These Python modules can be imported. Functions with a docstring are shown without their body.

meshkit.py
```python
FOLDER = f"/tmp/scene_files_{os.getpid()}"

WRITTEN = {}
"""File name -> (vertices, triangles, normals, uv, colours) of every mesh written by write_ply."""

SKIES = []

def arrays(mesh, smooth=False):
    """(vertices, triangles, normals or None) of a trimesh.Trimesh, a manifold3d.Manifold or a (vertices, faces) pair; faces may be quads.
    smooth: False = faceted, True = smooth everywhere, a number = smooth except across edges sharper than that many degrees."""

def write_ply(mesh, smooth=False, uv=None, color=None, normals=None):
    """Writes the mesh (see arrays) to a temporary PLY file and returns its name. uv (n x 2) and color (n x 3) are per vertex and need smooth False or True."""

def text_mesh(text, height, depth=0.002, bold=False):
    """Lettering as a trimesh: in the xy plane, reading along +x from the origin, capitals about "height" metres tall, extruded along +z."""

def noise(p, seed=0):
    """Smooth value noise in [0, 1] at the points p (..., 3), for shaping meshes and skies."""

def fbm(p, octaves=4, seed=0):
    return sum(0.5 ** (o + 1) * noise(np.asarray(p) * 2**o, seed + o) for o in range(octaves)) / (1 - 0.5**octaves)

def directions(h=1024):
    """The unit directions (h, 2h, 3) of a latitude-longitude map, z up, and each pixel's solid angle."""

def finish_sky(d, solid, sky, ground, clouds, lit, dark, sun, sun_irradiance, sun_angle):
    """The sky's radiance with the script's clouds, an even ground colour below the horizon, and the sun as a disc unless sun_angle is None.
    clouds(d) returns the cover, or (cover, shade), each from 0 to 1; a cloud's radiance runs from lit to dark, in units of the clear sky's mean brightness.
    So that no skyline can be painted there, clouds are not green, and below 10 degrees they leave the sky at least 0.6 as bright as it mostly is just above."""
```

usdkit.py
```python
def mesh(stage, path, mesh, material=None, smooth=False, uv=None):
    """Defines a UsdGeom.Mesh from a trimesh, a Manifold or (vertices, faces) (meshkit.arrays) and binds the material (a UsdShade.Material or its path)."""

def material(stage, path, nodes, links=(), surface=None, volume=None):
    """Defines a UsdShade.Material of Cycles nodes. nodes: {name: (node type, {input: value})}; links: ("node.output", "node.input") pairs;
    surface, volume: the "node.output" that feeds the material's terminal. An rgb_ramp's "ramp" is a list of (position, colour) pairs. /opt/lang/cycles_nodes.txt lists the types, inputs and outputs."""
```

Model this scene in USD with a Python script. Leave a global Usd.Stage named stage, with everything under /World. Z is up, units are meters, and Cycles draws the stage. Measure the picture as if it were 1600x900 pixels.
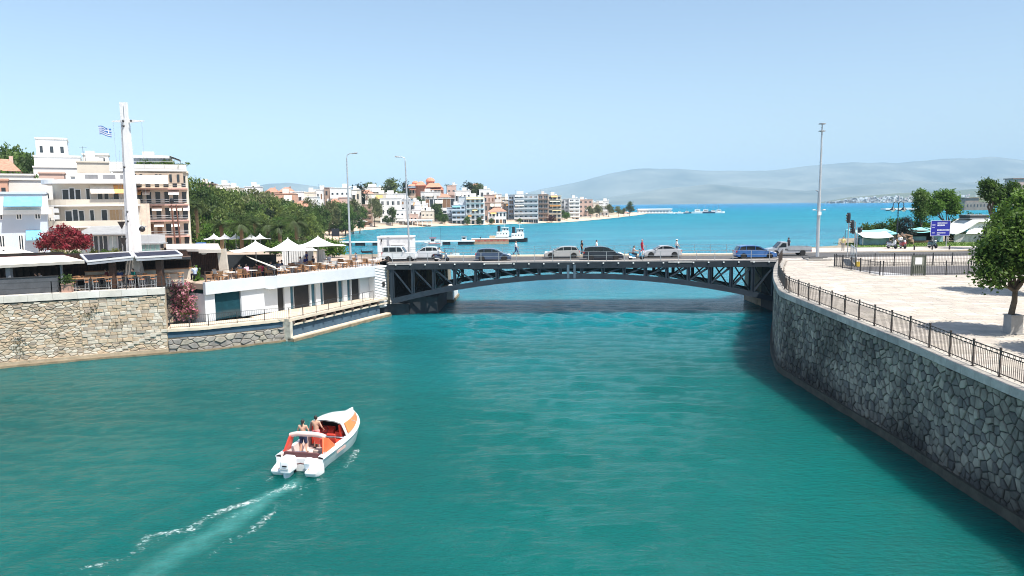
import math, random
import numpy as np
import manifold3d as m3
import usdkit, meshkit
from pxr import Usd, UsdGeom, UsdLux, UsdShade, Gf, Sdf, Vt

stage = Usd.Stage.CreateInMemory()
UsdGeom.SetStageUpAxis(stage, 'Z')
UsdGeom.Xform.Define(stage, '/World')
UsdGeom.Scope.Define(stage, '/World/Looks')
PI = math.pi
rnd = random.Random(7)

# ---------------------------------------------------------------- camera
F, CH = 1150.0, 12.0                      # focal length in photo pixels, height over the water
PITCH, ROLL = math.atan(130 / F), 0.0105
def unit(a):
    a = np.asarray(a, float); return a / np.linalg.norm(a)
f0 = np.array([0, math.cos(PITCH), -math.sin(PITCH)]); u0 = np.array([0, math.sin(PITCH), math.cos(PITCH)]); r0 = np.array([1.0, 0, 0])
CR = r0 * math.cos(ROLL) - u0 * math.sin(ROLL)
CU = r0 * math.sin(ROLL) + u0 * math.cos(ROLL)
CPOS = np.array([0, 0, CH])
cam = UsdGeom.Camera.Define(stage, '/World/camera')
cam.CreateHorizontalApertureAttr(36.0); cam.CreateVerticalApertureAttr(20.25)
cam.CreateFocalLengthAttr(36.0 * F / 1600)
cam.CreateClippingRangeAttr(Gf.Vec2f(0.1, 60000))
EXPOSURE = 0.92
cam.CreateExposureAttr(EXPOSURE)
mt = Gf.Matrix4d(*[float(x) for x in (*CR, 0, *CU, 0, *(-f0), 0, *CPOS, 1)])
cam.AddTransformOp().Set(mt)

# ---------------------------------------------------------------- sun and sky
SUN_EL, SUN_AZ = math.radians(62), math.atan2(0.76, -0.65)      # from the right and a little behind
sd = np.array([math.sin(SUN_AZ) * math.cos(SUN_EL), math.cos(SUN_AZ) * math.cos(SUN_EL), math.sin(SUN_EL)])
dome = UsdLux.DomeLight.Define(stage, '/World/sky')
skym = usdkit.material(stage, '/World/Looks/sky_look', {
    's': ('sky_texture', dict(sky_type='single_scattering', sun_disc=False, sun_elevation=SUN_EL, sun_rotation=SUN_AZ, altitude=50.0, air_density=1.0, aerosol_density=1.4, ozone_density=1.0)),
    'b': ('background_shader', dict(strength=0.1))}, [('s.color', 'b.color')], surface='b.background')
UsdShade.MaterialBindingAPI.Apply(dome.GetPrim()).Bind(skym)
dome.GetPrim().SetCustomDataByKey('kind', 'structure')
sun = UsdLux.DistantLight.Define(stage, '/World/sun')
sun.CreateIntensityAttr(1.1); sun.CreateAngleAttr(0.53); sun.CreateNormalizeAttr(True) if hasattr(sun, 'CreateNormalizeAttr') else None
UsdLux.LightAPI(sun.GetPrim()).CreateNormalizeAttr(True)
sun.CreateColorAttr(Gf.Vec3f(1.0, 0.955, 0.88))
zx = unit(np.cross([0, 0, 1], sd)); zy = np.cross(sd, zx)
sun.AddTransformOp().Set(Gf.Matrix4d(*[float(x) for x in (*zx, 0, *zy, 0, *sd, 0, 0, 0, 100, 1)]))

# ---------------------------------------------------------------- picture <-> place
def ray(px, py):
    return f0 * F + CR * (px - 800) + CU * (450 - py)
def G(px, py, z=0.0):                     # the point of the level z seen at a pixel
    d = ray(px, py); return CPOS + d * ((z - CH) / d[2])
def D(px, py, Y):                         # the point at distance Y seen at a pixel
    d = ray(px, py); return CPOS + d * (Y / d[1])

# ---------------------------------------------------------------- mesh collector
class MB:
    def __init__(s): s.v, s.f, s.n = [], [], 0
    def add(s, v, f):
        v, f = np.asarray(v, float).reshape(-1, 3), np.asarray(f, int)
        if f.shape[1] == 4: f = np.vstack([f[:, [0, 1, 2]], f[:, [0, 2, 3]]])
        s.v.append(v); s.f.append(f + s.n); s.n += len(v); return s
    def get(s): return np.vstack(s.v), np.vstack(s.f)
    BF = np.array([[0, 3, 2, 1], [4, 5, 6, 7], [0, 1, 5, 4], [1, 2, 6, 5], [2, 3, 7, 6], [3, 0, 4, 7]])
    BV = np.array([[-1, -1, -1], [1, -1, -1], [1, 1, -1], [-1, 1, -1], [-1, -1, 1], [1, -1, 1], [1, 1, 1], [-1, 1, 1]]) * .5
    def box(s, c, d, rz=0.0):
        v = MB.BV * np.asarray(d, float)
        if rz: v = rotz(v, rz)
        return s.add(v + np.asarray(c, float), MB.BF)
    def bb(s, x0, y0, z0, x1, y1, z1): return s.box(((x0 + x1) / 2, (y0 + y1) / 2, (z0 + z1) / 2), (abs(x1 - x0), abs(y1 - y0), abs(z1 - z0)))
    def obox(s, o, ex, ey, ez):           # box from a corner and three edge vectors (right-handed)
        o, ex, ey, ez = map(lambda a: np.asarray(a, float), (o, ex, ey, ez))
        v = np.array([o, o + ex, o + ex + ey, o + ey]); return s.add(np.vstack([v, v + ez]), MB.BF)
    def bar(s, a, b, w, h, up=(0, 0, 1)):
        a, b = np.asarray(a, float), np.asarray(b, float); d = unit(b - a)
        up = np.asarray(up, float); x = np.cross(d, up)
        if np.linalg.norm(x) < 1e-6: x = np.cross(d, [1, 0, 0])
        x = unit(x); y = np.cross(x, d)
        q = [(-x * w - y * h) / 2, (x * w - y * h) / 2, (x * w + y * h) / 2, (-x * w + y * h) / 2]
        return s.add([a + k for k in q] + [b + k for k in q], [[0, 1, 2, 3], [7, 6, 5, 4], [0, 4, 5, 1], [1, 5, 6, 2], [2, 6, 7, 3], [3, 7, 4, 0]])
    def tube(s, pts, r, n=6):
        pts = np.asarray(pts, float); r = np.broadcast_to(np.asarray(r, float), (len(pts),))
        t = np.gradient(pts, axis=0); ref = np.array([0.13, 0.27, 0.95]) if abs(unit(pts[-1] - pts[0])[2]) < .9 else np.array([1.0, .1, 0])
        vs = []
        for p, d, q in zip(pts, t, r):
            d = unit(d); x = unit(np.cross(d, ref)); y = np.cross(d, x)
            a = np.arange(n) * 2 * PI / n
            vs.append(p + q * (np.cos(a)[:, None] * x + np.sin(a)[:, None] * y))
        v = np.vstack(vs); k = len(pts); f = []
        for i in range(k - 1):
            for j in range(n):
                f.append([i * n + j, i * n + (j + 1) % n, (i + 1) * n + (j + 1) % n, (i + 1) * n + j])
        s.add(v, f)
        for i, flip in ((0, True), (k - 1, False)):
            c = len(s.v[-1]) if False else None
            ring = vs[i]; idx = [[0, j, j + 1] if not flip else [0, j + 1, j] for j in range(1, n - 1)]
            s.add(ring, idx)
        return s
    def lathe(s, prof, c=(0, 0, 0), n=12):
        prof = np.asarray(prof, float); a = np.arange(n) * 2 * PI / n
        v = np.vstack([np.c_[r * np.cos(a), r * np.sin(a), np.full(n, z)] for r, z in prof]) + np.asarray(c, float)
        f = [[i * n + j, i * n + (j + 1) % n, (i + 1) * n + (j + 1) % n, (i + 1) * n + j] for i in range(len(prof) - 1) for j in range(n)]
        s.add(v, f)
        if prof[0][0] > 1e-4: s.add(v[:n], [[0, j + 1, j] for j in range(1, n - 1)])
        if prof[-1][0] > 1e-4: s.add(v[-n:], [[0, j, j + 1] for j in range(1, n - 1)])
        return s
    def prism(s, poly, z0, z1):           # polygon in plan, any shape
        m = ext(poly, z1 - z0); v, f = mfa(m); return s.add(v + [0, 0, z0], f)
    def man(s, m, fn=None):
        v, f = mfa(m); return s.add(fn(v) if fn else v, f)
    def mb(s, o, fn=None):
        v, f = o.get(); return s.add(fn(v) if fn else v, f)
    def quad(s, a, b, c, d): return s.add([a, b, c, d], [[0, 1, 2, 3]])
    def grid(s, P):                       # P[i, j, 3]
        n, m = P.shape[:2]; k = np.arange(n * m).reshape(n, m)
        return s.add(P.reshape(-1, 3), np.stack([k[:-1, :-1], k[1:, :-1], k[1:, 1:], k[:-1, 1:]], -1).reshape(-1, 4))
def rotz(v, a):
    c, s = math.cos(a), math.sin(a); v = np.asarray(v, float)
    return np.stack([v[..., 0] * c - v[..., 1] * s, v[..., 0] * s + v[..., 1] * c, v[..., 2]], -1)
def mfa(m):
    q = m.to_mesh(); return np.array(q.vert_properties[:, :3], float), np.array(q.tri_verts, int)
def ext(poly, h, scale=None, **k):
    cs = m3.CrossSection([np.asarray(poly, float)])
    if cs.area() < 0 or cs.is_empty(): cs = m3.CrossSection([np.asarray(poly, float)[::-1]])
    return cs.extrude(h, **({} if scale is None else dict(scale_top=scale)), **k)
def side(poly, w, taper=1.0):             # polygon in x-z extruded over y, -w/2 .. w/2, ends scaled by taper about the centre
    p = np.asarray(poly, float); c = p.mean(0)
    m = ext(p - c, w / 2, (taper, taper)); v = m.translate((0, 0, 0))
    a = v.rotate((90, 0, 0)); b = v.mirror((0, 0, 1)).rotate((90, 0, 0))
    return (a + b).translate((c[0], 0, c[1]))

# ---------------------------------------------------------------- looks
LOOKS = {}
def M(name, rgb, rough=.6, var=.15, scale=1.5, bump=0.0, bscale=None, metal=0.0, spec=.5, objvar=0.0, detail=4.0, rgb2=None, coat=0.0, stretch=None, wet=None):
    if name in LOOKS: return LOOKS[name]
    c = np.asarray(rgb, float); lo = np.asarray(rgb2, float) if rgb2 is not None else c * (1 - var)
    hi = np.minimum(c * (1 + var), .9) if rgb2 is None else c
    n = {'t': ('texture_coordinate', {}), 'n': ('noise_texture', dict(scale=float(scale), detail=float(detail), roughness=.6)),
         'r': ('rgb_ramp', dict(ramp=[(.3, tuple(lo)), (.7, tuple(hi))])),
         'p': ('principled_bsdf', dict(roughness=float(rough), metallic=float(metal), specular_ior_level=float(spec), coat_weight=float(coat)))}
    l = [('n.fac', 'r.fac')]
    if stretch: n['m'] = ('mapping', dict(scale=tuple(stretch))); l += [('t.object', 'm.vector'), ('m.vector', 'n.vector')]
    else: l += [('t.object', 'n.vector')]
    out = 'r.color'
    if wet:
        n |= {'wg': ('geometry', {}), 'wx': ('separate_xyz', {}), 'wn': ('noise_texture', dict(scale=.22, detail=5.0, roughness=.65)), 'wm': ('math', dict(math_type='multiply_add', value2=-3.2)), 'wr': ('map_range', dict(from_min=-1.3, from_max=.5, to_min=.22, to_max=1.0, clamp=True)), 'sr': ('map_range', dict(from_min=.44, from_max=.62, to_min=1.0, to_max=.38, clamp=True)), 'w2': ('math', dict(math_type='multiply')), 'wh': ('hsv', dict(hue=.5, saturation=1.0, fac=1.0))}
        l += [('wg.position', 'wx.vector'), ('wg.position', 'wn.vector'), ('wn.fac', 'wm.value1'), ('wx.z', 'wm.value3'), ('wm.value', 'wr.value'), ('wn.fac', 'sr.value'), ('wr.result', 'w2.value1'), ('sr.result', 'w2.value2'), ('w2.value', 'wh.value'), (out, 'wh.color')]; out = 'wh.color'
    if objvar:
        n['o'] = ('object_info', {}); n['h'] = ('hsv', dict(hue=.5, saturation=1.0, fac=1.0)); n['mr'] = ('map_range', dict(from_min=0.0, from_max=1.0, to_min=1 - objvar, to_max=1 + objvar))
        l += [('o.random', 'mr.value'), ('mr.result', 'h.value'), (out, 'h.color')]; out = 'h.color'
    l.append((out, 'p.base_color'))
    if bump:
        n['bn'] = ('noise_texture', dict(scale=float(bscale or scale * 6), detail=4.0)); n['b'] = ('bump', dict(strength=float(min(1, bump)), distance=.03))
        l += [('t.object', 'bn.vector'), ('bn.fac', 'b.height'), ('b.normal', 'p.normal')]
    LOOKS[name] = usdkit.material(stage, '/World/Looks/' + name, n, l, surface='p.BSDF'); return LOOKS[name]
def leaf_look(name, rgb, rgb2, scale=.5, objvar=.32, trans=.4):
    if name in LOOKS: return LOOKS[name]
    n = {'t': ('texture_coordinate', {}), 'g': ('geometry', {}), 'n': ('noise_texture', dict(scale=float(scale), detail=3.0)), 'r': ('rgb_ramp', dict(ramp=[(.3, rgb2), (.68, rgb)])),
         'mi': ('map_range', dict(from_min=0.0, from_max=1.0, to_min=.7, to_max=1.3)), 'o': ('object_info', {}), 'mr': ('map_range', dict(from_min=0.0, from_max=1.0, to_min=1 - objvar, to_max=1 + objvar)), 'mm': ('math', dict(math_type='multiply')),
         'h': ('hsv', dict(hue=.5, saturation=1.0, fac=1.0)), 'p': ('principled_bsdf', dict(roughness=.55, specular_ior_level=.35)), 'tr': ('translucent_bsdf', {}), 'x': ('mix_closure', dict(fac=float(trans)))}
    l = [('t.object', 'n.vector'), ('n.fac', 'r.fac'), ('r.color', 'h.color'), ('g.random_per_island', 'mi.value'), ('o.random', 'mr.value'), ('mi.result', 'mm.value1'), ('mr.result', 'mm.value2'), ('mm.value', 'h.value'),
         ('h.color', 'p.base_color'), ('h.color', 'tr.color'), ('p.BSDF', 'x.closure1'), ('tr.BSDF', 'x.closure2')]
    LOOKS[name] = usdkit.material(stage, '/World/Looks/' + name, n, l, surface='x.closure'); return LOOKS[name]
def glass_look(name, tint=(.05, .07, .08), k=.6):
    if name in LOOKS: return LOOKS[name]
    LOOKS[name] = usdkit.material(stage, '/World/Looks/' + name, {'t': ('transparent_bsdf', dict(color=tuple(tint))), 'g': ('glossy_bsdf', dict(roughness=.03, color=(.9, .9, .9))), 'f': ('fresnel', dict(IOR=1.5)), 'x': ('mix_closure', {})},
        [('f.fac', 'x.fac'), ('t.BSDF', 'x.closure1'), ('g.BSDF', 'x.closure2')], surface='x.closure'); return LOOKS[name]

# ---------------------------------------------------------------- prims
USED = {}
def free(parent, name):
    k = USED.get((parent, name), 0); USED[(parent, name)] = k + 1
    return name if k == 0 else f'{name}_{k:03d}'
def tag(prim, label=None, cat=None, group=None, kind=None):
    for k, v in (('label', label), ('category', cat), ('group', group), ('kind', kind)):
        if v: prim.SetCustomDataByKey(k, v)
def put(path, mb, look, smooth=False):
    v, f = mb.get() if isinstance(mb, MB) else mb
    return usdkit.mesh(stage, path, (v, f), look, smooth=smooth)
class Thing:
    def __init__(s, name, label, cat, loc=(0, 0, 0), rz=0.0, sc=1.0, group=None, kind=None):
        s.name = name; s.path = '/World/' + free('/World', name); s.loc = np.asarray(loc, float); s.rz = rz; s.sc = np.broadcast_to(np.asarray(sc, float), (3,)); s.cat = cat; s.label = label; s.group = group
        x = UsdGeom.Xform.Define(stage, s.path); s.x = x
        x.AddTranslateOp().Set(Gf.Vec3d(*map(float, s.loc))); x.AddRotateZOp().Set(math.degrees(rz)); x.AddScaleOp().Set(Gf.Vec3f(*map(float, s.sc)))
        tag(x.GetPrim(), label, cat, group, kind)
    def part(s, name, mb, look, parent=None, world=False, smooth=False, label=None, kind=None):
        v, f = mb.get() if isinstance(mb, MB) else mb
        if world: v = rotz(v - s.loc, -s.rz) / s.sc
        p = parent or s.path; path = p + '/' + free(p, name)
        m = put(path, (v, f), look, smooth); tag(m.GetPrim(), label, None, None, kind)
        return path
    def copy(s, label=None, loc=(0, 0, 0), rz=0.0, sc=1.0, group=None, name=None):
        t = Thing(name or s.name, label or s.label, s.cat, loc, rz, sc, group or s.group)
        t.x.GetPrim().GetReferences().AddInternalReference(s.path); t.x.GetPrim().SetInstanceable(True)
        return t
def setting(name, mb, look, smooth=False, kind='structure', label=None, cat=None):
    m = put('/World/' + free('/World', name), mb, look, smooth); tag(m.GetPrim(), label, cat, None, kind); return m
# ================================================================ the setting
# ---- water: one sheet, fine near the camera, out to the horizon
def axis(fine0, fine1, step, lo, hi, g=1.22):
    a = list(np.arange(fine0, fine1 + 1e-6, step)); up, dn = [], []
    x, s = a[-1], step
    while x < hi: s *= g; x += s; up.append(x)
    x, s = a[0], step
    while x > lo: s *= g; x -= s; dn.append(x)
    return np.array(dn[::-1] + a + up)
wx, wy = axis(-38, 27, .22, -26000, 26000), axis(20, 86, .24, -3000, 26000, 1.12)
X, Y = np.meshgrid(wx, wy, indexing='ij')
rs = np.random.RandomState(3)
Z = np.zeros_like(X); fade = 1 / (1 + np.maximum(0, np.hypot(X, Y - 40) - 60) / 40) ** 2
for k in range(20):
    lam = 0.75 * 1.09 ** k; a = rs.normal(math.radians(105), .55); kx, ky = math.cos(a) * 2 * PI / lam, math.sin(a) * 2 * PI / lam
    amp = .0034 * lam ** .8 * (1 if lam < 7 else 7 / lam)
    Z += amp * np.sin(kx * X + ky * Y + rs.uniform(0, 6.28)) * np.clip(lam / .9 / 2, .4, 1)
Z *= fade
def plane_px(p): return G(p[0], p[1], 0)[:2]
def dist_line(pts):
    pts = [np.asarray(p, float) for p in pts]; best = np.full(X.shape, 1e9); par = np.zeros(X.shape); L0 = 0
    for a, b in zip(pts[:-1], pts[1:]):
        d = b - a; L = np.linalg.norm(d); t = np.clip(((X - a[0]) * d[0] + (Y - a[1]) * d[1]) / L ** 2, 0, 1)
        q = np.hypot(X - a[0] - t * d[0], Y - a[1] - t * d[1]); w = q < best; best = np.where(w, q, best); par = np.where(w, L0 + t * L, par); L0 += L
    return best, par, L0
BOAT_STERN = np.array([-9.75, 32.4]); bdir = np.array([math.sin(math.radians(11.5)), math.cos(math.radians(11.5))]); BOAT_BOW = BOAT_STERN + bdir * 5.6
bnor = np.array([-bdir[1], bdir[0]])
foam = np.zeros(X.shape); glow = np.zeros(X.shape)
def streak(pts, w0, w1, amt, arr):
    d, p, L = dist_line([plane_px(q) for q in pts]); w = w0 + (w1 - w0) * p / L
    np.maximum(arr, amt * np.clip(1.25 - d / w, 0, 1) * (1 - .45 * p / L), out=arr)
streak([(462, 752), (420, 776), (345, 828), (270, 870), (205, 915), (130, 960)], .5, 1.3, 1.0, glow)
streak([(452, 758), (415, 775), (385, 790)], .8, .3, .84, foam)
streak([(500, 748), (470, 762), (430, 775)], .45, .3, .76, foam)
streak([(400, 783), (345, 798), (300, 822), (255, 842), (225, 858)], .4, .6, .92, foam)
streak([(300, 826), (230, 838), (215, 862), (150, 888), (110, 912)], .5, .5, .84, foam)
streak([(375, 762), (340, 775), (318, 792)], .3, .25, .68, foam)
streak([(425, 800), (392, 832), (345, 852), (310, 885), (280, 910)], .4, .5, .80, foam)
streak([(350, 808), (310, 838), (262, 850)], .3, .3, .62, foam)
streak([(470, 772), (440, 792), (418, 812)], .3, .3, .66, foam)
streak([(160, 880), (95, 893), (60, 915)], .3, .3, .8, foam)
streak([(395, 795), (330, 816), (290, 840), (240, 868), (180, 905)], .5, .7, .62, foam)
streak([(440, 785), (380, 836), (330, 872), (290, 915)], .5, .8, .60, foam)
streak([(558, 703), (548, 722), (528, 742), (500, 765)], .35, .8, .8, foam)
streak([(425, 745), (412, 752), (400, 762)], .4, .4, .7, foam)
# the tide breaking below the bridge and white caps out in the bay
streak([(690, 498), (800, 494), (930, 497), (1080, 500), (1190, 497)], 1.8, 1.8, .60, foam)
streak([(720, 486), (860, 482), (1010, 487), (1200, 484)], 2.2, 2.2, .7, glow)
streak([(1095, 353), (1180, 354), (1260, 352)], 26, 26, .62, foam)
Zb = np.zeros_like(Z)                                                             # wave pushed up by the boat
for sgn in (-1, 1):
    a = BOAT_BOW + 0 * bdir; b = BOAT_BOW - bdir * 40 + sgn * bnor * 13
    d, p, L = dist_line([a, b]); Zb += .10 * np.exp(-(d / .55) ** 2) * np.exp(-p / 16) - .06 * np.exp(-((d - 1.1) / .6) ** 2) * np.exp(-p / 16)
d, p, L = dist_line([BOAT_STERN, BOAT_STERN - bdir * 9]); Zb += .09 * np.exp(-(d / 1.0) ** 2) * np.cos(p * 1.9) * np.exp(-p / 5)
cur = np.exp(-((Y - 75 - 2 * np.sin(X * .21)) / 7) ** 2) * np.clip((X + 12) / 6, 0, 1) * np.clip((30 - X) / 6, 0, 1)
for k in range(9):
    lam = 1.5 * 1.22 ** k; a = rs.normal(math.radians(95), .45); Zb += cur * .020 * lam ** .7 * np.sin((math.cos(a) * X + math.sin(a) * Y) * 2 * PI / lam + rs.uniform(0, 6.28) + 1.5 * np.sin(X * .13 * k))
Z += Zb
n_, m_ = X.shape; kk = np.arange(n_ * m_).reshape(n_, m_)
wm = (np.stack([X, Y, Z], -1).reshape(-1, 3), np.stack([kk[:-1, :-1], kk[1:, :-1], kk[1:, 1:], kk[:-1, 1:]], -1).reshape(-1, 4))
water_look = usdkit.material(stage, '/World/Looks/water_look', {
    'g': ('geometry', {}), 'xyz': ('separate_xyz', {}), 'big': ('noise_texture', dict(scale=.035, detail=3.0, roughness=.55)),
    'madd': ('math', dict(math_type='multiply_add', value2=60.0)), 'tint': ('map_range', dict(from_min=66.0, from_max=150.0, to_min=0.0, to_max=1.0, range_type='smoothstep')),
    'far': ('map_range', dict(from_min=150.0, from_max=2500.0, to_min=0.0, to_max=1.0, range_type='smoothstep')),
    'c1': ('rgb_ramp', dict(ramp=[(.3, (.001, .075, .068)), (.7, (.002, .115, .103))])),
    'st': ('mapping', dict(scale=(.012, .05, 1.0))), 'strk': ('noise_texture', dict(scale=1.0, detail=5.0, roughness=.6, distortion=.6)),
    'c2': ('rgb_ramp', dict(ramp=[(.35, (.006, .15, .22)), (.62, (.015, .21, .27)), (.8, (.06, .31, .34))])),
    'c3': ('color', dict(value=(.006, .14, .28))),
    'mx1': ('mix_color', {}), 'mx2': ('mix_color', {}), 'mx3': ('mix_color', dict(b=(.07, .27, .25))), 'mx4': ('mix_color', dict(b=(.72, .80, .79))),
    'fa': ('attribute', dict(attribute='foam')), 'ga': ('attribute', dict(attribute='glow')),
    'fm': ('mapping', dict(scale=(1.0, 1.0, 1.0))), 'fn': ('noise_texture', dict(scale=5.5, detail=8.0, roughness=.78, distortion=.9)), 'fs': ('math', dict(math_type='multiply_add', value2=2.0)), 'ft': ('map_range', dict(from_min=1.66, from_max=2.14, to_min=0.0, to_max=1.0, range_type='smoothstep')),
    'gn': ('noise_texture', dict(scale=1.3, detail=6.0, roughness=.7)), 'gm': ('math', dict(math_type='multiply')), 'gs': ('map_range', dict(from_min=.15, from_max=.75, to_min=0.0, to_max=.95)),
    'b1n': ('noise_texture', dict(scale=2.6, detail=5.0, roughness=.6)), 'b1m': ('mapping', dict(scale=(.8, 1.7, 1.0), rotation=(0.0, 0.0, .2))), 'b1': ('bump', dict(strength=1.0, distance=.20)),
    'b2n': ('noise_texture', dict(scale=.28, detail=6.0, roughness=.7)), 'b2m': ('mapping', dict(scale=(.7, 1.6, 1.0))), 'b2': ('bump', dict(strength=.12, distance=.4)),
    'rr': ('mix_float', dict(b=.7)),
    'ro': ('map_range', dict(from_min=40.0, from_max=400.0, to_min=.07, to_max=.36)), 'p': ('principled_bsdf', dict(ior=1.33, specular_ior_level=.20, subsurface_method='burley', subsurface_weight=1.0, subsurface_scale=3.0, subsurface_radius=(.25, 1.1, 1.1)))},
    [('g.position', 'xyz.vector'), ('g.position', 'big.vector'), ('big.fac', 'madd.value1'), ('xyz.y', 'madd.value3'), ('madd.value', 'tint.value'), ('xyz.y', 'far.value'), ('big.fac', 'c1.fac'),
     ('g.position', 'st.vector'), ('st.vector', 'strk.vector'), ('strk.fac', 'c2.fac'), ('tint.result', 'mx1.fac'), ('c1.color', 'mx1.a'), ('c2.color', 'mx1.b'), ('far.result', 'mx2.fac'), ('mx1.result', 'mx2.a'), ('c3.color', 'mx2.b'),
     ('g.position', 'gn.vector'), ('ga.fac', 'gm.value1'), ('gn.fac', 'gm.value2'), ('gm.value', 'gs.value'), ('gs.result', 'mx3.fac'), ('mx2.result', 'mx3.a'),
     ('g.position', 'fm.vector'), ('fm.vector', 'fn.vector'), ('fn.fac', 'fs.value1'), ('fa.fac', 'fs.value3'), ('fs.value', 'ft.value'), ('ft.result', 'mx4.fac'), ('mx3.result', 'mx4.a'), ('mx4.result', 'p.base_color'),
     ('g.position', 'b1m.vector'), ('b1m.vector', 'b1n.vector'), ('b1n.fac', 'b1.height'), ('g.position', 'b2m.vector'), ('b2m.vector', 'b2n.vector'), ('b2n.fac', 'b2.height'), ('b2.normal', 'b1.normal'), ('b1.normal', 'p.normal'),
     ('ft.result', 'rr.fac'), ('xyz.y', 'ro.value'), ('ro.result', 'rr.a'), ('rr.result', 'p.roughness')], surface='p.BSDF')
w = setting('water', wm, water_look, smooth=True)
for nm, arr in (('foam', foam), ('glow', glow)):
    UsdGeom.PrimvarsAPI(w).CreatePrimvar(nm, Sdf.ValueTypeNames.FloatArray, 'vertex').Set(Vt.FloatArray.FromNumpy(arr.reshape(-1).astype(np.float32)))

# ---- far mountains across the water
def mountain(name, prof, Y0, depth, look, seed, foot=-2.0):
    prof = np.array(prof, float); xs = np.linspace(prof[0, 0], prof[-1, 0], 160); ys = np.interp(xs, prof[:, 0], prof[:, 1]); ys = ys + meshkit.fbm(np.c_[xs / 46, xs * 0 + seed, xs * 0], 4, seed) * np.clip((330 - ys) * .07, 0, 4)
    k = 33; t = np.linspace(-1, 1, k); P = np.zeros((len(xs), k, 3))
    for i, (px, py) in enumerate(zip(xs, ys)):
        top = D(px, py, Y0)
        P[i, :, 0] = top[0]; P[i, :, 1] = Y0 + t * depth; P[i, :, 2] = top[2]
    nz = meshkit.fbm(np.c_[P[..., 0].ravel(), P[..., 1].ravel(), np.zeros(P[..., 0].size)] / (depth * .9), 5, seed).reshape(P.shape[:2])
    sh = 1 - np.abs(t)[None, :] ** 1.25 * (1 + .0 * nz)
    h = (P[..., 2] - foot) * np.clip(sh + (nz - nz.mean()) * 1.5 * np.clip(1 - sh, 0, 1) * np.clip(sh * 3, 0, 1), 0, 1.0)
    P[..., 2] = foot + h
    setting(name, MB().grid(P), look, smooth=True)
rock = M('mountain_look', (.20, .21, .17), rough=.9, scale=.0013, rgb2=(.02, .04, .03), detail=9, spec=.1)
mountain('mountains', [(760, 316), (840, 296), (900, 284), (950, 270), (990, 263), (1060, 262), (1130, 265), (1200, 266), (1260, 258), (1330, 251), (1400, 253), (1480, 246), (1550, 243), (1620, 250), (1750, 240), (1950, 262), (2200, 300)], 13500, 3200, rock, 1)
mountain('mountains', [(880, 318), (960, 306), (1040, 293), (1110, 287), (1180, 292), (1260, 297), (1340, 288), (1420, 280), (1500, 284), (1580, 273), (1700, 270), (1850, 282), (2000, 310)], 9500, 1500, rock, 7)
mountain('mountains', [(330, 330), (385, 292), (420, 285), (450, 284), (500, 291), (560, 299), (640, 302), (760, 304), (840, 300), (900, 310), (960, 321)], 10500, 1500, rock, 2)
mountain('hills', [(1300, 317), (1330, 307), (1380, 303), (1440, 299), (1500, 296), (1580, 290), (1680, 284), (1800, 286), (1990, 312)], 5200, 700, M('hill_look', (.15, .15, .09), rough=.9, scale=.004, rgb2=(.06, .09, .05), detail=7, spec=.1), 4)
mountain('hills', [(1484, 325), (1492, 315), (1510, 309), (1560, 302), (1640, 296), (1760, 290), (1900, 300), (1990, 324)], 1500, 200, M('hill_near_look', (.20, .19, .12), rough=.9, scale=.03, rgb2=(.06, .09, .04), detail=6, spec=.1), 5)
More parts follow.
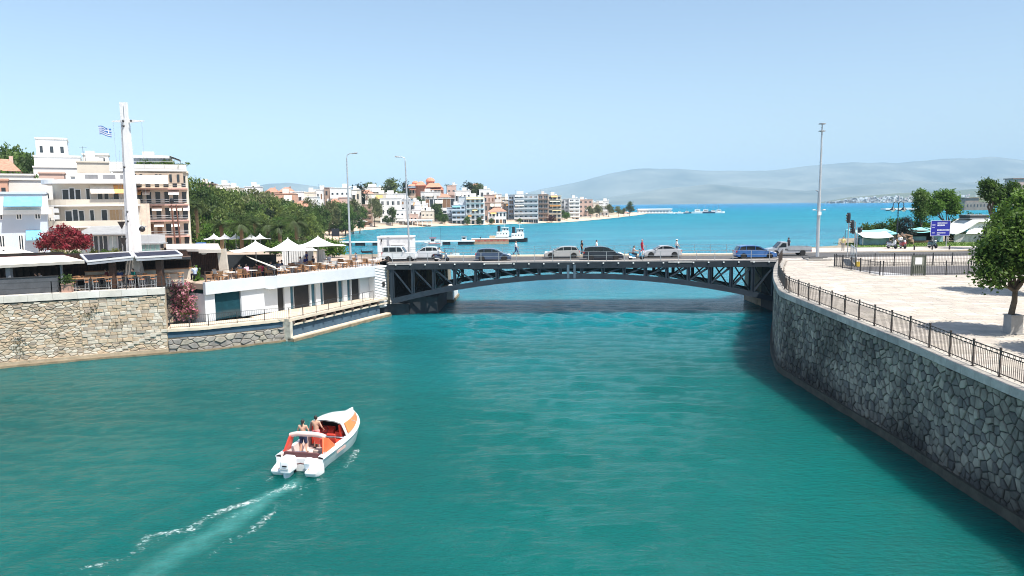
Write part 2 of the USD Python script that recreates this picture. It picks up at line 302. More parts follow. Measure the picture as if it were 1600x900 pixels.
# ================================================================ growing things
def leaf_cards(pts, size, seed, nrm=None, aspect=.55, droop=.3):
    rs = np.random.RandomState(seed); n = len(pts)
    a = rs.normal(size=(n, 3)); a[:, 2] -= droop
    a /= np.linalg.norm(a, axis=1)[:, None]
    b = rs.normal(size=(n, 3)) + np.array([0, 0, .9])
    if nrm is not None: b += nrm * .8
    c = np.cross(a, b); c /= np.linalg.norm(c, axis=1)[:, None] + 1e-9
    s = size * rs.uniform(.6, 1.35, n)[:, None]
    v = np.stack([pts - a * s * .5, pts + c * s * aspect * .5, pts + a * s * .5, pts - c * s * aspect * .5], 1).reshape(-1, 3)
    k = np.arange(n)[:, None] * 4
    return v, np.vstack([k + [0, 1, 2], k + [0, 2, 3]])
def crown_points(lobes, n, seed, clump=.34, per=26):
    """leaves in small clumps spread through several lobes, denser to the outside, with gaps"""
    rs = np.random.RandomState(seed); out, nr = [], []
    vol = np.array([np.prod(l[1]) ** .67 for l in lobes]); vol = vol / vol.sum()
    for (c, r), q in zip(lobes, vol):
        m = max(1, int(n * q / per))
        d = rs.normal(size=(m, 3)); d /= np.linalg.norm(d, axis=1)[:, None]; rr = rs.uniform(.55, 1.04, m)[:, None] ** .7
        cc = np.asarray(c) + d * rr * np.asarray(r)
        p = cc[:, None] + rs.normal(size=(m, per, 3)) * clump * np.array([1, 1, .7])
        out.append(p.reshape(-1, 3)); nr.append(np.repeat(d, per, 0))
    return np.vstack(out), np.vstack(nr)
def lobes_round(h0, h1, R, n, seed, flat=1.0):
    rs = np.random.RandomState(seed); L = []
    for i in range(n):
        a = rs.uniform(0, 2 * PI); t = rs.uniform(0, 1); z = h0 + (h1 - h0) * (.18 + .7 * t); w = R * math.sqrt(max(.05, 1 - (2 * t - .85) ** 2 * .8)) * .62
        r = R * rs.uniform(.36, .56)
        L.append(((w * math.cos(a), w * math.sin(a), z), (r, r, r * .75 * flat)))
    return L
bark = M('bark_look', (.13, .095, .065), rough=.9, scale=3, rgb2=(.06, .045, .03), bump=.6, bscale=14)
LEAF = {'dark': leaf_look('leaf_dark', (.16, .26, .05), (.05, .10, .024)), 'pine': leaf_look('leaf_pine', (.25, .32, .07), (.075, .13, .035)), 'olive': leaf_look('leaf_olive', (.26, .28, .11), (.12, .14, .055)),
        'bright': leaf_look('leaf_bright', (.15, .28, .03), (.045, .115, .018), scale=1.2), 'deep': leaf_look('leaf_deep', (.045, .08, .025), (.018, .036, .014)), 'yellow': leaf_look('leaf_yellow', (.36, .33, .06), (.16, .19, .05), scale=1.0),
        'red': leaf_look('leaf_red', (.42, .03, .06), (.10, .045, .025), scale=1.6), 'pink': leaf_look('leaf_pink', (.86, .46, .52), (.70, .16, .26), scale=2.0), 'plum': leaf_look('leaf_plum', (.16, .05, .045), (.08, .03, .03))}
def branchy(mb, p0, p1, r0, r1, seed, bends=4):
    rs = np.random.RandomState(seed); t = np.linspace(0, 1, bends + 1)[:, None]; p0, p1 = np.asarray(p0, float), np.asarray(p1, float)
    pts = p0 + (p1 - p0) * t; pts[1:-1] += rs.normal(size=(bends - 1, 3)) * np.linalg.norm(p1 - p0) * .035
    mb.tube(pts, np.linspace(r0, r1, bends + 1), 7); return pts
def tree_at(name, label, cat, loc, lobes, n, leaf, look, trunk=(2.0, .18), seed=0, group=None, clump=.34, limbs=5, rz=0.0, sc=1.0, lean=(0, 0), per=26):
    t = Thing(name, label, cat, loc, rz, sc, group)
    b = MB(); h, r = trunk; branchy(b, (0, 0, -.3), (lean[0], lean[1], h), r * 1.15, r * .7, seed)
    rs = np.random.RandomState(seed + 1)
    for (c, q) in (lobes if len(lobes) <= limbs else [lobes[i] for i in rs.choice(len(lobes), limbs, False)]):
        branchy(b, (lean[0], lean[1], h - .05), np.asarray(c) + [0, 0, -.1], r * .55, r * .16, seed + int(abs(c[0]) * 99))
    t.part('trunk', b, bark, smooth=40)
    p, nn = crown_points(lobes, n, seed + 2, clump, per); p[:, 2] = np.maximum(p[:, 2], .05)
    t.part('crown', leaf_cards(p, leaf, seed + 3, nn), LEAF[look] if isinstance(look, str) else look)
    return t
def palm_at(label, loc, h, R, seed, group=None, nf=26, rz=0.0, sc=1.0):
    t = Thing('palm_tree', label, 'palm tree', loc, rz, sc, group); rs = np.random.RandomState(seed)
    z = np.linspace(-.3, h, 9); t.part('trunk', MB().tube(np.c_[np.sin(z * .5) * .08, z * 0, z], np.interp(z, [0, h * .7, h], [.34, .27, .42]), 9), M('palm_bark', (.17, .11, .06), rough=.95, scale=5, bump=.8, bscale=9), smooth=50)
    gl = leaf_look('palm_leaf', (.10, .15, .035), (.05, .085, .022), objvar=.1)
    for i in range(nf):
        a = i * 2.399 + rs.uniform(-.2, .2); e = rs.uniform(-.25, 1.25); L = R * rs.uniform(.85, 1.1); q = np.linspace(0, 1, 9)
        ang = e - q * (1.25 + .3 * rs.rand()); rr = np.cumsum(np.r_[0, np.cos(ang[:-1])]) * L / 9; zz = np.cumsum(np.r_[0, np.sin(ang[:-1])]) * L / 9
        rib = np.c_[rr * math.cos(a), rr * math.sin(a), h + zz]; b = MB().tube(rib, np.linspace(.04, .012, 9), 3)
        si = np.array([-math.sin(a), math.cos(a), 0]); V, Fc = [], []
        for j in np.linspace(.12, .99, 22):
            p = np.array([np.interp(j, q, rib[:, k]) for k in range(3)]); d = unit(rib[-1] - rib[-3]); ln = .62 * math.sin(PI * min(1, j * .8 + .2)) ** .7 * (R / 3)
            for s in (-1, 1):
                tip = p + (si * s * .85 + d * .45 + np.array([0, 0, -.25])) * ln; k = len(V); V += [p - d * .045, p + d * .045, tip]; Fc.append([k, k + 1, k + 2])
        b.add(V, Fc); t.part('frond', b, gl)
    return t

# ================================================================ stone facing
from scipy.spatial import Voronoi
from shapely.geometry import Polygon, box as sbox
def cells(L, H, cw, ch, seed, jit=.42, keep=None):
    """irregular stones that fill a strip L long and H high"""
    rs = np.random.RandomState(seed); nx, nz = int(L / cw) + 3, int(H / ch) + 3
    i, j = np.meshgrid(np.arange(-1, nx), np.arange(-1, nz), indexing='ij')
    p = np.stack([(i + .5 * (j % 2) + rs.uniform(-jit, jit, i.shape)), j + rs.uniform(-jit, jit, i.shape)], -1).reshape(-1, 2)
    vo = Voronoi(p); fr = sbox(0, 0, L, H); out = []
    for reg in vo.point_region:
        r = vo.regions[reg]
        if -1 in r or len(r) < 3: continue
        q = Polygon(vo.vertices[r] * [cw, ch])
        if not q.intersects(fr): continue
        q = q.intersection(fr).buffer(-.022, join_style=1, quad_segs=1).simplify(.012)
        if q.geom_type != 'Polygon' or q.area < .012: continue
        out.append(np.array(q.exterior.coords)[:-1])
    return out
def ashlar(L, H, bw, bh, seed):
    rs = np.random.RandomState(seed); out = []; z = 0
    while z < H - .05:
        h = min(bh * rs.uniform(.8, 1.2), H - z); s = -rs.uniform(0, bw)
        while s < L:
            w = bw * rs.uniform(.6, 1.4); a, b = max(0, s + .012), min(L, s + w - .012)
            if b - a > .08: out.append(np.array([(a, z + .012), (b, z + .012), (b, z + h - .012), (a, z + h - .012)]))
            s += w
        z += h
    return out
def face_stones(thing, polys, surf, looks, seed, near=300, depth=.06, name='stone', parent=None):
    rs = np.random.RandomState(seed); made = []
    for q in polys:
        if ((np.roll(q[:, 0], -1) - q[:, 0]) * (np.roll(q[:, 1], -1) + q[:, 1])).sum() > 0: q = q[::-1]
        c = q.mean(0); d = depth * rs.uniform(.5, 1.4); n = len(q); top = c + (q - c) * .84
        uv = np.vstack([q, q, top]); dd = np.r_[np.full(n, -.02), np.full(n, d * .55), np.full(n, d)]
        v = surf(uv[:, 0], uv[:, 1], dd); k = np.arange(n); k2 = (k + 1) % n
        f = np.vstack([np.c_[k, k2, n + k2], np.c_[k, n + k2, n + k], np.c_[n + k, n + k2, 2 * n + k2], np.c_[n + k, 2 * n + k2, 2 * n + k], np.c_[np.full(n - 2, 2 * n), 2 * n + k[1:-1], 2 * n + k[2:]]])
        cc = v.mean(0) - CPOS; pr = cc @ f0; px, py = 800 + cc @ CR / pr * F, 450 - cc @ CU / pr * F
        vis = pr > 1 and -5 < px < 1605 and -5 < py < 905
        made.append((-Polygon(q).area / pr ** 2 if vis else 1, v, f, rs.randint(len(looks))))
    made.sort(key=lambda x: x[0])
    for _, v, f, k in made[:near]: thing.part(name, (v, f), looks[k], parent, world=True)
    for j, lk in enumerate(looks):
        b = MB()
        for _, v, f, k in made[near:]:
            if k == j: b.add(v, f)
        if b.n: thing.part('further_' + name + 's', b, lk, parent, world=True, kind='stuff')
class Curve:
    """a line in plan with distance s along it and a normal to its left side"""
    def __init__(s, pts, smooth=0):
        p = np.asarray(pts, float)
        if smooth:
            from scipy.interpolate import PchipInterpolator
            l = np.r_[0, np.cumsum(np.linalg.norm(np.diff(p, axis=0), axis=1))]; q = np.linspace(0, l[-1], smooth); p = np.stack([PchipInterpolator(l, p[:, k])(q) for k in (0, 1)], 1)
        s.p = p; s.l = np.r_[0, np.cumsum(np.linalg.norm(np.diff(p, axis=0), axis=1))]; s.L = s.l[-1]
        t = np.gradient(p, axis=0); t /= np.linalg.norm(t, axis=1)[:, None]; s.n = np.c_[-t[:, 1], t[:, 0]]
    def at(s, d, off=0.0):
        d = np.asarray(d, float); x = [np.interp(d, s.l, s.p[:, k]) for k in (0, 1)]; n = [np.interp(d, s.l, s.n[:, k]) for k in (0, 1)]
        return np.stack([x[0] + n[0] * off, x[1] + n[1] * off], -1)
    def strip(s, mb, o0, o1, z0, z1, a=0.0, b=None, n=60):
        """a solid band between two offsets and two heights (heights may be functions of s)"""
        b = s.L if b is None else b; d = np.linspace(a, b, n); A, B = s.at(d, o0), s.at(d, o1)
        zz0 = z0(d) if callable(z0) else np.full(n, z0); zz1 = z1(d) if callable(z1) else np.full(n, z1)
        ring = np.stack([np.c_[A, zz0], np.c_[B, zz0], np.c_[B, zz1], np.c_[A, zz1]], 1); P = np.concatenate([ring, ring[:, :1]], 1)
        mb.grid(P); mb.add(ring[0], [[0, 1, 2, 3]]); mb.add(ring[-1], [[3, 2, 1, 0]]); return mb

# ================================================================ right bank: quay wall, square, railing
def zp(y): return np.interp(y, [20, 27, 58, 300], [4.85, 5.02, 5.84, 5.84])
base = [G(*q)[:2] for q in ((1600, 825), (1500, 760), (1400, 693), (1280, 619), (1223, 583), (1213, 566))]
RC = Curve([(18.5, 2), (18.6, 14)] + base + [(23.7, 66.0), (28.9, 79.0)], smooth=120)      # normal: to the left, over the water
def zs(d): return zp(RC.at(d)[..., 1])
wall_in = M('mortar_look', (.085, .08, .075), rough=.95, scale=3, rgb2=(.04, .04, .038), bump=.5)
t = Thing('quay_wall', 'tall curved quay wall of rubble stone right of the channel, in shade', 'wall', (*RC.at(RC.L * .4), 0))
t.part('core', RC.strip(MB(), -1.2, 0, -3.0, lambda d: zs(d) - .30), wall_in, world=True)
def rsurf(s, z, d):
    p = RC.at(s, 0.0); n = np.stack([np.interp(s, RC.l, RC.n[:, k]) for k in (0, 1)], -1); hs = (zs(s) - .32) / 5.3
    return np.c_[p + n * d[:, None], z * hs]
SW = [M('wall_stone_%d' % i, c, rough=.9, scale=1.6, rgb2=tuple(np.array(c) * .6), bump=.7, bscale=9, wet=True) for i, c in enumerate([(.35, .305, .245), (.26, .23, .19), (.42, .365, .29), (.19, .17, .15)])]
face_stones(t, cells(RC.L, 5.3, .40, .43, 11), rsurf, SW, 12, depth=.07)
t.part('footing', RC.strip(MB(), .0, .22, -2.5, .42), M('weed_look', (.07, .065, .045), rough=.8, scale=2, rgb2=(.03, .03, .02), bump=.7), world=True)
cl = [M('coping_%d' % i, c, rough=.8, scale=2.5, var=.2, bump=.3) for i, c in enumerate([(.36, .33, .29), (.30, .28, .25), (.41, .375, .325)])]
s = 8.0
while s < RC.L - .3:
    e = min(s + rnd.uniform(.9, 1.3), RC.L - .02)
    t.part('coping_block', RC.strip(MB(), -.62, .16, lambda d: zs(d) - .29, lambda d: zs(d) + .06, s, e - .012, 3), cl[rnd.randrange(3)], world=True); s = e
# wall plants hanging at the bridge end
for q, (px, py) in enumerate(((1232, 487), (1222, 520), (1236, 470))):
    c = D(px, py, 60 - q * 2); pts = c + np.random.RandomState(q).normal(size=(260, 3)) * [.22, .25, .5]
    pl = Thing('wall_plant', ('dark green plant hanging on the curved quay wall below the railing by the bridge', 'lowest small plant growing on the curved quay wall beside the bridge', 'topmost small plant under the coping of the curved quay wall by the bridge')[q], 'plant', c)
    pl.part('foliage', leaf_cards(pts, .16, q), LEAF['deep'], world=True)

# ---- the square
pav = [M('paving_%d' % i, c, rough=.75, scale=1.1, rgb2=tuple(np.array(c) * k), bump=.15, detail=6) for i, (c, k) in enumerate([((.49, .435, .37), .76), ((.54, .48, .41), .82), ((.44, .39, .335), .80), ((.50, .445, .37), .72)])]
sq = Curve(RC.p[RC.p[:, 1] > 10])
def square_sheet(dz, inset):
    e = RC.at(np.linspace(8, RC.L - .4, 70), -inset); poly = [tuple(q) for q in e] + [(85, e[-1][1]), (85, e[0][1])]
    m = ext(poly, .25) - ext([(31.0, 61), (52.0, 61), (52.0, 69.6), (31.0, 69.6)], 1, None).translate((0, 0, -.4))
    m = m.refine_to_length(4.0); v, f = mfa(m); v[:, 2] += zp(v[:, 1]) + dz - .25
    return MB().add(v, f)
sqp = setting('square', square_sheet(-.035, .35), M('joint_look', (.36, .33, .29), rough=.9, var=.2, scale=2))
def slab_surf(v): v = np.array(v); v[:, 2] += zp(v[:, 1]); return v
slabs = []; rr = np.random.RandomState(5); y = 20.0
eL = RC.at(np.linspace(5, RC.L, 120), -.66)
while y < 76.8:
    dep = rr.uniform(.5, .8); x = np.interp(y + dep / 2, eL[:, 1], eL[:, 0]); x = max(x, np.interp(y, eL[:, 1], eL[:, 0]), np.interp(y + dep, eL[:, 1], eL[:, 0])) ; x0 = x
    while x < 70 and x < y * .72 + 8:
        wd = rr.uniform(.7, 1.5); g = .011; hole = 60.2 < y < 69.9 and 29.6 < x < 53.4
        if not hole:
            b = MB().bb(x + g, y + g, -.03, x + wd - g, y + dep - g, .002 + rr.uniform(0, .006)); v, f = b.get(); slabs.append(((y - 27) ** 2 + (x - 20) ** 2 * .3 if x < y * .70 else 9e9, slab_surf(v), f, rr.randint(4)))
        x += wd
    y += dep
slabs.sort(key=lambda q: q[0])
for _, v, f, k in slabs[:300]:
    p = free('/World/square', 'paving_slab'); put('/World/square/' + p, (v, f), pav[k])
for j in range(4):
    b = MB()
    for _, v, f, k in slabs[300:]:
        if k == j: b.add(v, f)
    p = free('/World/square', 'further_paving_slabs'); m = put('/World/square/' + p, b, pav[j]); tag(m.GetPrim(), kind='stuff')

# ---- the railing along the quay
iron = M('iron_look', (.022, .02, .02), rough=.5, var=.3, scale=8)
iron2 = M('bronze_paint', (.045, .032, .026), rough=.5, var=.3, scale=8)
rl = Thing('quay_railing', 'long dark iron railing following the curved edge of the paved square', 'railing', (*RC.at(RC.L * .4, -.3), 5.3))
def rp(d, z): d = np.asarray(d, float); return np.c_[RC.at(d, -.28), zs(d) + .06 + z]
sp = np.arange(17.5, RC.L - .2, 1.75); balu = []
for i, d in enumerate(sp):
    a = rp([d], 0)[0]; b = rp([d], 1.08)[0]
    rl.part('post', MB().bar(a, b, .055, .055, (1, 0, 0)).box(b + [0, 0, .03], (.075, .075, .07)).box(a + [0, 0, .01], (.14, .14, .02)), iron2, world=True)
    if i + 1 == len(sp): break
    e = sp[i + 1]
    for nm, z, wdt in (('top_rail', 1.03, .05), ('middle_rail', .88, .03), ('bottom_rail', .13, .03)):
        A, B = rp([d, e], z); rl.part(nm, MB().bar(A, B, wdt, .035), iron2, world=True)
    sm = MB()
    for k in range(1, 15):
        q = d + (e - d) * k / 15; A, B = rp([q, q], 0); lo = .05 if k % 3 == 1 else .13; hi = .88
        balu.append((i, MB().bar(A + [0, 0, lo], B + [0, 0, hi], .017, .017, (1, 0, 0))))
        if k % 3 == 2:
            for z in (.90, 1.0):
                pass
            A2, B2 = rp([q - .055, q + .055], .955); sm.bar(A2 + [0, 0, .045], B2 + [0, 0, .045], .014, .014).bar(A2 - [0, 0, .045], B2 - [0, 0, .045], .014, .014); sm.bar(A2 - [0, 0, .07], A2 + [0, 0, .07], .014, .014, (1, 0, 0)).bar(B2 - [0, 0, .07], B2 + [0, 0, .07], .014, .014, (1, 0, 0))
    rl.part('ornament', sm, iron2, world=True, kind='stuff')
rest = MB()
for j, (i, b) in enumerate(balu):
    if j < 300: rl.part('baluster', b, iron2, world=True)
    else: rest.mb(b)
rl.part('further_balusters', rest, iron2, world=True, kind='stuff')

# ---- land right of the bridge: road, pavement, lawn
road_look = M('asphalt_look', (.085, .082, .08), rough=.85, scale=2.5, var=.25, bump=.3, bscale=60)
pave_look = M('pavement_look', (.46, .41, .36), rough=.85, scale=2, var=.14, bump=.2)
land_look = M('earth_look', (.26, .22, .16), rough=.95, scale=1.2, var=.3)
setting('ground', MB().prism([(28.9, 79), (28.9, 91), (36, 99), (47, 106), (56, 126), (150, 150), (280, 170), (280, 2), (60, 2), (60, 77.6), (30, 77.6)], -3, 5.69), land_look)
setting('road', MB().prism([(28.95, 80.9), (28.95, 89.4), (220, 98.4), (220, 83.9), (90, 82)], 5.6, 5.76), road_look)
setting('pavement', MB().prism([(28.95, 77.62), (28.95, 80.85), (90, 81.95), (220, 83.85), (220, 77.62)], 5.6, 5.87), pave_look)
setting('pavement', MB().prism([(28.95, 89.45), (28.95, 91.0), (36.1, 97.8), (46, 97.6), (220, 106), (220, 98.45)], 5.6, 5.88), pave_look)
setting('kerb_line', MB().prism([(45, 90.05), (45, 90.17), (220, 98.30), (220, 98.18)], 5.75, 5.764), M('yellow_paint', (.62, .45, .12), rough=.7, var=.2), label=None)
lawn = MB().prism([(46.5, 98.2), (49, 109), (220, 125), (220, 106.2)], 5.6, 5.90); lawn_look = M('lawn_look', (.13, .21, .035), rough=.95, scale=.9, rgb2=(.08, .14, .02), detail=6)
m = setting('lawn', lawn, lawn_look)
gr = np.random.RandomState(9); n = 9000; gx = gr.uniform(47, 125, n); gy = 98.4 + (gx - 46) * .046 + gr.uniform(0, 1, n) * 9.5; a = gr.uniform(0, 6.28, n); h = gr.uniform(.08, .22, n); V = np.zeros((n, 3, 3))
V[:, 0] = np.c_[gx - .05 * np.cos(a), gy - .05 * np.sin(a), np.full(n, 5.9)]; V[:, 1] = np.c_[gx + .05 * np.cos(a), gy + .05 * np.sin(a), np.full(n, 5.9)]; V[:, 2] = np.c_[gx + gr.normal(0, .05, n), gy + gr.normal(0, .05, n), 5.9 + h]
m = setting('grass', (V.reshape(-1, 3), np.arange(3 * n).reshape(-1, 3)), leaf_look('grass_look', (.17, .27, .04), (.10, .17, .03)), kind='stuff', label='short green grass of the lawn behind the parked motorcycles', cat='grass')
# ================================================================ people
import trimesh
def ball(p, r, n=10): return m3.Manifold.sphere(float(r), n).translate(tuple(map(float, p)))
def bone(a, b, ra, rb, n=10): return m3.Manifold.batch_hull([ball(a, ra, n), ball(b, rb, n)])
def fuse(ms, fine, it=6):
    u = ms[0]
    for m in ms[1:]: u = u + m
    u = u.refine_to_length(fine); v, f = mfa(u); tm = trimesh.Trimesh(v, f, process=True); trimesh.smoothing.filter_taubin(tm, iterations=it); return np.array(tm.vertices), np.array(tm.faces)
STAND = dict(pel=(0, 0, .96), che=(0, .02, 1.27), nec=(0, 0, 1.47), hed=(0, .03, 1.63), shl=(-.185, 0, 1.42), shr=(.185, 0, 1.42), ell=(-.25, -.02, 1.13), elr=(.25, -.02, 1.13), wrl=(-.26, .08, .88), wrr=(.26, .08, .88),
             hil=(-.09, 0, .92), hir=(.09, 0, .92), knl=(-.105, .03, .5), knr=(.105, .03, .5), anl=(-.11, -.02, .08), anr=(.11, -.02, .08))
WALK = dict(STAND, knl=(-.1, .20, .52), anl=(-.1, .30, .11), knr=(.1, -.02, .5), anr=(.1, -.32, .15), ell=(-.25, -.12, 1.14), wrl=(-.25, -.05, .9), elr=(.25, .08, 1.14), wrr=(.24, .26, .95))
SIT = dict(pel=(0, 0, .54), che=(0, .0, .86), nec=(0, .0, 1.06), hed=(0, .05, 1.22), shl=(-.185, 0, 1.01), shr=(.185, 0, 1.01), ell=(-.24, .06, .74), elr=(.24, .06, .74), wrl=(-.15, .30, .70), wrr=(.15, .30, .70),
           hil=(-.1, .02, .5), hir=(.1, .02, .5), knl=(-.13, .44, .5), knr=(.13, .44, .5), anl=(-.13, .42, .08), anr=(.13, .42, .08))
RIDE = dict(SIT, pel=(0, 0, .84), che=(0, .08, 1.15), nec=(0, .12, 1.35), hed=(0, .17, 1.51), shl=(-.185, .1, 1.30), shr=(.185, .1, 1.30), ell=(-.27, .30, 1.10), elr=(.27, .30, 1.10), wrl=(-.27, .54, 1.06), wrr=(.27, .54, 1.06),
            hil=(-.1, .02, .80), hir=(.1, .02, .80), knl=(-.2, .42, .74), knr=(.2, .42, .74), anl=(-.17, .36, .34), anr=(.17, .36, .34))
LEAN = dict(SIT, wrl=(-.05, .32, .78), wrr=(.1, .2, 1.1), elr=(.24, .18, .78), hed=(.03, .07, 1.21))
SKIN = M('skin_look', (.55, .33, .23), rough=.55, var=.06, spec=.3); HAIR = M('dark_hair', (.018, .013, .010), rough=.6)
def cloth(rgb): return M('cloth_%02x%02x%02x' % tuple(int(c * 255) for c in rgb), rgb, rough=.9, var=.14, scale=6, spec=.2)
def person(label, loc, rz, pose=STAND, top=(.7, .7, .7), low=(.03, .04, .08), shorts=False, group=None, h=1.75, hair=True, helmet=None, long_hair=False, fine=.05, bare=False, sleeve=.6, hat=None):
    t = Thing('person', label, 'person', loc, rz, h / 1.75, group); J = {k: np.array(v, float) for k, v in pose.items()}
    B = [bone(J['pel'], J['che'], .135, .145), m3.Manifold.batch_hull([ball(J['che'], .14), ball(J['shl'], .062), ball(J['shr'], .062)]), m3.Manifold.batch_hull([ball(J['pel'], .125), ball(J['hil'], .1), ball(J['hir'], .1)]),
         bone(J['che'] * .2 + J['nec'] * .8, J['hed'] - [0, .02, .06], .062, .055)]
    hd = J['hed']; B += [m3.Manifold.batch_hull([ball(hd + [0, -.018, .03], .092), ball(hd + [0, .025, -.03], .068), ball(hd + [0, .045, -.075], .036)]), m3.Manifold.batch_hull([ball(hd + [0, .088, .02], .012), ball(hd + [0, .112, -.022], .016)])]
    B += [ball(hd + [s * .092, -.01, -.01], .024, 8) for s in (-1, 1)]
    for s, sd_ in ((-1, 'l'), (1, 'r')):
        sh, el, wr, hi, kn, an = (J[k + sd_] for k in ('sh', 'el', 'wr', 'hi', 'kn', 'an'))
        B += [bone(sh, el, .056, .042), bone(el, wr, .042, .028), bone(hi, kn, .092, .058), bone(kn, an, .056, .038), bone(an - [0, .03, .03], an + [s * .02, .16, -.045], .042, .03)]
        d = unit(wr - el); sx = np.array([s * 1.0, 0, 0]); sx = unit(sx - d * (sx @ d)); nn = np.cross(d, sx); palm = wr + d * .085
        B.append(m3.Manifold.batch_hull([ball(wr + d * .02, .026), ball(palm + nn * .028, .017), ball(palm - nn * .028, .017)]))
        for q, L in zip((-.03, -.01, .01, .03), (.062, .074, .07, .054)):
            a = palm + nn * q; m_ = a + d * L * .55 - sx * .012; e = m_ + d * L * .45 - sx * .026; B += [bone(a, m_, .0095, .0085, 6), bone(m_, e, .0085, .007, 6)]
        a = wr + d * .035 + nn * .024; B.append(bone(a, a + d * .045 + nn * .03, .012, .009, 6))
    body = t.part('body', fuse(B, fine, 4), SKIN, smooth=True)
    if hair and not helmet:
        H_ = [m3.Manifold.batch_hull([ball(hd + [0, -.026, .045], .097), ball(hd + [0, -.045, -.01], .08)])]
        if long_hair: H_.append(bone(hd + [0, -.09, -.02], hd + [0, -.11, -.2], .05, .025))
        t.part('hair', fuse(H_, .05, 2), HAIR, smooth=True)
    t.part('eyes', MB().man(ball(hd + [-.034, .088, .018], .011, 6)).man(ball(hd + [.034, .088, .018], .011, 6)), HAIR)
    if helmet: t.part('helmet', fuse([m3.Manifold.batch_hull([ball(hd + [0, -.02, .04], .125), ball(hd + [0, -.03, -.01], .12)])], .06, 1), M('helmet_' + str(helmet[0]), helmet, rough=.25), smooth=True)
    if hat: t.part('hat', MB().lathe([(.17, hd[2] + .055), (.10, hd[2] + .075), (.095, hd[2] + .14), (.02, hd[2] + .155)], (hd[0], hd[1] - .02, 0), 12), cloth(hat), smooth=50)
    if not bare:
        C = [bone(J['pel'] + [0, 0, .03], J['che'], .152, .16), m3.Manifold.batch_hull([ball(J['che'], .155), ball(J['shl'], .074), ball(J['shr'], .074)])]
        C += [bone(J['sh' + q], J['sh' + q] + (J['el' + q] - J['sh' + q]) * sleeve, .072, .064) for q in 'lr']
        t.part('shirt', fuse(C, .05, 2), cloth(top), smooth=True)
    C = [m3.Manifold.batch_hull([ball(J['pel'], .148), ball(J['hil'], .118), ball(J['hir'], .118)])]
    for q in 'lr':
        C.append(bone(J['hi' + q], J['hi' + q] + (J['kn' + q] - J['hi' + q]) * (.85 if shorts else 1), .112, .092 if shorts else .075))
        if not shorts: C.append(bone(J['kn' + q], J['an' + q] + [0, 0, .02], .075, .055))
    t.part('shorts' if shorts else 'trousers', fuse(C, .05, 2), cloth(low), smooth=True)
    for q, s in (('l', -1), ('r', 1)):
        an = J['an' + q]; t.part('shoe', MB().man(m3.Manifold.batch_hull([ball(an - [0, .05, .035], .042, 8), ball(an + [s * .02, .17, -.05], .032, 8), ball(an + [0, .05, -.02], .042, 8)])), cloth((.05, .045, .04)))
    return t

# ================================================================ vehicles
tyre = M('tyre_look', (.018, .018, .018), rough=.8); alloy = M('alloy_look', (.55, .56, .58), rough=.3, metal=.8, var=.05); carglass = M('car_glass', (.012, .016, .02), rough=.04, var=.05, spec=.8); trim = M('trim_look', (.025, .025, .027), rough=.6)
red_lens = M('red_lens', (.45, .02, .015), rough=.2); clear_lens = M('clear_lens', (.75, .77, .8), rough=.1); plate_look = M('plate_look', (.75, .75, .72), rough=.5)
chrome = M('chrome_look', (.7, .7, .7), rough=.2, metal=1.0, var=.03)
def paint(rgb): return M('car_paint_%02x%02x%02x' % tuple(int(c * 255) for c in rgb), rgb, rough=.28, var=.05, coat=.6, metal=.15)
def wheel(t, x, y, r=.31, w=.2, parent=None):
    s = 1 if y > 0 else -1
    b = MB().lathe([(r * .62, -w / 2), (r * .93, -w / 2), (r, -w * .32), (r, w * .32), (r * .93, w / 2), (r * .62, w / 2)], n=20); v, f = b.get(); v = np.c_[v[:, 0] + x, v[:, 2] + y, v[:, 1] + r]
    p = t.part('wheel', (v, f[:, ::-1]), tyre, smooth=40)
    b = MB().lathe([(.0001, w * .36), (r * .16, w * .42), (r * .2, w * .34), (r * .56, w * .36), (r * .64, w * .46), (r * .64, -w * .4)], n=20); v, f = b.get(); v = np.c_[v[:, 0] + x, v[:, 2] * s + y, v[:, 1] + r]
    t.part('rim', (v, f), alloy, p, smooth=40)
def half(m, s): return m.trim_by_plane((0, s, 0), 0.0)
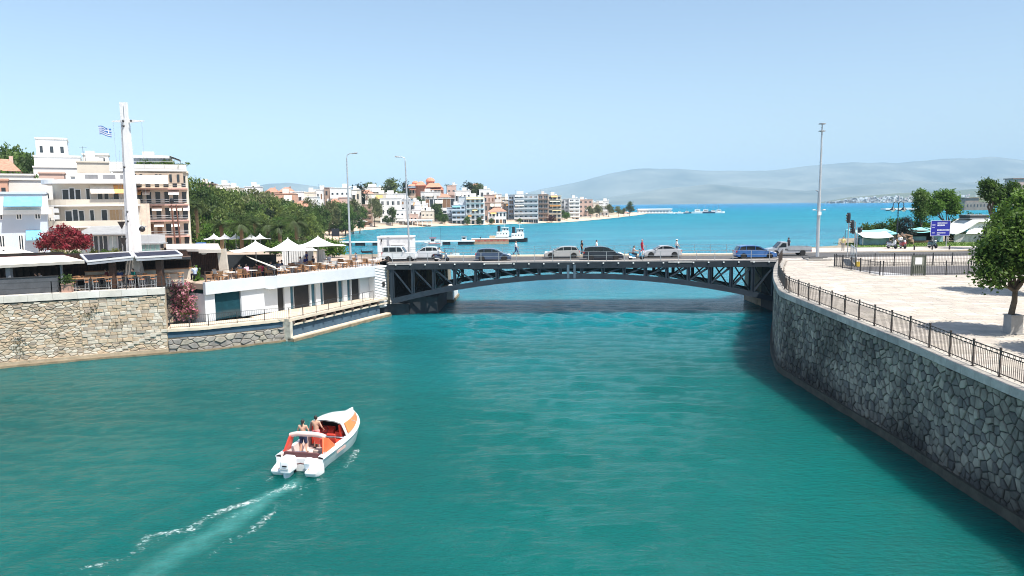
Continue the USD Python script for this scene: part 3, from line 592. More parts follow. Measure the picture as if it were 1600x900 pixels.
def car(label, loc, rz, L, W, H, rgb, low, cab, pillars, wb, group='cars crossing the bridge', rails=False, sc=1.0, cat='car'):
    """low: outline of the lower body, cab: of the cabin, in fractions of length and height from the rear bumper; pillars: where the side glass is divided"""
    t = Thing('car', label, cat, loc, rz, sc, group); pt = paint(rgb); P = lambda q: [((x - .5) * L, z * H) for x, z in q]
    lo = P(low); mid = side(lo, W * .82); c = np.mean(lo, 0); edge = side(lo, W * .09, .95)
    out = mid
    o = ext(np.array(lo) - c, W * .09, (.955, .93)).rotate((90, 0, 0)).translate((c[0], 0, c[1]))
    out = out + o.translate((0, -W * .41, 0)) + o.mirror((0, 1, 0)).translate((0, W * .41, 0))
    for x in wb: out = out - m3.Manifold.cylinder(W * 2, .37, .37, 20, True).rotate((90, 0, 0)).translate(((x - .5) * L, 0, .31)).translate((0, 0, 0)) if False else out - sum_wheel((x - .5) * L, W)
    t.part('body', MB().man(out), pt, smooth=32)
    cb = P(cab); cz = np.mean(cb, 0); gh = ext(np.array(cb) - cz, W * .44, (.93, .86)).rotate((90, 0, 0)); gh = (gh + gh.mirror((0, 1, 0))).translate((cz[0], 0, cz[1]))
    t.part('cabin', MB().man(gh), pt, smooth=30)
    g = Polygon(cb).buffer(-.075, join_style=2); gp = np.array(g.exterior.coords)[:-1]; gl = ext(gp - cz, W * .44 + .012, (.93, .86)).rotate((90, 0, 0)); gl = (gl + gl.mirror((0, 1, 0))).translate((cz[0], 0, cz[1]))
    xs = [-.9] + list(pillars) + [1.9]
    for a, b in zip(xs[:-1], xs[1:]):
        seg = gl.trim_by_plane((1, 0, 0), (a - .5) * L + .035).trim_by_plane((-1, 0, 0), -((b - .5) * L - .035))
        for s in (-1, 1):
            h = half(seg, s).trim_by_plane((0, s, 0), W * .25)
            if not h.is_empty(): t.part('side_window', MB().man(h), carglass)
    (x0, z0), (x1, z1) = cb[-1], cb[-2]                                               # windscreen line, last two points of the cabin outline
    def plate(a, b, w, nm, lk, off=.014, q=(.1, .9)):
        a, b = np.array(a, float), np.array(b, float); a, b = a + (b - a) * q[0], a + (b - a) * q[1]; d = unit(b - a); n = np.array([d[1], -d[0]]) if True else 0
        n = n if (n[0] > 0) == (a[0] > 0) else -n
        A, B = a + n * off, b + n * off; A2, B2 = a - n * .03, b - n * .03; w2 = w * .9
        t.part(nm, MB().add([(A[0], -w / 2, A[1]), (A[0], w / 2, A[1]), (B[0], w2 / 2, B[1]), (B[0], -w2 / 2, B[1]), (A2[0], -w / 2, A2[1]), (A2[0], w / 2, A2[1]), (B2[0], w2 / 2, B2[1]), (B2[0], -w2 / 2, B2[1])], [[0, 1, 2, 3], [7, 6, 5, 4], [0, 4, 5, 1], [1, 5, 6, 2], [2, 6, 7, 3], [3, 7, 4, 0]]), lk)
    plate(cb[-1], cb[-2], W * .74, 'windscreen', carglass); plate(cb[0], cb[1], W * .70, 'rear_window', carglass)
    zf, zr = lo[-2][1], lo[1][1]
    for s in (-1, 1):
        t.part('headlight', MB().man(m3.Manifold.batch_hull([ball((L / 2 - .16, s * W * .36, H * .45), .08, 8), ball((L / 2 - .42, s * W * .43, H * .49), .05, 8)])), clear_lens, smooth=60)
        t.part('tail_light', MB().box((-L / 2 + .085, s * W * .40, H * .55), (.16, W * .12, H * .13)), red_lens)
        t.part('mirror', MB().man(m3.Manifold.batch_hull([ball((cb[-1][0] - .22, s * (W * .5 + .03), H * .64), .065, 8), ball((cb[-1][0] - .25, s * (W * .5 + .11), H * .65), .07, 8)])), pt, smooth=60)
        t.part('sill', MB().box((0, s * W * .455, .21), (L * .5, .06, .1)), trim)
        t.part('door_handle', MB().box((-.08 * L, s * (W * .478), H * .555), (.17, .05, .03)), trim)
    t.part('front_bumper', MB().box((L / 2 - .09, 0, .27), (.14, W * .8, .14)), trim); t.part('rear_bumper', MB().box((-L / 2 + .09, 0, .3), (.14, W * .8, .12)), trim)
    t.part('number_plate', MB().box((-L / 2 + .005, 0, H * .42), (.03, .5, .11)), plate_look)
    if rails:
        for s in (-1, 1): t.part('roof_rail', MB().tube([(-.28 * L, s * W * .33, H + .0), (-.26 * L, s * W * .33, H + .06), (.1 * L, s * W * .33, H + .06), (.12 * L, s * W * .33, H)], .02, 5), trim)
    for x in wb:
        for s in (-1, 1): wheel(t, (x - .5) * L, s * (W / 2 - .12))
    return t
def sum_wheel(x, W):
    c = m3.Manifold.cylinder(.5, .37, .37, 20, True).rotate((90, 0, 0)); return c.translate((x, W / 2, .31)) + c.translate((x, -W / 2, .31))
HATCH = dict(low=[(.01, .2), (0, .42), (.02, .62), (.10, .645), (.62, .62), (.80, .585), (.95, .48), (1, .36), (.995, .18), (.9, .14), (.1, .14)], cab=[(.03, .61), (.10, .94), (.22, .995), (.44, 1.0), (.56, .94), (.78, .585)], pillars=(.25, .47), wb=(.18, .81))
MPV = dict(low=[(.01, .2), (0, .42), (.01, .58), (.08, .60), (.66, .58), (.84, .53), (.96, .44), (1, .33), (.995, .18), (.9, .13), (.1, .13)], cab=[(.015, .57), (.05, .93), (.14, .99), (.45, 1.0), (.58, .95), (.83, .53)], pillars=(.26, .5), wb=(.18, .81))
COUPE = dict(low=[(.01, .2), (0, .46), (.02, .66), (.14, .69), (.60, .66), (.80, .62), (.95, .5), (1, .38), (.995, .18), (.9, .13), (.1, .13)], cab=[(.10, .66), (.26, .91), (.36, .985), (.48, 1.0), (.56, .95), (.74, .64)], pillars=(.5,), wb=(.20, .81))
SUV = dict(low=[(.01, .24), (0, .42), (.01, .58), (.06, .60), (.66, .595), (.90, .57), (.985, .53), (1, .38), (.995, .22), (.9, .18), (.1, .18)], cab=[(.01, .58), (.03, .94), (.08, .99), (.5, 1.0), (.58, .97), (.69, .58)], pillars=(.22, .43), wb=(.19, .81))
def two_wheeler(label, loc, rz, rgb, cat='scooter', group=None, box_rgb=None, big=False, name='scooter'):
    t = Thing(name, label, cat, loc, rz, 1.08 if big else 1.0, group); pt = paint(rgb); r = .29 if big else .24
    def wh(x):
        b = MB().lathe([(r * .66, -.06), (r * .95, -.055), (r, 0), (r * .95, .055), (r * .66, .06), (r * .66, -.06)], n=18); v, f = b.get(); w_ = t.part('wheel', (np.c_[v[:, 0] + x, v[:, 2], v[:, 1] + r], f[:, ::-1]), tyre, smooth=50)
        b = MB().lathe([(.001, -.05), (r * .2, -.05), (r * .24, -.02), (r * .66, -.03), (r * .66, .03), (r * .24, .02), (r * .2, .05), (.001, .05)], n=14); v, f = b.get(); t.part('rim', (np.c_[v[:, 0] + x, v[:, 2], v[:, 1] + r], f[:, ::-1]), alloy, w_)
    wh(-.62); wh(.64)
    H_ = m3.Manifold.batch_hull
    t.part('body', MB().man(H_([ball((-.75, 0, .72), .1), ball((-.6, .1, .5), .12), ball((-.6, -.1, .5), .12), ball((-.1, 0, .42), .14), ball((-.15, 0, .66), .12)])), pt, smooth=50)
    t.part('footboard', MB().man(H_([ball((-.1, .12, .33), .06), ball((-.1, -.12, .33), .06), ball((.32, .12, .32), .06), ball((.32, -.12, .32), .06)])), trim, smooth=50)
    t.part('leg_shield', MB().man(H_([ball((.34, .2, .4), .05), ball((.34, -.2, .4), .05), ball((.44, .15, .8), .05), ball((.44, -.15, .8), .05), ball((.52, 0, .62), .1)])), pt, smooth=50)
    t.part('front_mudguard', MB().man(H_([ball((.64, 0, .5), .075), ball((.84, 0, .42), .05), ball((.46, 0, .46), .07)])), pt, smooth=50)
    t.part('fork', MB().tube([(.64, .075, r), (.5, .06, .8)], .022).tube([(.64, -.075, r), (.5, -.06, .8)], .022), chrome)
    t.part('seat', MB().man(H_([ball((-.75, 0, .8), .09), ball((-.3, .08, .77), .08), ball((-.3, -.08, .77), .08), ball((.0, 0, .76), .07)])), trim, smooth=50)
    t.part('handlebar', MB().tube([(.36, -.35, .98), (.42, -.12, 1.0), (.42, .12, 1.0), (.36, .35, .98)], .017), trim)
    t.part('headlight', MB().man(H_([ball((.53, .05, .9), .08), ball((.53, -.05, .9), .08)])), clear_lens, smooth=60); t.part('windscreen', MB().man(H_([ball((.5, .14, .98), .012, 6), ball((.5, -.14, .98), .012, 6), ball((.36, .1, 1.25), .012, 6), ball((.36, -.1, 1.25), .012, 6)])), carglass)
    for s in (-1, 1): t.part('mirror', MB().tube([(.4, s * .2, 1.0), (.38, s * .3, 1.17)], .009, 4).man(ball((.38, s * .31, 1.2), .055, 8)), trim)
    t.part('tail_light', MB().box((-.87, 0, .74), (.05, .16, .07)), red_lens); t.part('exhaust', MB().tube([(-.1, -.16, .26), (-.75, -.2, .34)], [.04, .06], 8), chrome); t.part('number_plate', MB().box((-.86, 0, .56), (.02, .18, .14)), plate_look)
    t.part('stand', MB().bar((-.15, .1, .3), (-.2, .22, .01), .03, .03), trim)
    if box_rgb is not None: t.part('top_box', MB().man(H_([ball((-.95 + i * .3, j * .16, .98 + k * .24), .05, 8) for i in (0, 1) for j in (-1, 1) for k in (0, 1)])), paint(box_rgb), smooth=50)
    return t
# ================================================================ the bridge
BL, BR = np.array([-13.7, 80.5]), np.array([28.75, 79.2]); eb = unit(BR - BL); nb = np.array([-eb[1], eb[0]]); BLEN = np.linalg.norm(BR - BL)
def bp(s, t, z): q = BL + eb * s + nb * t; return np.array([q[0], q[1], z])
BRZ = math.atan2(eb[1], eb[0])
steel = M('bridge_steel', (.024, .038, .054), rough=.55, scale=1.2, rgb2=(.013, .022, .034), bump=.2, detail=6); steel_d = M('bridge_steel_dark', (.018, .026, .036), rough=.6, scale=1.2, rgb2=(.010, .016, .022), bump=.2)
bg = Thing('bascule_bridge', 'dark blue steel arched truss bridge carrying traffic over the channel', 'bridge', bp(0, 0, 5.84), BRZ)
def bw(nm, mb, lk=steel, **k): return bg.part(nm, mb, lk, world=True, **k)
def bbox(s0, s1, t0, t1, z0, z1): return MB().obox(bp(s0, t0, z0), bp(s1, t0, z0) - bp(s0, t0, z0), bp(s0, t1, z0) - bp(s0, t0, z0), (0, 0, z1 - z0))
bw('road_deck', bbox(0, BLEN, 1.2, 9.0, 5.42, 5.70), road_look)
bw('footway', bbox(0, BLEN, .02, 1.2, 5.50, 5.84), pave_look); bw('footway', bbox(0, BLEN, 9.0, 10.5, 5.42, 5.88), M('far_kerb', (.62, .52, .38), rough=.8, var=.15), label='sand coloured raised far footway')
for a, b in ((.2, 2.8), (BLEN * .253, BLEN * .253 + 3.0), (BLEN * .722, BLEN * .722 + 2.6), (BLEN - 3, BLEN - .2)): bw('service_panel', bbox(a, b, -.09, -.052, 5.58, 5.74), M('panel_grey', (.40, .38, .36), rough=.6))
bw('edge_girder', bbox(0, BLEN, -.05, .0, 5.06, 5.71), steel_d); bw('fascia', bbox(0, BLEN, -.03, .018, 5.72, 5.86), M('fascia_look', (.23, .22, .22), rough=.7, var=.2))
def zlow(s): return 3.93 - 2.75 * abs(2 * s / BLEN - 1) ** 2
N = 18; S = np.linspace(.5, BLEN - .35, N + 1)
for t in (.12, 8.9):
    for i in range(N):
        a, b = S[i], S[i + 1]
        bw('lower_chord', MB().bar(bp(a - .02, t, zlow(a) + .27), bp(b + .02, t, zlow(b) + .27), .34, .52), steel)
        bw('lower_flange', MB().bar(bp(a - .02, t, zlow(a)), bp(b + .02, t, zlow(b)), .52, .05), steel)
        mid = (a + b) / 2
        if mid < BLEN / 2: A, B = bp(a + .1, t, 5.1), bp(b - .1, t, zlow(b) + .5)
        else: A, B = bp(b - .1, t, 5.1), bp(a + .1, t, zlow(a) + .5)
        bw('diagonal', MB().bar(A, B, .14, .16), steel)
    for i in range(N + 1):
        wv = .42 if i in (0, N) else .30
        p = bw('upright', MB().bar(bp(S[i], t, zlow(S[i]) + .4), bp(S[i], t, 5.2), wv, .12, (0, 1, 0)), steel)
        bg.part('flange', MB().bar(bp(S[i] - wv / 2, t - .02, zlow(S[i]) + .5), bp(S[i] - wv / 2, t - .02, 5.1), .045, .30, (0, 1, 0)), steel, p, world=True); bg.part('flange', MB().bar(bp(S[i] + wv / 2, t - .02, zlow(S[i]) + .5), bp(S[i] + wv / 2, t - .02, 5.1), .045, .30, (0, 1, 0)), steel, p, world=True)
    bw('upper_chord', bbox(.1, BLEN - .1, t - .16, t + .16, 5.06, 5.40), steel_d)
for i in range(N + 1):
    bw('cross_beam', MB().bar(bp(S[i], .2, 5.12), bp(S[i], 8.8, 5.12), .22, .55), steel_d)
    if i in (0, 1, 2, 3, 4, 5, 13, 14, 15, 16, 17, 18):
        bw('bracing', MB().bar(bp(S[i], .3, zlow(S[i]) + .3), bp(S[i], 8.7, 5.0), .12, .14), steel_d); bw('bracing', MB().bar(bp(S[i], 8.7, zlow(S[i]) + .3), bp(S[i], .3, 5.0), .12, .14), steel_d)
        bw('bottom_beam', MB().bar(bp(S[i], .3, zlow(S[i]) + .3), bp(S[i], 8.7, zlow(S[i]) + .3), .16, .3), steel_d)
for t in (3, 6): bw('stringer', bbox(.2, BLEN - .2, t - .1, t + .1, 5.0, 5.41), steel_d)
for s in (-.35, .35): bw('centre_lock', bbox(BLEN / 2 - 1.05 + s - .13, BLEN / 2 - 1.05 + s + .13, -.1, .3, 3.95, 5.44), M('lock_grey', (.09, .13, .165), rough=.5))
for i in range(26): bw('bracket_lamp', MB().box(bp(1 + i * (BLEN - 2) / 25, -.10, 5.60), (.15, .09, .13), BRZ), plate_look)
rail_grey = M('rail_grey', (.42, .42, .42), rough=.5, metal=.4)
for s in np.arange(.6, BLEN, 1.95): bw('rail_post', MB().bar(bp(s, .1, 5.84), bp(s, .1, 6.86), .06, .06, (1, 0, 0)), rail_grey)
for z in (6.84, 6.4): bw('hand_rail', MB().bar(bp(.6, .1, z), bp(BLEN - .5, .1, z), .028, .028), rail_grey)
rg2 = M('rail_blue_grey', (.18, .24, .27), rough=.5)
for s in np.arange(.6, BLEN, 1.95): bw('far_rail_post', MB().bar(bp(s, 10.4, 5.88), bp(s, 10.4, 6.95), .05, .05, (1, 0, 0)), rg2)
for z in (6.93, 6.6, 6.25): bw('far_hand_rail', MB().bar(bp(.6, 10.4, z), bp(BLEN - .5, 10.4, z), .03, .03), rg2)
# piers
white_wall = M('white_quay', (.70, .70, .68), rough=.8, scale=.8, var=.08, detail=6, bump=.15); foot_look = M('wet_foot', (.30, .24, .15), rough=.8, scale=1.5, rgb2=(.16, .12, .07), bump=.5)
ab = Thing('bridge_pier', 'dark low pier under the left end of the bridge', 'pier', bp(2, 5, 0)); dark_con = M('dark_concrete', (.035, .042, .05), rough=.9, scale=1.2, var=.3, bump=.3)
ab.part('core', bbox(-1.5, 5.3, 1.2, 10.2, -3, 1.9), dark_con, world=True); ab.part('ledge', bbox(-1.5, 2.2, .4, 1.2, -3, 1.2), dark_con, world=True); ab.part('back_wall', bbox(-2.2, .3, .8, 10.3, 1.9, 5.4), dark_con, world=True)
aq = Thing('quay_block', 'white quay block seen through the left end of the bridge', 'quay', bp(3, 12, 0))
aq.part('base', bbox(-2, 6.0, 10.6, 17.0, .35, 2.0), white_wall, world=True); aq.part('footing', bbox(-2, 6.15, 10.5, 17.15, -3, .33), foot_look, world=True); aq.part('upper_wall', bbox(-2, 4.6, 10.9, 16.5, 2.0, 5.2), white_wall, world=True)
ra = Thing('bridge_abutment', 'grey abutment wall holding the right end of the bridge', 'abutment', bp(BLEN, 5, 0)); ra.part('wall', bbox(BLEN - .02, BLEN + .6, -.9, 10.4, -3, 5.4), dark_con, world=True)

# ---- the traffic
ZR = 5.70
def on_bridge(px, t, z=ZR):
    d = ray(px, 400); k = ((BL + nb * t) @ nb) / (d[:2] @ nb); q = d[:2] * k; return np.array([q[0], q[1], z])
NEAR, FAR = 3.3, 6.9
car('white off-roader with roof rails at the left end of the bridge', on_bridge(625, NEAR), BRZ, 3.95, 1.68, 1.78, (.72, .73, .73), **SUV, rails=True)
car('small white hatchback driving left beside the white off-roader', on_bridge(665, FAR), BRZ + PI, 3.6, 1.65, 1.52, (.70, .71, .72), **HATCH)
car('dark blue hatchback on the bridge between the left scooter and the first silver hatchback', on_bridge(771, NEAR), BRZ, 4.05, 1.74, 1.46, (.055, .085, .15), **HATCH)
car('silver hatchback driving left, left of the black people carrier on the bridge', on_bridge(878, FAR), BRZ + PI, 4.25, 1.75, 1.42, (.46, .45, .43), **HATCH)
car('long black people carrier near the middle of the bridge', on_bridge(942, NEAR), BRZ, 4.5, 1.8, 1.58, (.022, .028, .04), **MPV)
car('silver coupe with dark windows behind the turquoise scooter', on_bridge(1034, FAR), BRZ + PI, 4.45, 1.76, 1.42, (.52, .52, .53), **COUPE)
car('bright blue hatchback at the right end of the bridge', on_bridge(1179, NEAR), BRZ, 4.55, 1.78, 1.55, (.03, .13, .36), **HATCH)
pk = on_bridge(1230, FAR + .3, 5.76); t = Thing('pickup_truck', 'silver pickup truck with open load bed right of the blue hatchback', 'pickup truck', pk, BRZ + PI); pt = paint((.42, .43, .45))
lo = [(-2.5, .42), (-2.5, .62), (.55, .62), (.55, .95), (1.6, .92), (2.42, .82), (2.5, .6), (2.48, .36), (1.2, .32), (-1.2, .36)]
t.part('body', MB().man(side(lo, 1.66) - sum_wheel(1.6, 1.7) - sum_wheel(-1.5, 1.7)), pt, smooth=30)
cb = np.array([(.2, .9), (.24, 1.62), (.9, 1.66), (1.55, .92)]); cz = cb.mean(0); gh = ext(cb - cz, .8, (.94, .88)).rotate((90, 0, 0)); t.part('cabin', MB().man((gh + gh.mirror((0, 1, 0))).translate((cz[0], 0, cz[1]))), pt, smooth=30)
for s in (-1, 1):
    gp = np.array([(.36, .98), (.38, 1.5), (.85, 1.53), (1.3, .98)]); g = ext(gp - cz, .812, (.94, .88)).rotate((90, 0, 0)); g = (g if s < 0 else g.mirror((0, 1, 0))).translate((cz[0], 0, cz[1])); t.part('side_window', MB().man(g.trim_by_plane((0, s, 0), .4)), carglass)
    t.part('side_board', MB().box((-1.15, s * .86, .86), (2.7, .04, .42)), M('dull_alloy', (.45, .46, .47), rough=.4, metal=.5)); t.part('headlight', MB().box((2.42, s * .62, .7), (.12, .26, .14)), clear_lens); t.part('tail_light', MB().box((-2.52, s * .75, .55), (.05, .12, .2)), red_lens); t.part('mirror', MB().box((1.2, s * .98, 1.1), (.08, .2, .18)), trim)
t.part('windscreen', MB().add([(1.52, -.66, .99), (1.52, .66, .99), (.98, .62, 1.6), (.98, -.62, 1.6)], [[0, 1, 2, 3]]), carglass)
t.part('load_floor', MB().box((-1.15, 0, .66), (2.7, 1.68, .06)), trim); t.part('tail_board', MB().box((-2.48, 0, .86), (.04, 1.7, .42)), M('dull_alloy', (.4, .4, .4))); t.part('rack', MB().tube([(.1, -.75, .9), (.1, -.75, 1.55), (.1, .75, 1.55), (.1, .75, .9)], .025, 6), trim)
for x in (1.6, -1.5):
    for s in (-1, 1): wheel(t, x, s * .74, .33)
q = on_bridge(690, NEAR - .4); two_wheeler('dark blue scooter ridden behind the white off-roader on the bridge', q, BRZ, (.05, .07, .12), group=None)
person('rider in white shirt on the dark blue scooter at the left of the bridge', q + [-.38 * eb[0], -.38 * eb[1], -.03], BRZ - PI / 2, RIDE, top=(.78, .78, .76), low=(.05, .06, .1), group=None)
q = on_bridge(994, NEAR - .6); two_wheeler('turquoise scooter in front of the silver coupe on the bridge', q, BRZ, (.02, .25, .42))
person('rider in pale pink top on the turquoise scooter in mid-bridge', q + [-.38 * eb[0], -.38 * eb[1], -.03], BRZ - PI / 2, RIDE, top=(.62, .45, .40), low=(.04, .04, .05), sleeve=.4)
for px, kw, lb in ((806, dict(top=(.72, .76, .80), low=(.04, .07, .14), pose=WALK), 'person in white shirt walking right on the far footway, right of the dark blue hatchback'), (909, dict(top=(.015, .015, .02), low=(.015, .015, .02), long_hair=True), 'person in black standing behind the rear of the black people carrier'),
                   (932, dict(top=(.75, .78, .8), low=(.1, .1, .12)), 'person in white top standing behind the roof of the black people carrier'), (1003, dict(top=(.5, .03, .06), low=(.42, .03, .05), hat=(.6, .4, .35), pose=WALK), 'person in red clothes and hat walking behind the turquoise scooter'),
                   (1057, dict(top=(.76, .77, .76), low=(.06, .08, .13), hat=(.75, .75, .72), pose=WALK), 'person in white shirt and pale hat behind the rear of the silver coupe')):
    person(lb, on_bridge(px, 9.75, 5.88), BRZ - PI / 2, group=None, **kw)
person('person in dark top standing behind the load bed of the pickup truck', D(1232, 392, 91.0) * [1, 1, 0] + [0, 0, 5.88], .6, top=(.03, .035, .05), low=(.03, .03, .04))
person('person in pale yellow top beside the traffic lights', D(1317, 392, 91.6) * [1, 1, 0] + [0, 0, 5.88], 2.6, top=(.66, .55, .25), low=(.35, .33, .3))
# ================================================================ things on the right bank
def GP(px, py):
    z = 5.5
    for _ in range(8): p = G(px, py, z); z = float(zp(p[1]))
    return p * [1, 1, 0] + [0, 0, z]
white_paint = M('white_paint', (.78, .78, .76), rough=.5, var=.05, scale=2)
grey_metal = M('grey_metal', (.34, .35, .36), rough=.45, metal=.3, var=.1)
# plane trees of the square: one seen whole, two whose crowns and shadows reach in
p0 = GP(1582, 521)
def square_tree(label, p, seed, rz):
    lobes = [((-1.0, .1, 3.9), (.95, .9, .7)), ((.9, -.2, 3.7), (1.0, 1.1, .7)), ((.1, 1.0, 4.0), (1.0, .9, .7)), ((.2, -1.0, 4.0), (1.0, .9, .7)), ((-.5, 0, 5.0), (1.1, 1.1, .75)), ((1.0, .3, 5.2), (.95, 1.0, .7)), ((1.7, .1, 4.5), (.8, .8, .65)), ((-1.55, -.3, 3.2), (.65, .65, .5)), ((.5, .1, 6.0), (.85, .85, .6)), ((-1.2, .4, 4.6), (.6, .6, .5))]
    return tree_at('plane_tree', label, 'tree', p, lobes, 16000, .22, leaf_look('plane_leaf', (.22, .37, .05), (.06, .14, .025), scale=1.6, trans=.4), trunk=(2.35, .18), seed=seed, sc=.93, clump=.26, limbs=9, rz=rz, group=None, per=30)
tr0 = square_tree('leafy green tree growing out of a pale planter on the square', p0, 21, 0.0)
tr0.copy('green tree at the right edge of the square behind the tree in the planter', (35.2, 49.3, 5.6), 2.1, 1.08); tr0.copy('nearest tree of the square, seen by its shadow at the right edge', (26.2, 31.6, 5.1), 4.0, .95)
pl = Thing('planter', 'tall pale stone planter around the trunk of the tree on the square', 'planter', p0); q = M('planter_look', (.30, .29, .275), rough=.85, scale=3, var=.12, bump=.2)
for a in range(4): pl.part('side', MB().box(rotz(np.array([0, -.27, .46]), a * PI / 2), (.60 if a % 2 == 0 else .54, .06, .92) if a % 2 == 0 else (.06, .48, .92)), q)
pl.part('rim', MB().bb(-.34, -.34, .92, .34, -.2, .97).bb(-.34, .2, .92, .34, .34, .97).bb(-.34, -.2, .92, -.2, .2, .97).bb(.2, -.2, .92, .34, .2, .97), q, kind='stuff'); pl.part('soil', MB().bb(-.24, -.24, .7, .24, .24, .86), land_look); pl.part('foot', MB().bb(-.36, -.36, 0, .36, .36, .05), q)

# tall light mast
p = D(1277, 407, 78.2); p[2] = 5.85
t = Thing('light_mast', 'tall thin pale metal light mast on a slab at the corner of the square', 'light mast', p)
t.part('pole', MB().tube([(0, 0, .3), (0, 0, 7), (0, 0, 13.9)], [.17, .13, .08], 10), M('galvanised', (.50, .51, .52), rough=.4, metal=.4, var=.06), smooth=60)
t.part('plinth', MB().bb(-1.25, -.75, 0, 1.25, .75, .16), M('plinth_look', (.38, .36, .33), rough=.85)); dk = M('dark_slab', (.12, .12, .12), rough=.8)
for x, y in ((-.35, -.45), (.5, .4), (-.75, .42)): t.part('weight_slab', MB().bb(x - .68, y - .18, .163, x + .68, y + .18, .34), dk)
for z, r in ((13.45, .34), (14.2, .36)): t.part('lamp_ring', MB().lathe([(.05, z - .08), (r, z - .04), (r, z + .05), (.05, z + .1)], n=14), grey_metal, smooth=40)
t.part('tip', MB().tube([(0, 0, 13.8), (0, 0, 14.25)], .05, 6), grey_metal)
t.part('cross_arm', MB().bar((-.6, 0, 5.25), (.6, 0, 5.25), .05, .05), grey_metal)
for x in (-.55, .55): t.part('side_lamp', MB().box((x, 0, 5.30), (.26, .18, .1)), white_paint)
t.part('junction_box', MB().box((-.02, -.2, 4.9), (.3, .2, .36)), white_paint)
p = D(1275.5, 390, 95.0); p[2] = 5.88; t = Thing('street_lamp', 'thin grey lamp post close behind the tall light mast', 'street lamp', p); t.part('pole', MB().tube([(0, 0, 0), (0, 0, 7.4)], [.09, .06], 8), grey_metal, smooth=60); t.part('lamp_head', MB().man(m3.Manifold.batch_hull([ball((0, 0, 7.4), .08), ball((0, .7, 7.55), .08)])), grey_metal)
# traffic lights
def traffic_light(label, px, Y, h, heads, sgn):
    p = D(px, 400, Y); p[2] = 5.86; t = Thing('traffic_light', label, 'traffic light', p); t.part('pole', MB().tube([(0, 0, 0), (0, 0, h)], .055, 8), grey_metal, smooth=60); blk = M('signal_black', (.02, .022, .025), rough=.5)
    for x, z, hh in heads:
        q = t.part('signal_head', MB().man(m3.Manifold.batch_hull([ball((x, y, z + k), .15, 8) for y in (-.06, .06) for k in (-hh / 2 + .12, hh / 2 - .12)])), blk)
        for k in range(3): t.part('visor', MB().lathe([(.085, 0), (.1, .16), (.09, .16), (.08, .01)], (0, 0, 0), 10).get() if False else MB().tube([(x - .14 * sgn, 0, z + (k - 1) * hh * .28), (x - .30 * sgn, 0, z + (k - 1) * hh * .28)], .085, 8), blk, q)
    t.part('backing', MB().box((heads[0][0] + .02, .12, heads[0][1]), (.36, .02, heads[0][2] + .1)), blk); return t
traffic_light('taller traffic light with an upright signal on top of its pole', 1324, 80, 3.9, [(0, 4.35, 1.0)], 1); traffic_light('shorter traffic light with two black signal heads beside the glass panel', 1334.5, 77, 4.0, [(-.28, 3.75, .75), (-.2, 3.05, .55)], 1)
traffic_light('low signal on a slim post at the edge of the stalls', 1338, 93, 2.9, [(.3, 2.5, .6)], -1)
# glass panel and its posts
a, b = GP(1337.5, 416), GP(1329, 405.5); d = unit(b - a); t = Thing('glass_screen', 'upright greenish glass screen with yellow foot at the end of the square', 'glass screen', a)
t.part('pane', MB().bar(a + [0, 0, .85], b + [0, 0, .85], .04, 1.35), M('frosted_glass', (.33, .38, .36), rough=.15, var=.1), world=True)
for q in (a, (a + b) / 2, b): t.part('post', MB().bar(q, q + [0, 0, 1.6], .07, .07, (1, 0, 0)), grey_metal, world=True)
t.part('foot', MB().box(a + [.1, -.2, .22], (.34, .34, .44)), M('yellow_foot', (.62, .42, .03), rough=.6), world=True); t.part('top_bar', MB().bar(a + [0, 0, 1.6], b + [0, 0, 1.6], .06, .06), grey_metal, world=True)
# fence round the sunken ramp
def fence(label, pts, h=1.1, gap=.14, posts=1.9, z=None, lk=iron, spike=True, name='iron_fence', off=.0):
    t = Thing(name, label, 'fence', pts[0])
    for a, b in zip(pts[:-1], pts[1:]):
        a, b = np.asarray(a, float), np.asarray(b, float); L = np.linalg.norm(b - a); n = max(1, round(L / posts))
        for i in range(n + 1): q = a + (b - a) * i / n; t.part('post', MB().bar(q, q + [0, 0, h + .12], .07, .07, (1, 0, 0)), lk, world=True)
        for zz in (.12, h - .04): t.part('rail', MB().bar(a + [0, 0, zz], b + [0, 0, zz], .035, .035), lk, world=True)
        k = int(L / gap)
        for i in range(1, k): q = a + (b - a) * i / k; t.part('baluster', MB().bar(q + [0, 0, .05], q + [0, 0, h + .03], .018, .018, (1, 0, 0)), lk, world=True)
    return t
z = 5.84; A = np.array([30.7, 60.7, z]); B = np.array([33.0, 60.4, z]); C = np.array([41.5, 60.8, z]); E = np.array([30.9, 69.9, z]); H2 = np.array([47.5, 69.9, z])
fence('black iron fence along the near side of the sunken ramp, right of the notice board', [(34.1, 60.6, z), C, C + [4, .2, 0]]); fence('black iron fence closing the left end of the sunken ramp', [(30.6, 69.6, z), (30.6, 60.9, z)]); fence('black iron fence along the near side of the ramp, left of the notice board', [A + [.1, .1, 0], B]); fence('black iron fence along the far side of the ramp beside the road', [E, H2])
setting('ramp', MB().add([(31, 61, 5.7), (52, 61, 3.6), (52, 69.6, 3.6), (31, 69.6, 5.7), (31, 61, 3), (52, 61, 3), (52, 69.6, 3), (31, 69.6, 3)], [[0, 1, 2, 3]]), M('ramp_look', (.40, .40, .41), rough=.8, var=.1))
setting('ramp_wall', MB().bb(31, 60.95, 3, 52, 61.05, 5.80).bb(31, 69.55, 3, 52, 69.65, 5.80), M('ramp_wall_look', (.20, .19, .19), rough=.9))
t = Thing('notice_board', 'dark framed notice board with a white sheet between the ramp fences', 'notice board', (33.5, 60.4, z)); fr = M('notice_frame', (.05, .06, .045), rough=.6)
for x in (-.55, .55): t.part('post', MB().box((x, 0, .85), (.09, .09, 1.7)), fr)
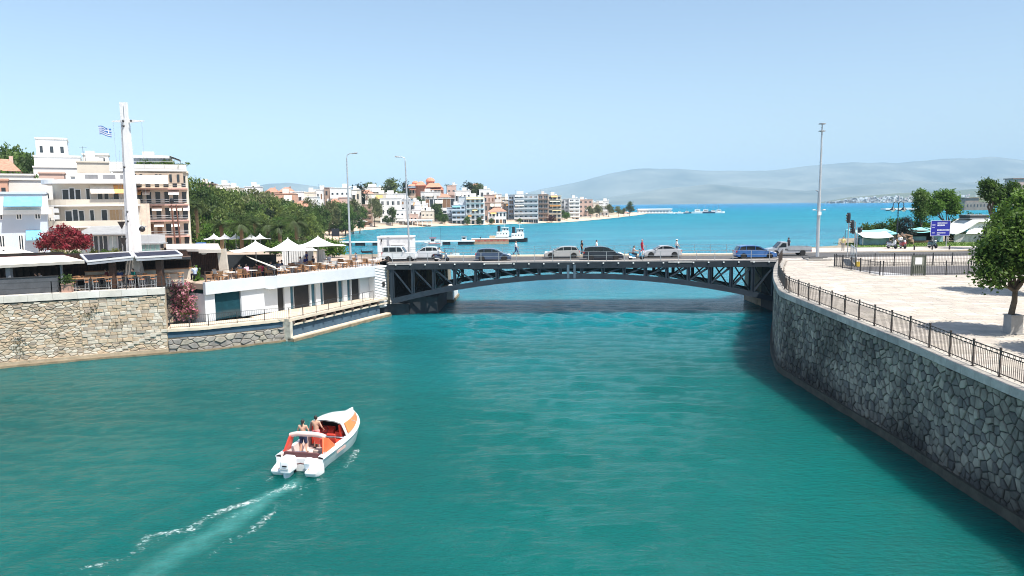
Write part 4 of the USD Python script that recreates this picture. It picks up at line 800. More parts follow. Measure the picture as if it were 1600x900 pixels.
t.part('panel', MB().box((0, .02, .9), (1.02, .05, 1.45)), M('notice_glass', (.16, .17, .14), rough=.2, var=.3, scale=2)); t.part('top_bar', MB().box((0, 0, 1.66), (1.2, .08, .07)), fr); t.part('notice', MB().box((-.02, -.02, 1.22), (.56, .03, .56)), white_paint)
for k in range(6): t.part('picket', MB().box((-.4 + k * .16, -.03, .42), (.035, .03, .84)), fr)

# ---- by the lawn
def base_at(px, Y, z=5.9): q = D(px, 380, Y); q[2] = z; return q
for i, (px, Y, rz, rgb, lb, bx) in enumerate(((1394, 94.6, 1.75, (.5, .5, .5), 'leftmost of the motorcycles parked at the lawn, pale with black seat', None), (1411, 94.6, 1.45, (.35, .05, .05), 'dark red motorcycle with a white top box parked at the lawn', (.75, .75, .75)), (1457.5, 94.8, 1.6, (.05, .10, .10), 'dark green motorcycle parked under the blue road sign', None))):
    two_wheeler(lb, base_at(px, Y, 5.885), rz + PI, rgb, 'motorcycle', None, bx, True, 'motorcycle')
pb = None
for i, px in enumerate((1429, 1457, 1484)):
    lb = 'left%s of the three short black bollards along the pavement kerb' % '' if i == 0 else ('middle of the three short black bollards along the pavement kerb', 'rightmost of the three short black bollards along the pavement kerb')[i - 1]
    if i == 0:
        lb = 'leftmost of the three short black bollards along the pavement kerb'; pb = Thing('bollard', lb, 'bollard', base_at(px, 91.8, 5.885), group='bollards along the kerb'); pb.part('shaft', MB().lathe([(.09, 0), (.09, .4), (.1, .42)], n=10), iron, smooth=40); pb.part('cap', MB().lathe([(.11, .42), (.11, .5), (.03, .56)], n=10), iron, smooth=40)
    else: pb.copy(lb, base_at(px, 91.8, 5.885))
# blue sign
p = base_at(1468, 97.5); t = Thing('road_sign', 'large blue direction sign with white lines of text on two posts', 'sign', p, .03); sb = M('sign_blue', (.022, .028, .30), rough=.4, var=.05)
W2, Z0, Z1 = 1.27, 1.45, 3.4
t.part('panel', MB().bb(-W2, -.03, Z0, W2, .03, Z1), sb); w_ = M('sign_white', (.72, .73, .80), rough=.4, var=.03)
for a in ((-W2 - .04, Z0 - .04, W2 + .04, Z0), (-W2 - .04, Z1, W2 + .04, Z1 + .04), (-W2 - .04, Z0, -W2, Z1), (W2, Z0, W2 + .04, Z1)): t.part('border', MB().bb(a[0], -.045, a[1], a[2], .02, a[3]), w_)
t.part('divider', MB().bb(-.56, -.036, Z0, -.53, -.03, Z1), M('sign_dark', (.012, .016, .2), rough=.4))
for x0, z, wd, hh in ((-.45, 3.12, 1.35, .15), (-.45, 2.83, 1.02, .22), (-.45, 2.2, 1.6, .2), (-.45, 1.83, 1.15, .14), (-1.12, 2.88, .38, .12), (-1.12, 2.52, .3, .09), (-1.12, 1.84, .34, .10), (-.45, 1.62, .35, .08)):
    rs = np.random.RandomState(int(z * 100)); x = x0; mbt = MB()
    while x < x0 + wd:
        w1 = rs.uniform(.035, .075); mbt.bb(x, -.037, z - hh / 2, x + w1, -.0305, z + hh / 2 * rs.uniform(.6, 1)); x += w1 + .022
    t.part('text_line', mbt, w_, kind='stuff')
for x in (-.95, .95): t.part('post', MB().box((x, .07, 1.7), (.09, .09, 3.4)), grey_metal)
# twin arm lamp
p = base_at(1401, 104); t = Thing('street_lamp', 'black old fashioned street lamp with two curved arms beside the lawn', 'street lamp', p); bl = M('lamp_black', (.012, .02, .03), rough=.4)
t.part('pole', MB().tube([(0, 0, 0), (0, 0, 1), (0, 0, 5.6)], [.13, .08, .06], 8), bl, smooth=60)
for s in (-1, 1):
    a = np.linspace(0, PI, 11); t.part('arm', MB().tube(np.c_[s * (.38 - .38 * np.cos(a)), a * 0, 5.35 + .62 * np.sin(a) ** .7 * (1 if s > 0 else .97)], .045, 6), bl, smooth=60)
    q = t.part('lamp_shade', MB().lathe([(.05, 5.35), (.1, 5.2), (.2, 5.05), (.40, 4.85), (.40, 4.80)], (s * .76, 0, 0), 12), bl, smooth=50); t.part('globe', MB().lathe([(.3, 4.81), (.27, 4.70), (.12, 4.60), (.001, 4.57)], (s * .76, 0, 0), 10), M('opal', (.8, .8, .78), rough=.3), q, smooth=60)
# stalls with canopies
turq = M('turquoise_cloth', (.25, .62, .64), rough=.8, var=.08); whitec = M('white_cloth', (.80, .80, .78), rough=.85, var=.04, scale=3)
def stall(label, x0, x1, Y, zt, zf, dep, lk, tilt=0.0):
    a, b = base_at(x0, Y), base_at(x1, Y); t = Thing('market_stall', label, 'stall', (a + b) / 2); n = 9; P = np.zeros((n, 2, 3)); u = np.linspace(0, 1, n)
    for j, (yy, zz) in enumerate(((0, zf), (dep, zt))): P[:, j] = a + (b - a) * u[:, None] + [0, yy, 0]; P[:, j, 2] = 5.9 + zz - .18 * np.sin(u * PI) + tilt * u
    Q = P.copy(); Q[..., 2] -= .05; m = MB().grid(P).grid(Q[:, ::-1]); m.grid(np.stack([P[:, 0], Q[:, 0]], 1)[:, ::-1]); t.part('canopy', m, lk, world=True)
    for q in (a, b): t.part('pole', MB().bar(q, q + [0, 0, zf - .1], .07, .07, (1, 0, 0)), grey_metal, world=True); t.part('pole', MB().bar(q + [0, dep, 0], q + [0, dep, zt - .1], .07, .07, (1, 0, 0)), grey_metal, world=True)
    t.part('counter', MB().obox(a + [.3, 1.0, 0], (b - a) * .8, (0, .6, 0), (0, 0, .9)), M('stall_counter', (.22, .35, .42), rough=.7, var=.3, scale=1.0), world=True); return t
stall('long market stall under a pale turquoise canopy left of the blue sign', 1340, 1404, 104, 2.05, 1.5, 4, turq); stall('white canopied stall in front of the turquoise one', 1348, 1396, 101.5, 1.85, 1.2, 2.2, whitec); stall('turquoise canopied stall with dark opening left of the curved white roof', 1424, 1456, 106, 2.2, 1.7, 3, turq); stall('turquoise canopied stall just behind the blue sign', 1458, 1481, 107, 2.2, 1.75, 3, turq)
p = base_at(1441, 106.4); t = Thing('kiosk', 'low kiosk with dark opening between the stalls', 'kiosk', p); kb = M('kiosk_wood', (.17, .11, .07), rough=.8, scale=3)
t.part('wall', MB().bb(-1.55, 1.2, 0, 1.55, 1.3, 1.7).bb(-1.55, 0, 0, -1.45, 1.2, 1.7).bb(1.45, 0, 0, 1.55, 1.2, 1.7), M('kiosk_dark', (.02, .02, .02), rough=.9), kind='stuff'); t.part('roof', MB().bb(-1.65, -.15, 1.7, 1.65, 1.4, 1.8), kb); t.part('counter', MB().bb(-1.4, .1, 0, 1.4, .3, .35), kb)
p = base_at(1412, 103.8); t = Thing('rock_heap', 'brown heap of rough stones and driftwood behind the motorcycles', 'rock heap', p); rs = np.random.RandomState(4)
for i in range(26):
    c = np.array([rs.uniform(-1.5, 1.2), rs.uniform(-.4, .6), 0]); c[2] = rs.uniform(0, 1) * max(.1, 1.35 - abs(c[0]) * .5); q = m3.Manifold.batch_hull([ball(c + rs.normal(0, .17, 3), rs.uniform(.06, .16), 6) for _ in range(5)]); t.part('stone', MB().man(q), M('brown_stone_%d' % (i % 3), ((.24, .15, .10), (.32, .22, .15), (.16, .11, .085))[i % 3], rough=.95, var=.25, scale=3))
# curved white roof
p = base_at(1512, 108); t = Thing('curved_pavilion', 'white pavilion with a sweeping curved roof over a patterned wall', 'pavilion', p)
u = np.linspace(0, 1, 15); xs = -2.75 + 5.9 * u; zz = 1.25 + 1.95 * np.clip(u / .55, 0, 1) ** 1.35 * (1 - .0 * u); P = np.stack([np.stack([xs, np.full(15, yy), zz + dz], -1) for yy, dz in ((-1.4, 0), (-.4, .02), (3.6, .15))], 1); P[:, 0, 2] -= .55 * u ** .8 * .4
Q = P.copy(); Q[..., 2] -= .12; m = MB().grid(P).grid(Q[:, ::-1]).grid(np.stack([P[:, 0], Q[:, 0]], 1)[:, ::-1]); t.part('roof', m, white_paint, smooth=40)
t.part('wall', MB().bb(-2.6, -1.0, 0, 3.0, -.85, 1.22), M('mosaic_look', (.62, .60, .60), rough=.7, scale=3.2, rgb2=(.34, .32, .36), detail=2)); t.part('front_sheet', MB().add([(-1.2, -1.42, 1.25), (3.1, -1.42, 1.25), (3.1, -.6, 3.05), (.4, -.6, 3.0)], [[0, 1, 2, 3]]), white_paint); t.part('rim', MB().bb(.2, .2, 3.32, 3.2, 3.0, 3.42), grey_metal); t.part('parapet', MB().bb(.3, .3, 3.42, 3.1, 2.9, 3.85), M('dark_parapet', (.05, .055, .06), rough=.7)); t.part('coping', MB().bb(.2, .2, 3.85, 3.2, 3.0, 3.93), grey_metal)
# trees and shrubs
def px_lobes(p, Y, ls): return [((np.array(D(px, py, Y)) - p) + [0, dy, 0], (r * Y / F, r * Y / F, r2 * Y / F)) for px, py, r, r2, dy in ls]
p = base_at(1478, 113); tree_at('umbrella_tree', 'broad crowned green tree above the blue sign, its several pale trunks showing', 'tree', p, px_lobes(p, 113, [(1484, 312, 13, 9, 0), (1470, 318, 12, 8, 1), (1456, 322, 12, 8, -1), (1490, 326, 11, 8, 0), (1446, 313, 9, 10, 0), (1440, 303, 8, 6, 0), (1478, 304, 11, 7, .5), (1463, 331, 9, 6, 1)]), 9000, .34, 'bright', trunk=(2.2, .16), seed=31, limbs=7, clump=.3)
p = base_at(1439, 110); tree_at('dark_tree', 'narrow dark drooping tree left of the blue sign', 'tree', p, px_lobes(p, 110, [(1439, 306, 6, 5, 0), (1436, 319, 5.5, 6, 0), (1438, 331, 5.5, 6, 0), (1443, 338, 5, 5, .4)]), 3200, .32, 'dark', trunk=(2.0, .14), seed=32, limbs=4)
p = base_at(1550, 92); tree_at('plane_tree', 'big forked tree rising above the other trees at the right', 'tree', p, px_lobes(p, 92, [(1545, 290, 10, 8, 0), (1560, 297, 13, 9, .5), (1578, 302, 12, 9, 0), (1588, 310, 9, 8, 0), (1548, 306, 11, 9, -.5), (1566, 314, 11, 7, .3), (1540, 300, 7, 7, 0), (1580, 292, 8, 6, 0)]), 9000, .28, 'bright', trunk=(3.4, .3), seed=33, limbs=8, clump=.27)
p = base_at(1414, 105.5); t = Thing('spiky_shrub', 'dark grey spiky shrub with bare lower stems beside the street lamp', 'shrub', p); pts, nn = crown_points([((0, 0, 2.7), (.9, .8, .9)), ((.3, 0, 1.6), (.9, .8, .8)), ((-.4, 0, 1.3), (.7, .7, .6)), ((.1, 0, 3.3), (.5, .5, .5))], 2600, 5, .25)
t.part('foliage', leaf_cards(pts, .36, 6, nn, .18, -.6), leaf_look('spiky_leaf', (.05, .065, .055), (.02, .028, .03))); b = MB()
for k in range(5): branchy(b, (rnd.uniform(-.5, .5), 0, 0), (rnd.uniform(-.8, .8), 0, 2.2), .07, .03, 70 + k)
t.part('stem', b, bark, kind='stuff')
hb = [(1345, 1362, 116, 351, 'rounded green bush at the left end of the hedge over the stalls', 'dark'), (1362, 1388, 117, 350, 'rounded green bush second from the left in the hedge over the stalls', 'dark'), (1388, 1408, 112, 343, 'yellow green bush at the foot of the twin armed lamp', 'bright'), (1424, 1446, 111, 346, 'dense green bush right of the spiky shrub', 'bright'), (1440, 1458, 112, 348, 'dark bush touching the left edge of the blue sign', 'dark'), (1484, 1498, 112, 344, 'olive bush right of the blue sign under the broad tree', 'olive'), (1500, 1536, 118, 333, 'dark hedge behind the curved white roof', 'dark'), (1560, 1600, 84, 330, 'dark bush at the right edge behind the square', 'dark'), (1536, 1572, 90, 352, 'bush under the big forked tree', 'deep')]
for i, (xa, xb, Y, yt, lb, lk) in enumerate(hb):
    p = base_at((xa + xb) / 2, Y); R = (xb - xa) / 2 * Y / F; top = D((xa + xb) / 2, yt, Y)[2] - 5.9
    tree_at('bush', lb, 'bush', p, [((R * q, (k % 2) * .4, top * .62), (R * .55, R * .6, top * .40)) for k, q in enumerate((-.55, 0, .55))] + [((0, 0, top * .35), (R, R * .8, top * .4))], 2400, .30, lk, trunk=(top * .3, .08), seed=40 + i, limbs=3, clump=.28)
# far right: pier, old fort, house
stone_b = M('old_stone', (.28, .24, .20), rough=.9, scale=.2, rgb2=(.17, .14, .12), detail=7)
a, b = G(1380, 329, 0), G(1545, 326.5, 0); ya = 900
a, b = D(1380, 326, ya), D(1545, 324, ya); t = Thing('pier', 'long low white pier behind the trees on the right', 'pier', ((a + b) / 2 * [1, 1, 0])); t.part('deck', MB().bb(a[0], ya - 6, 1.2, b[0], ya + 6, 3.2), white_wall, world=True)
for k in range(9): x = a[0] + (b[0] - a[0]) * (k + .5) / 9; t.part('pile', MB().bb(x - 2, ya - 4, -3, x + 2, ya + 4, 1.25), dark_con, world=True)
a = D(1499, 322, 880); b = D(1538, 322, 880); t = Thing('old_fort', 'brown stone waterfront building with small windows behind the trees', 'building', ((a + b) / 2 * [1, 1, 0])); t.part('wall', MB().bb(a[0], 870, -2, b[0], 900, 9.5), stone_b, world=True); t.part('upper_storey', MB().bb(a[0] + 2, 872, 9.5, b[0] - 12, 898, 14), stone_b, world=True); t.part('roof', MB().bb(a[0] + 1, 871, 14, b[0] - 11, 899, 14.8), M('brown_roof', (.20, .12, .09), rough=.9), world=True)
for k in range(7): x = a[0] + 3 + k * 3.9; t.part('window', MB().bb(x, 869.85, 4, x + 1.3, 870.2, 7), dark_con, world=True)
a = D(1592, 300, 700); t = Thing('hill_house', 'tall pinkish house on the hill at the right edge', 'house', a * [1, 1, 0] + [0, 0, 10]); t.part('wall', MB().bb(-6, 0, 0, 9, 12, a[2] + 2), M('pink_wall', (.52, .36, .30), rough=.9)); t.part('roof', MB().prism([(-7, -1), (10, -1), (10, 13), (-7, 13)], a[2] + 2, a[2] + 3), M('brown_roof', (.2, .12, .09)))
for k in range(3):
    for j in range(3): t.part('window', MB().bb(-4 + k * 4.2, -.1, 6 + j * 4, -2.2 + k * 4.2, .1, 8.2 + j * 4), dark_con)
# towns along the far shore, read as one mass
rs = np.random.RandomState(12)
fm = [M('far_white', (.80, .78, .74), rough=.9, var=.1, scale=.01), M('far_rose', (.55, .42, .36), rough=.9, var=.2, scale=.01)]
for j, n in ((0, 420), (1, 200)):
    b = MB()
    for i in range(n):
        px = rs.choice([rs.uniform(1290, 1600), rs.uniform(1000, 1290)], p=[.72, .28]); hill = np.interp(px, [1300, 1330, 1380, 1440, 1600], [316.5, 310, 307, 305, 303]) if px > 1300 else 315.5; py = rs.uniform(hill, 316.5) + (1290 - px) * .006 * (px < 1290)
        Y = 4560 if px > 1290 else 9000; k = Y / 4560; q = D(px, py, Y); w = rs.uniform(5, 16) * k; h = rs.uniform(2, 6) * k
        b.bb(q[0], Y, max(0, q[2]) - 6, q[0] + w, Y + 14, max(0, q[2]) + h)
    setting('far_town', b, fm[j], kind='stuff', label=('white houses of the town on the far shore', 'rose coloured houses of the town on the far shore')[j], cat='town')
# ================================================================ the left bank
def vplane(a, b):
    """a vertical plane through two plan points: s along it and height z seen at a pixel"""
    a, b = np.asarray(a[:2], float), np.asarray(b[:2], float); e = unit(b - a); n = np.array([-e[1], e[0]])
    def at(px, py):
        d = ray(px, py); k = ((a - CPOS[:2]) @ n) / (d[:2] @ n); q = CPOS + d * k; return (q[:2] - a) @ e, q[2]
    return a, e, n, at
QA, QM, QB, QC, QD = (G(*q)[:2] for q in ((0, 575), (160, 560), (320, 548), (430, 535), (610, 490)))
ZT = 5.5
Q0 = QA + (QA - QM) * 1.3
wall_a, wall_b = QA + (QA - QM) * 1.3, None
kink = G(264, 552, 0)[:2]
LC = Curve([Q0, QA, QM, kink]); 
# ---- old stone wall
t = Thing('quay_wall', 'old sunlit wall of pale rubble stone on the left bank below the restaurant', 'wall', (*QA, 0)); nrm_out = -1.0
warm_mortar = M('warm_mortar', (.46, .37, .26), rough=.95, scale=1.6, rgb2=(.32, .24, .16), bump=.6, detail=6)
t.part('core', LC.strip(MB(), 0, 1.2, -3.0, 4.92), warm_mortar, world=True)
def lsurf(s, z, d):
    p = LC.at(s, 0.0); n = np.stack([np.interp(s, LC.l, LC.n[:, k]) for k in (0, 1)], -1); return np.c_[p - n * d[:, None], z + .35]
LW = [M('left_stone_%d' % i, c, rough=.9, scale=2.2, rgb2=tuple(np.array(c) * .62), bump=.7, bscale=9, detail=6) for i, c in enumerate([(.64, .56, .45), (.57, .46, .33), (.70, .63, .52), (.46, .38, .30), (.64, .49, .34)])]
La = LC.L - 6.2; cut = 2.0
pol = [q + [cut, 0] for q in cells(La - cut, 4.55, .50, .215, 31, .42)]
pol += [q + [La, .9] for q in ashlar(6.15, 3.65, .55, .28, 32)] + [q + [La, 0] for q in cells(6.15, .9, .5, .23, 33)]
face_stones(t, pol, lsurf, LW, 34, depth=.07)
for q in range(2):                                   # wet foot with its ledge
    t.part('footing', LC.strip(MB(), -.32 - .0 * q, 0, (-2.5, .16)[q], (.16, .42)[q] if q == 0 else .40) if q == 0 else LC.strip(MB(), -.22, .0, .162, .42), (foot_look, warm_mortar)[q], world=True)
cw = [M('white_coping_%d' % i, c, rough=.8, scale=1.2, rgb2=tuple(np.array(c) * .78), bump=.2, detail=6) for i, c in enumerate([(.66, .62, .55), (.60, .54, .46), (.70, .67, .61)])]
s = 1.0
while s < LC.L - .1:
    e = min(s + rnd.uniform(1.5, 1.9), LC.L); t.part('coping_slab', LC.strip(MB(), -.14, .75, 4.98, ZT, s, e - .014, 3), cw[rnd.randrange(3)], world=True); s = e
t.part('shadow_joint', LC.strip(MB(), -.02, .7, 4.90, 4.975), dark_con, world=True)
# dry tufts rooted in the joints
wp = 0
for px, py, r, lk in ((133, 492, .55, 'olive'), (20, 533, .9, 'olive'), (85, 520, .4, 'olive'), (178, 505, .5, 'olive'), (182, 535, .55, 'olive'), (50, 482, .3, 'olive'), (146, 482, .35, 'deep')):
    for Yq in np.linspace(54, 63, 60):
        c = D(px, py, Yq)
        if ((c[:2] - QA) @ np.array([-(QM - QA)[1], (QM - QA)[0]])) > 0: break
    pl = Thing('wall_plant', 'dry tuft in the old stone wall, number %s from the left' % ('one two three four five six seven'.split()[sorted((20, 50, 85, 133, 146, 178, 182)).index(px)]), 'plant', c)
    pl.part('foliage', leaf_cards(c + np.random.RandomState(px).normal(size=(int(330 * r + 60), 3)) * [r * .55, .12, r * .5], .17, px, None, .3), leaf_look('dry_leaf', (.26, .20, .08), (.13, .09, .04)) if lk == 'olive' else LEAF['deep'], world=True)
# ---- stone foot going on below the walkway, steps of big blocks
K2 = Curve([kink, QB, QC, G(452, 531.5, 0)[:2]]); t = Thing('lower_quay', 'low rough stone quay under the walkway with big blocks at the water', 'quay', (*QB, 0))
t.part('core', K2.strip(MB(), 0.05, 2.4, -3, 1.75), warm_mortar, world=True)
def ksurf(s, z, d):
    p = K2.at(s, 0.0); n = np.stack([np.interp(s, K2.l, K2.n[:, k]) for k in (0, 1)], -1); return np.c_[p - n * d[:, None], z + .1]
face_stones(t, cells(K2.L, 1.15, .8, .42, 37, .35), ksurf, [M('grey_stone_%d' % i, c, rough=.9, scale=2, rgb2=tuple(np.array(c) * .55), bump=.7) for i, c in enumerate([(.42, .38, .33), (.34, .31, .28), (.47, .42, .34)])], 38, depth=.16)
t.part('footing', K2.strip(MB(), -.28, .06, -2.5, .13), foot_look, world=True); blue_wall = M('blue_grey_wall', (.065, .12, .17), rough=.8, scale=1.4, rgb2=(.035, .07, .11), bump=.3, detail=6)
t.part('band', K2.strip(MB(), -.02, .5, 1.30, 1.80), blue_wall, world=True)
t.part('walk', K2.strip(MB(), -.16, 2.6, 1.81, 2.05), M('walk_look', (.62, .52, .40), rough=.85, scale=1.2, var=.15, bump=.2), world=True)
st = Thing('stone_steps', 'slanting row of pale stone steps in the corner of the old wall', 'steps', (*kink, 0))
for i in range(9):
    d = LC.L - .25 - i * .42; p = LC.at(d, .11); st.part('step', MB().box((p[0], p[1], 1.95 - i * .165), (.44, .46, .24), .35), LW[(2, 0)[i % 2]])
    st_p = None
# fix local frame of the steps
for c_ in stage.GetPrimAtPath(st.path).GetChildren():
    m = UsdGeom.Mesh(c_); pts = np.array(m.GetPointsAttr().Get()) - st.loc; m.GetPointsAttr().Set(Vt.Vec3fArray.FromNumpy(pts.astype(np.float32)))

# ---- the white waterside building
f_a, f_b = G(322, 503, 2.05), G(575, 465.5, 2.05); fa, fe, fn, FP = vplane(f_a, f_b)
FRZ = math.atan2(fe[1], fe[0])
bd = Thing('waterside_building', 'low white building at the water with dark glass doors under the terrace', 'building', (*fa, 2.05), FRZ)
plaster = M('white_plaster', (.60, .625, .65), rough=.75, scale=.7, rgb2=(.53, .555, .58), detail=6, bump=.08)
def fb(s0, s1, d0, d1, z0, z1): return MB().bb(s0, d0, z0 - 2.05, s1, d1, z1 - 2.05)
def S_(px, py): return FP(px, py)[0]
sR = S_(577, 465)
ops = []                                                                  # openings: s0, s1, z0, z1, kind
for x0, x1, yt, yb, kd in ((337, 377.5, 458, 502, 'door'), (435, 445, 458, 490, 'narrow'), (455, 460.5, 455, 485, 'frame'), (461, 485, 451, 483, 'open'), (488, 494, 450, 481, 'frame'), (502, 506.5, 448, 480, 'frame'), (507, 529, 444, 476, 'open'), (530, 537, 443, 474, 'frame'), (544, 549, 441, 472, 'frame'), (551, 563, 437, 468, 'open')):
    s0, s1 = S_(x0, 490), S_(x1, 475); ops.append((s0, s1, 2.08 if kd != 'x' else 2.5, 4.28 if kd != 'door' else 4.45, kd))
xs = 0.0
for s0, s1, z0, z1, kd in ops:
    if s0 > xs + .02: bd.part('wall', fb(xs, s0, 0, .28, 2.05, 4.5), plaster)
    bd.part('lintel', fb(s0, s1, 0, .28, z1, 4.5), plaster)
    fr = M('door_frame_grey', (.40, .42, .44), rough=.4)
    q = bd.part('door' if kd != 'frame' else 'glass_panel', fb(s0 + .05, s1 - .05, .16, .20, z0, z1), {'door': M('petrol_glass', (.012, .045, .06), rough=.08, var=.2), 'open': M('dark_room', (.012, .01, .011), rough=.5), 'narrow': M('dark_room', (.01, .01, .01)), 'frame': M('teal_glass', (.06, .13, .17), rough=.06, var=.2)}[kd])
    bd.part('frame', fb(s0, s0 + .05, .10, .26, z0, z1), fr, q); bd.part('frame', fb(s1 - .05, s1, .10, .26, z0, z1), fr, q); xs = s1
bd.part('wall', fb(xs, sR, 0, .28, 2.05, 4.5), plaster)
bd.part('back_wall', fb(.3, sR, 5, 5.2, 2.05, 5.2), plaster); bd.part('side_wall', fb(0, .28, .285, 8, 1.6, 4.5), plaster)
s1, s2 = S_(412, 460), S_(440, 460)
PZ0, PZ1 = 4.45, 5.55
bd.part('parapet', fb(-.05, s1, -.28, .1, PZ0 + .02, PZ1), plaster)
m = ext([(s1, -.28), (s1 + .9, -.95), (sR + .1, -.95), (sR + .1, -.02), (sR + .05, .1), (s1, .1)], PZ1 - PZ0).translate((0, 0, PZ0 - 2.05)); bd.part('balcony_front', MB().man(m), plaster)
bd.part('soffit', fb(s1, sR, -.9, 5, PZ0 - .06, PZ0 - .01), plaster)
lv = M('louvre_white', (.78, .78, .77), rough=.5, var=.05)
sE = sR + 2.55
bd.part('end_wall', fb(sR + .02, sE, -.85, 3, .9, 5.45), plaster)
for i in range(26): z = 1.0 + i * .172; bd.part('louvre', MB().add([(sR + .05, -.87, z - 2.05), (sE + .02, -.87, z - 2.05), (sE + .02, -.96, z - 2.0), (sR + .05, -.96, z - 2.0), (sR + .05, -.87, z + .13 - 2.05), (sE + .02, -.87, z + .13 - 2.05), (sE + .02, -.96, z - 2.03 + .03), (sR + .05, -.96, z - 2.0 + .0)], MB.BF), lv)
for i in range(26): z = 1.0 + i * .172; bd.part('side_louvre', MB().bb(sE, -.9, z - 2.05, sE + .06, 3, z - 1.93), lv)
bd.part('vent', fb(sR + 1.1, sR + 1.45, -1.0, -.9, 3.2, 3.75), trim)
# walkway, its beams and the blue wall below on the right half
WC = Curve([G(*q, 2.05)[:2] for q in ((452, 498.5), (575, 471), (606, 464.5))]); wk = Thing('walkway', 'narrow walkway on beams along the white waterside building', 'walkway', (*WC.at(3), 2.05))
sK = S_(452, 490); wlk = M('walk_look', (.6, .5, .4))
def ws(nm, o0, o1, z0, z1, lk, a=0.0, b_=None): wk.part(nm, WC.strip(MB(), o0, o1, z0, z1, a, b_, 14), lk, world=True)
ws('deck', 0, 4.4, 1.81, 2.03, wlk); ws('edge_beam', .06, .32, 1.36, 1.5, wlk); ws('blue_wall', .28, 1.2, -3.5, 1.355, blue_wall, .35, WC.L - 1.2); ws('white_pier', -.06, .9, -2.5, 1.8, M('left_stone_2', (.6, .5, .5)), -.0, .34); ws('ledge', -.42, .27, -3, .24, foot_look); ws('ledge_top', -.30, .275, .243, .36, wlk)
for i in range(10):
    d = .5 + i * (WC.L - 2.4) / 9; A, B = WC.at(d, -.12), WC.at(d, 1.2); wk.part('beam', MB().bar((*A, 1.655), (*B, 1.655), .22, .28), M('beam_brown', (.10, .07, .055), rough=.8), world=True)
# thin railing of the walkway
def thin_rail(label, pts, h, gap, posts, lk, zz=(0.1, 1.0), name='railing', r=.02, cat='railing', bars=True):
    t = Thing(name, label, cat, pts[0])
    for a, b in zip(pts[:-1], pts[1:]):
        a, b = np.asarray(a, float), np.asarray(b, float); L = np.linalg.norm(b - a); n = max(1, round(L / posts))
        for i in range(n + 1): q = a + (b - a) * i / n; t.part('post', MB().bar(q, q + [0, 0, h], .05, .05, (1, 0, 0)), lk, world=True)
        for z in zz: t.part('rail', MB().bar(a + [0, 0, z * h], b + [0, 0, z * h], .03, .03), lk, world=True)
        if bars:
            for i in range(1, int(L / gap)): q = a + (b - a) * i * gap / L; t.part('bar', MB().bar(q + [0, 0, .1 * h], q + [0, 0, h], .014, .014, (1, 0, 0)), lk, world=True)
    return t
def fw(s, d, z): p = fa + fe * s + fn * d; return np.array([p[0], p[1], z])
dkr = M('dark_rail', (.035, .037, .04), rough=.5, var=.2)
k0 = K2.at(.2, .1); thin_rail('thin dark railing along the walkway of the white waterside building', [(*k0, 2.05), (*G(326, 509, 2.05)[:2], 2.05), (*K2.at(K2.L - 2.2, .12), 2.05), (*WC.at(.1, .1), 2.05), (*WC.at(WC.L - 2.6, .1), 2.05)], 1.0, .155, 1.9, dkr)
# ---- the terrace
def land_poly():
    e = [LC.at(LC.L, .3), fw(-4.5, 2.3, 0)[:2], fw(-.1, 2.3, 0)[:2], fw(0, .05, 0)[:2], fw(s1, 0.02, 0)[:2], fw(s1 + .9, -.8, 0)[:2], fw(sE - .1, -.8, 0)[:2], (-12.9, 82.6)]; return e
tp = [LC.at(4, .3), LC.at(14, .3)] + land_poly() + [(-13.4, 92), (-20.5, 98), (-28.5, 104), (-40, 114), (-100, 116), (-100, 52)]
TZ = 5.40; tiles = M('terrace_tile', (.42, .33, .26), rough=.8, scale=1.0, rgb2=(.40, .31, .24), detail=6)
setting('terrace', MB().prism([tuple(q) for q in tp], TZ - .5, TZ), tiles); gp_ = [LC.at(4, 1.0), LC.at(14, 1.0), LC.at(LC.L - .3, 1.0), fw(-4.7, 2.6, 0)[:2], fw(.3, 5.3, 0)[:2], fw(sE - .2, 5.3, 0)[:2], (-16.5, 90)] + tp[-5:]
setting('ground', MB().prism([tuple(q) for q in gp_], -3, TZ - .52), land_look)
al = LC.at(LC.L - .3, .12); thin_rail('thin dark railing on the coping of the old stone wall in front of the restaurant', [(*LC.at(9, .1), ZT), (*LC.at(LC.L - 8, .1), ZT), (*LC.at(LC.L - .2, .1), ZT)], .95, .2, 3.0, dkr, (.98, .5), bars=False)
thin_rail('thin brown railing along the edge of the terrace with the white parasols', [fw(0.1, -.1, PZ1), fw(s1 + .1, -.1, PZ1), fw(s1 + .95, -.8, PZ1), fw(sE - .2, -.8, PZ1)], .95, .2, 2.6, M('rail_brown', (.10, .065, .05), rough=.6), (.98, .5), bars=False)
thin_rail('dark railing closing the terrace towards the bridge', [fw(sR - 1.5, 1.2, TZ), np.array([-14.2, 87.5, TZ])], 1.3, .18, 2.4, dkr)

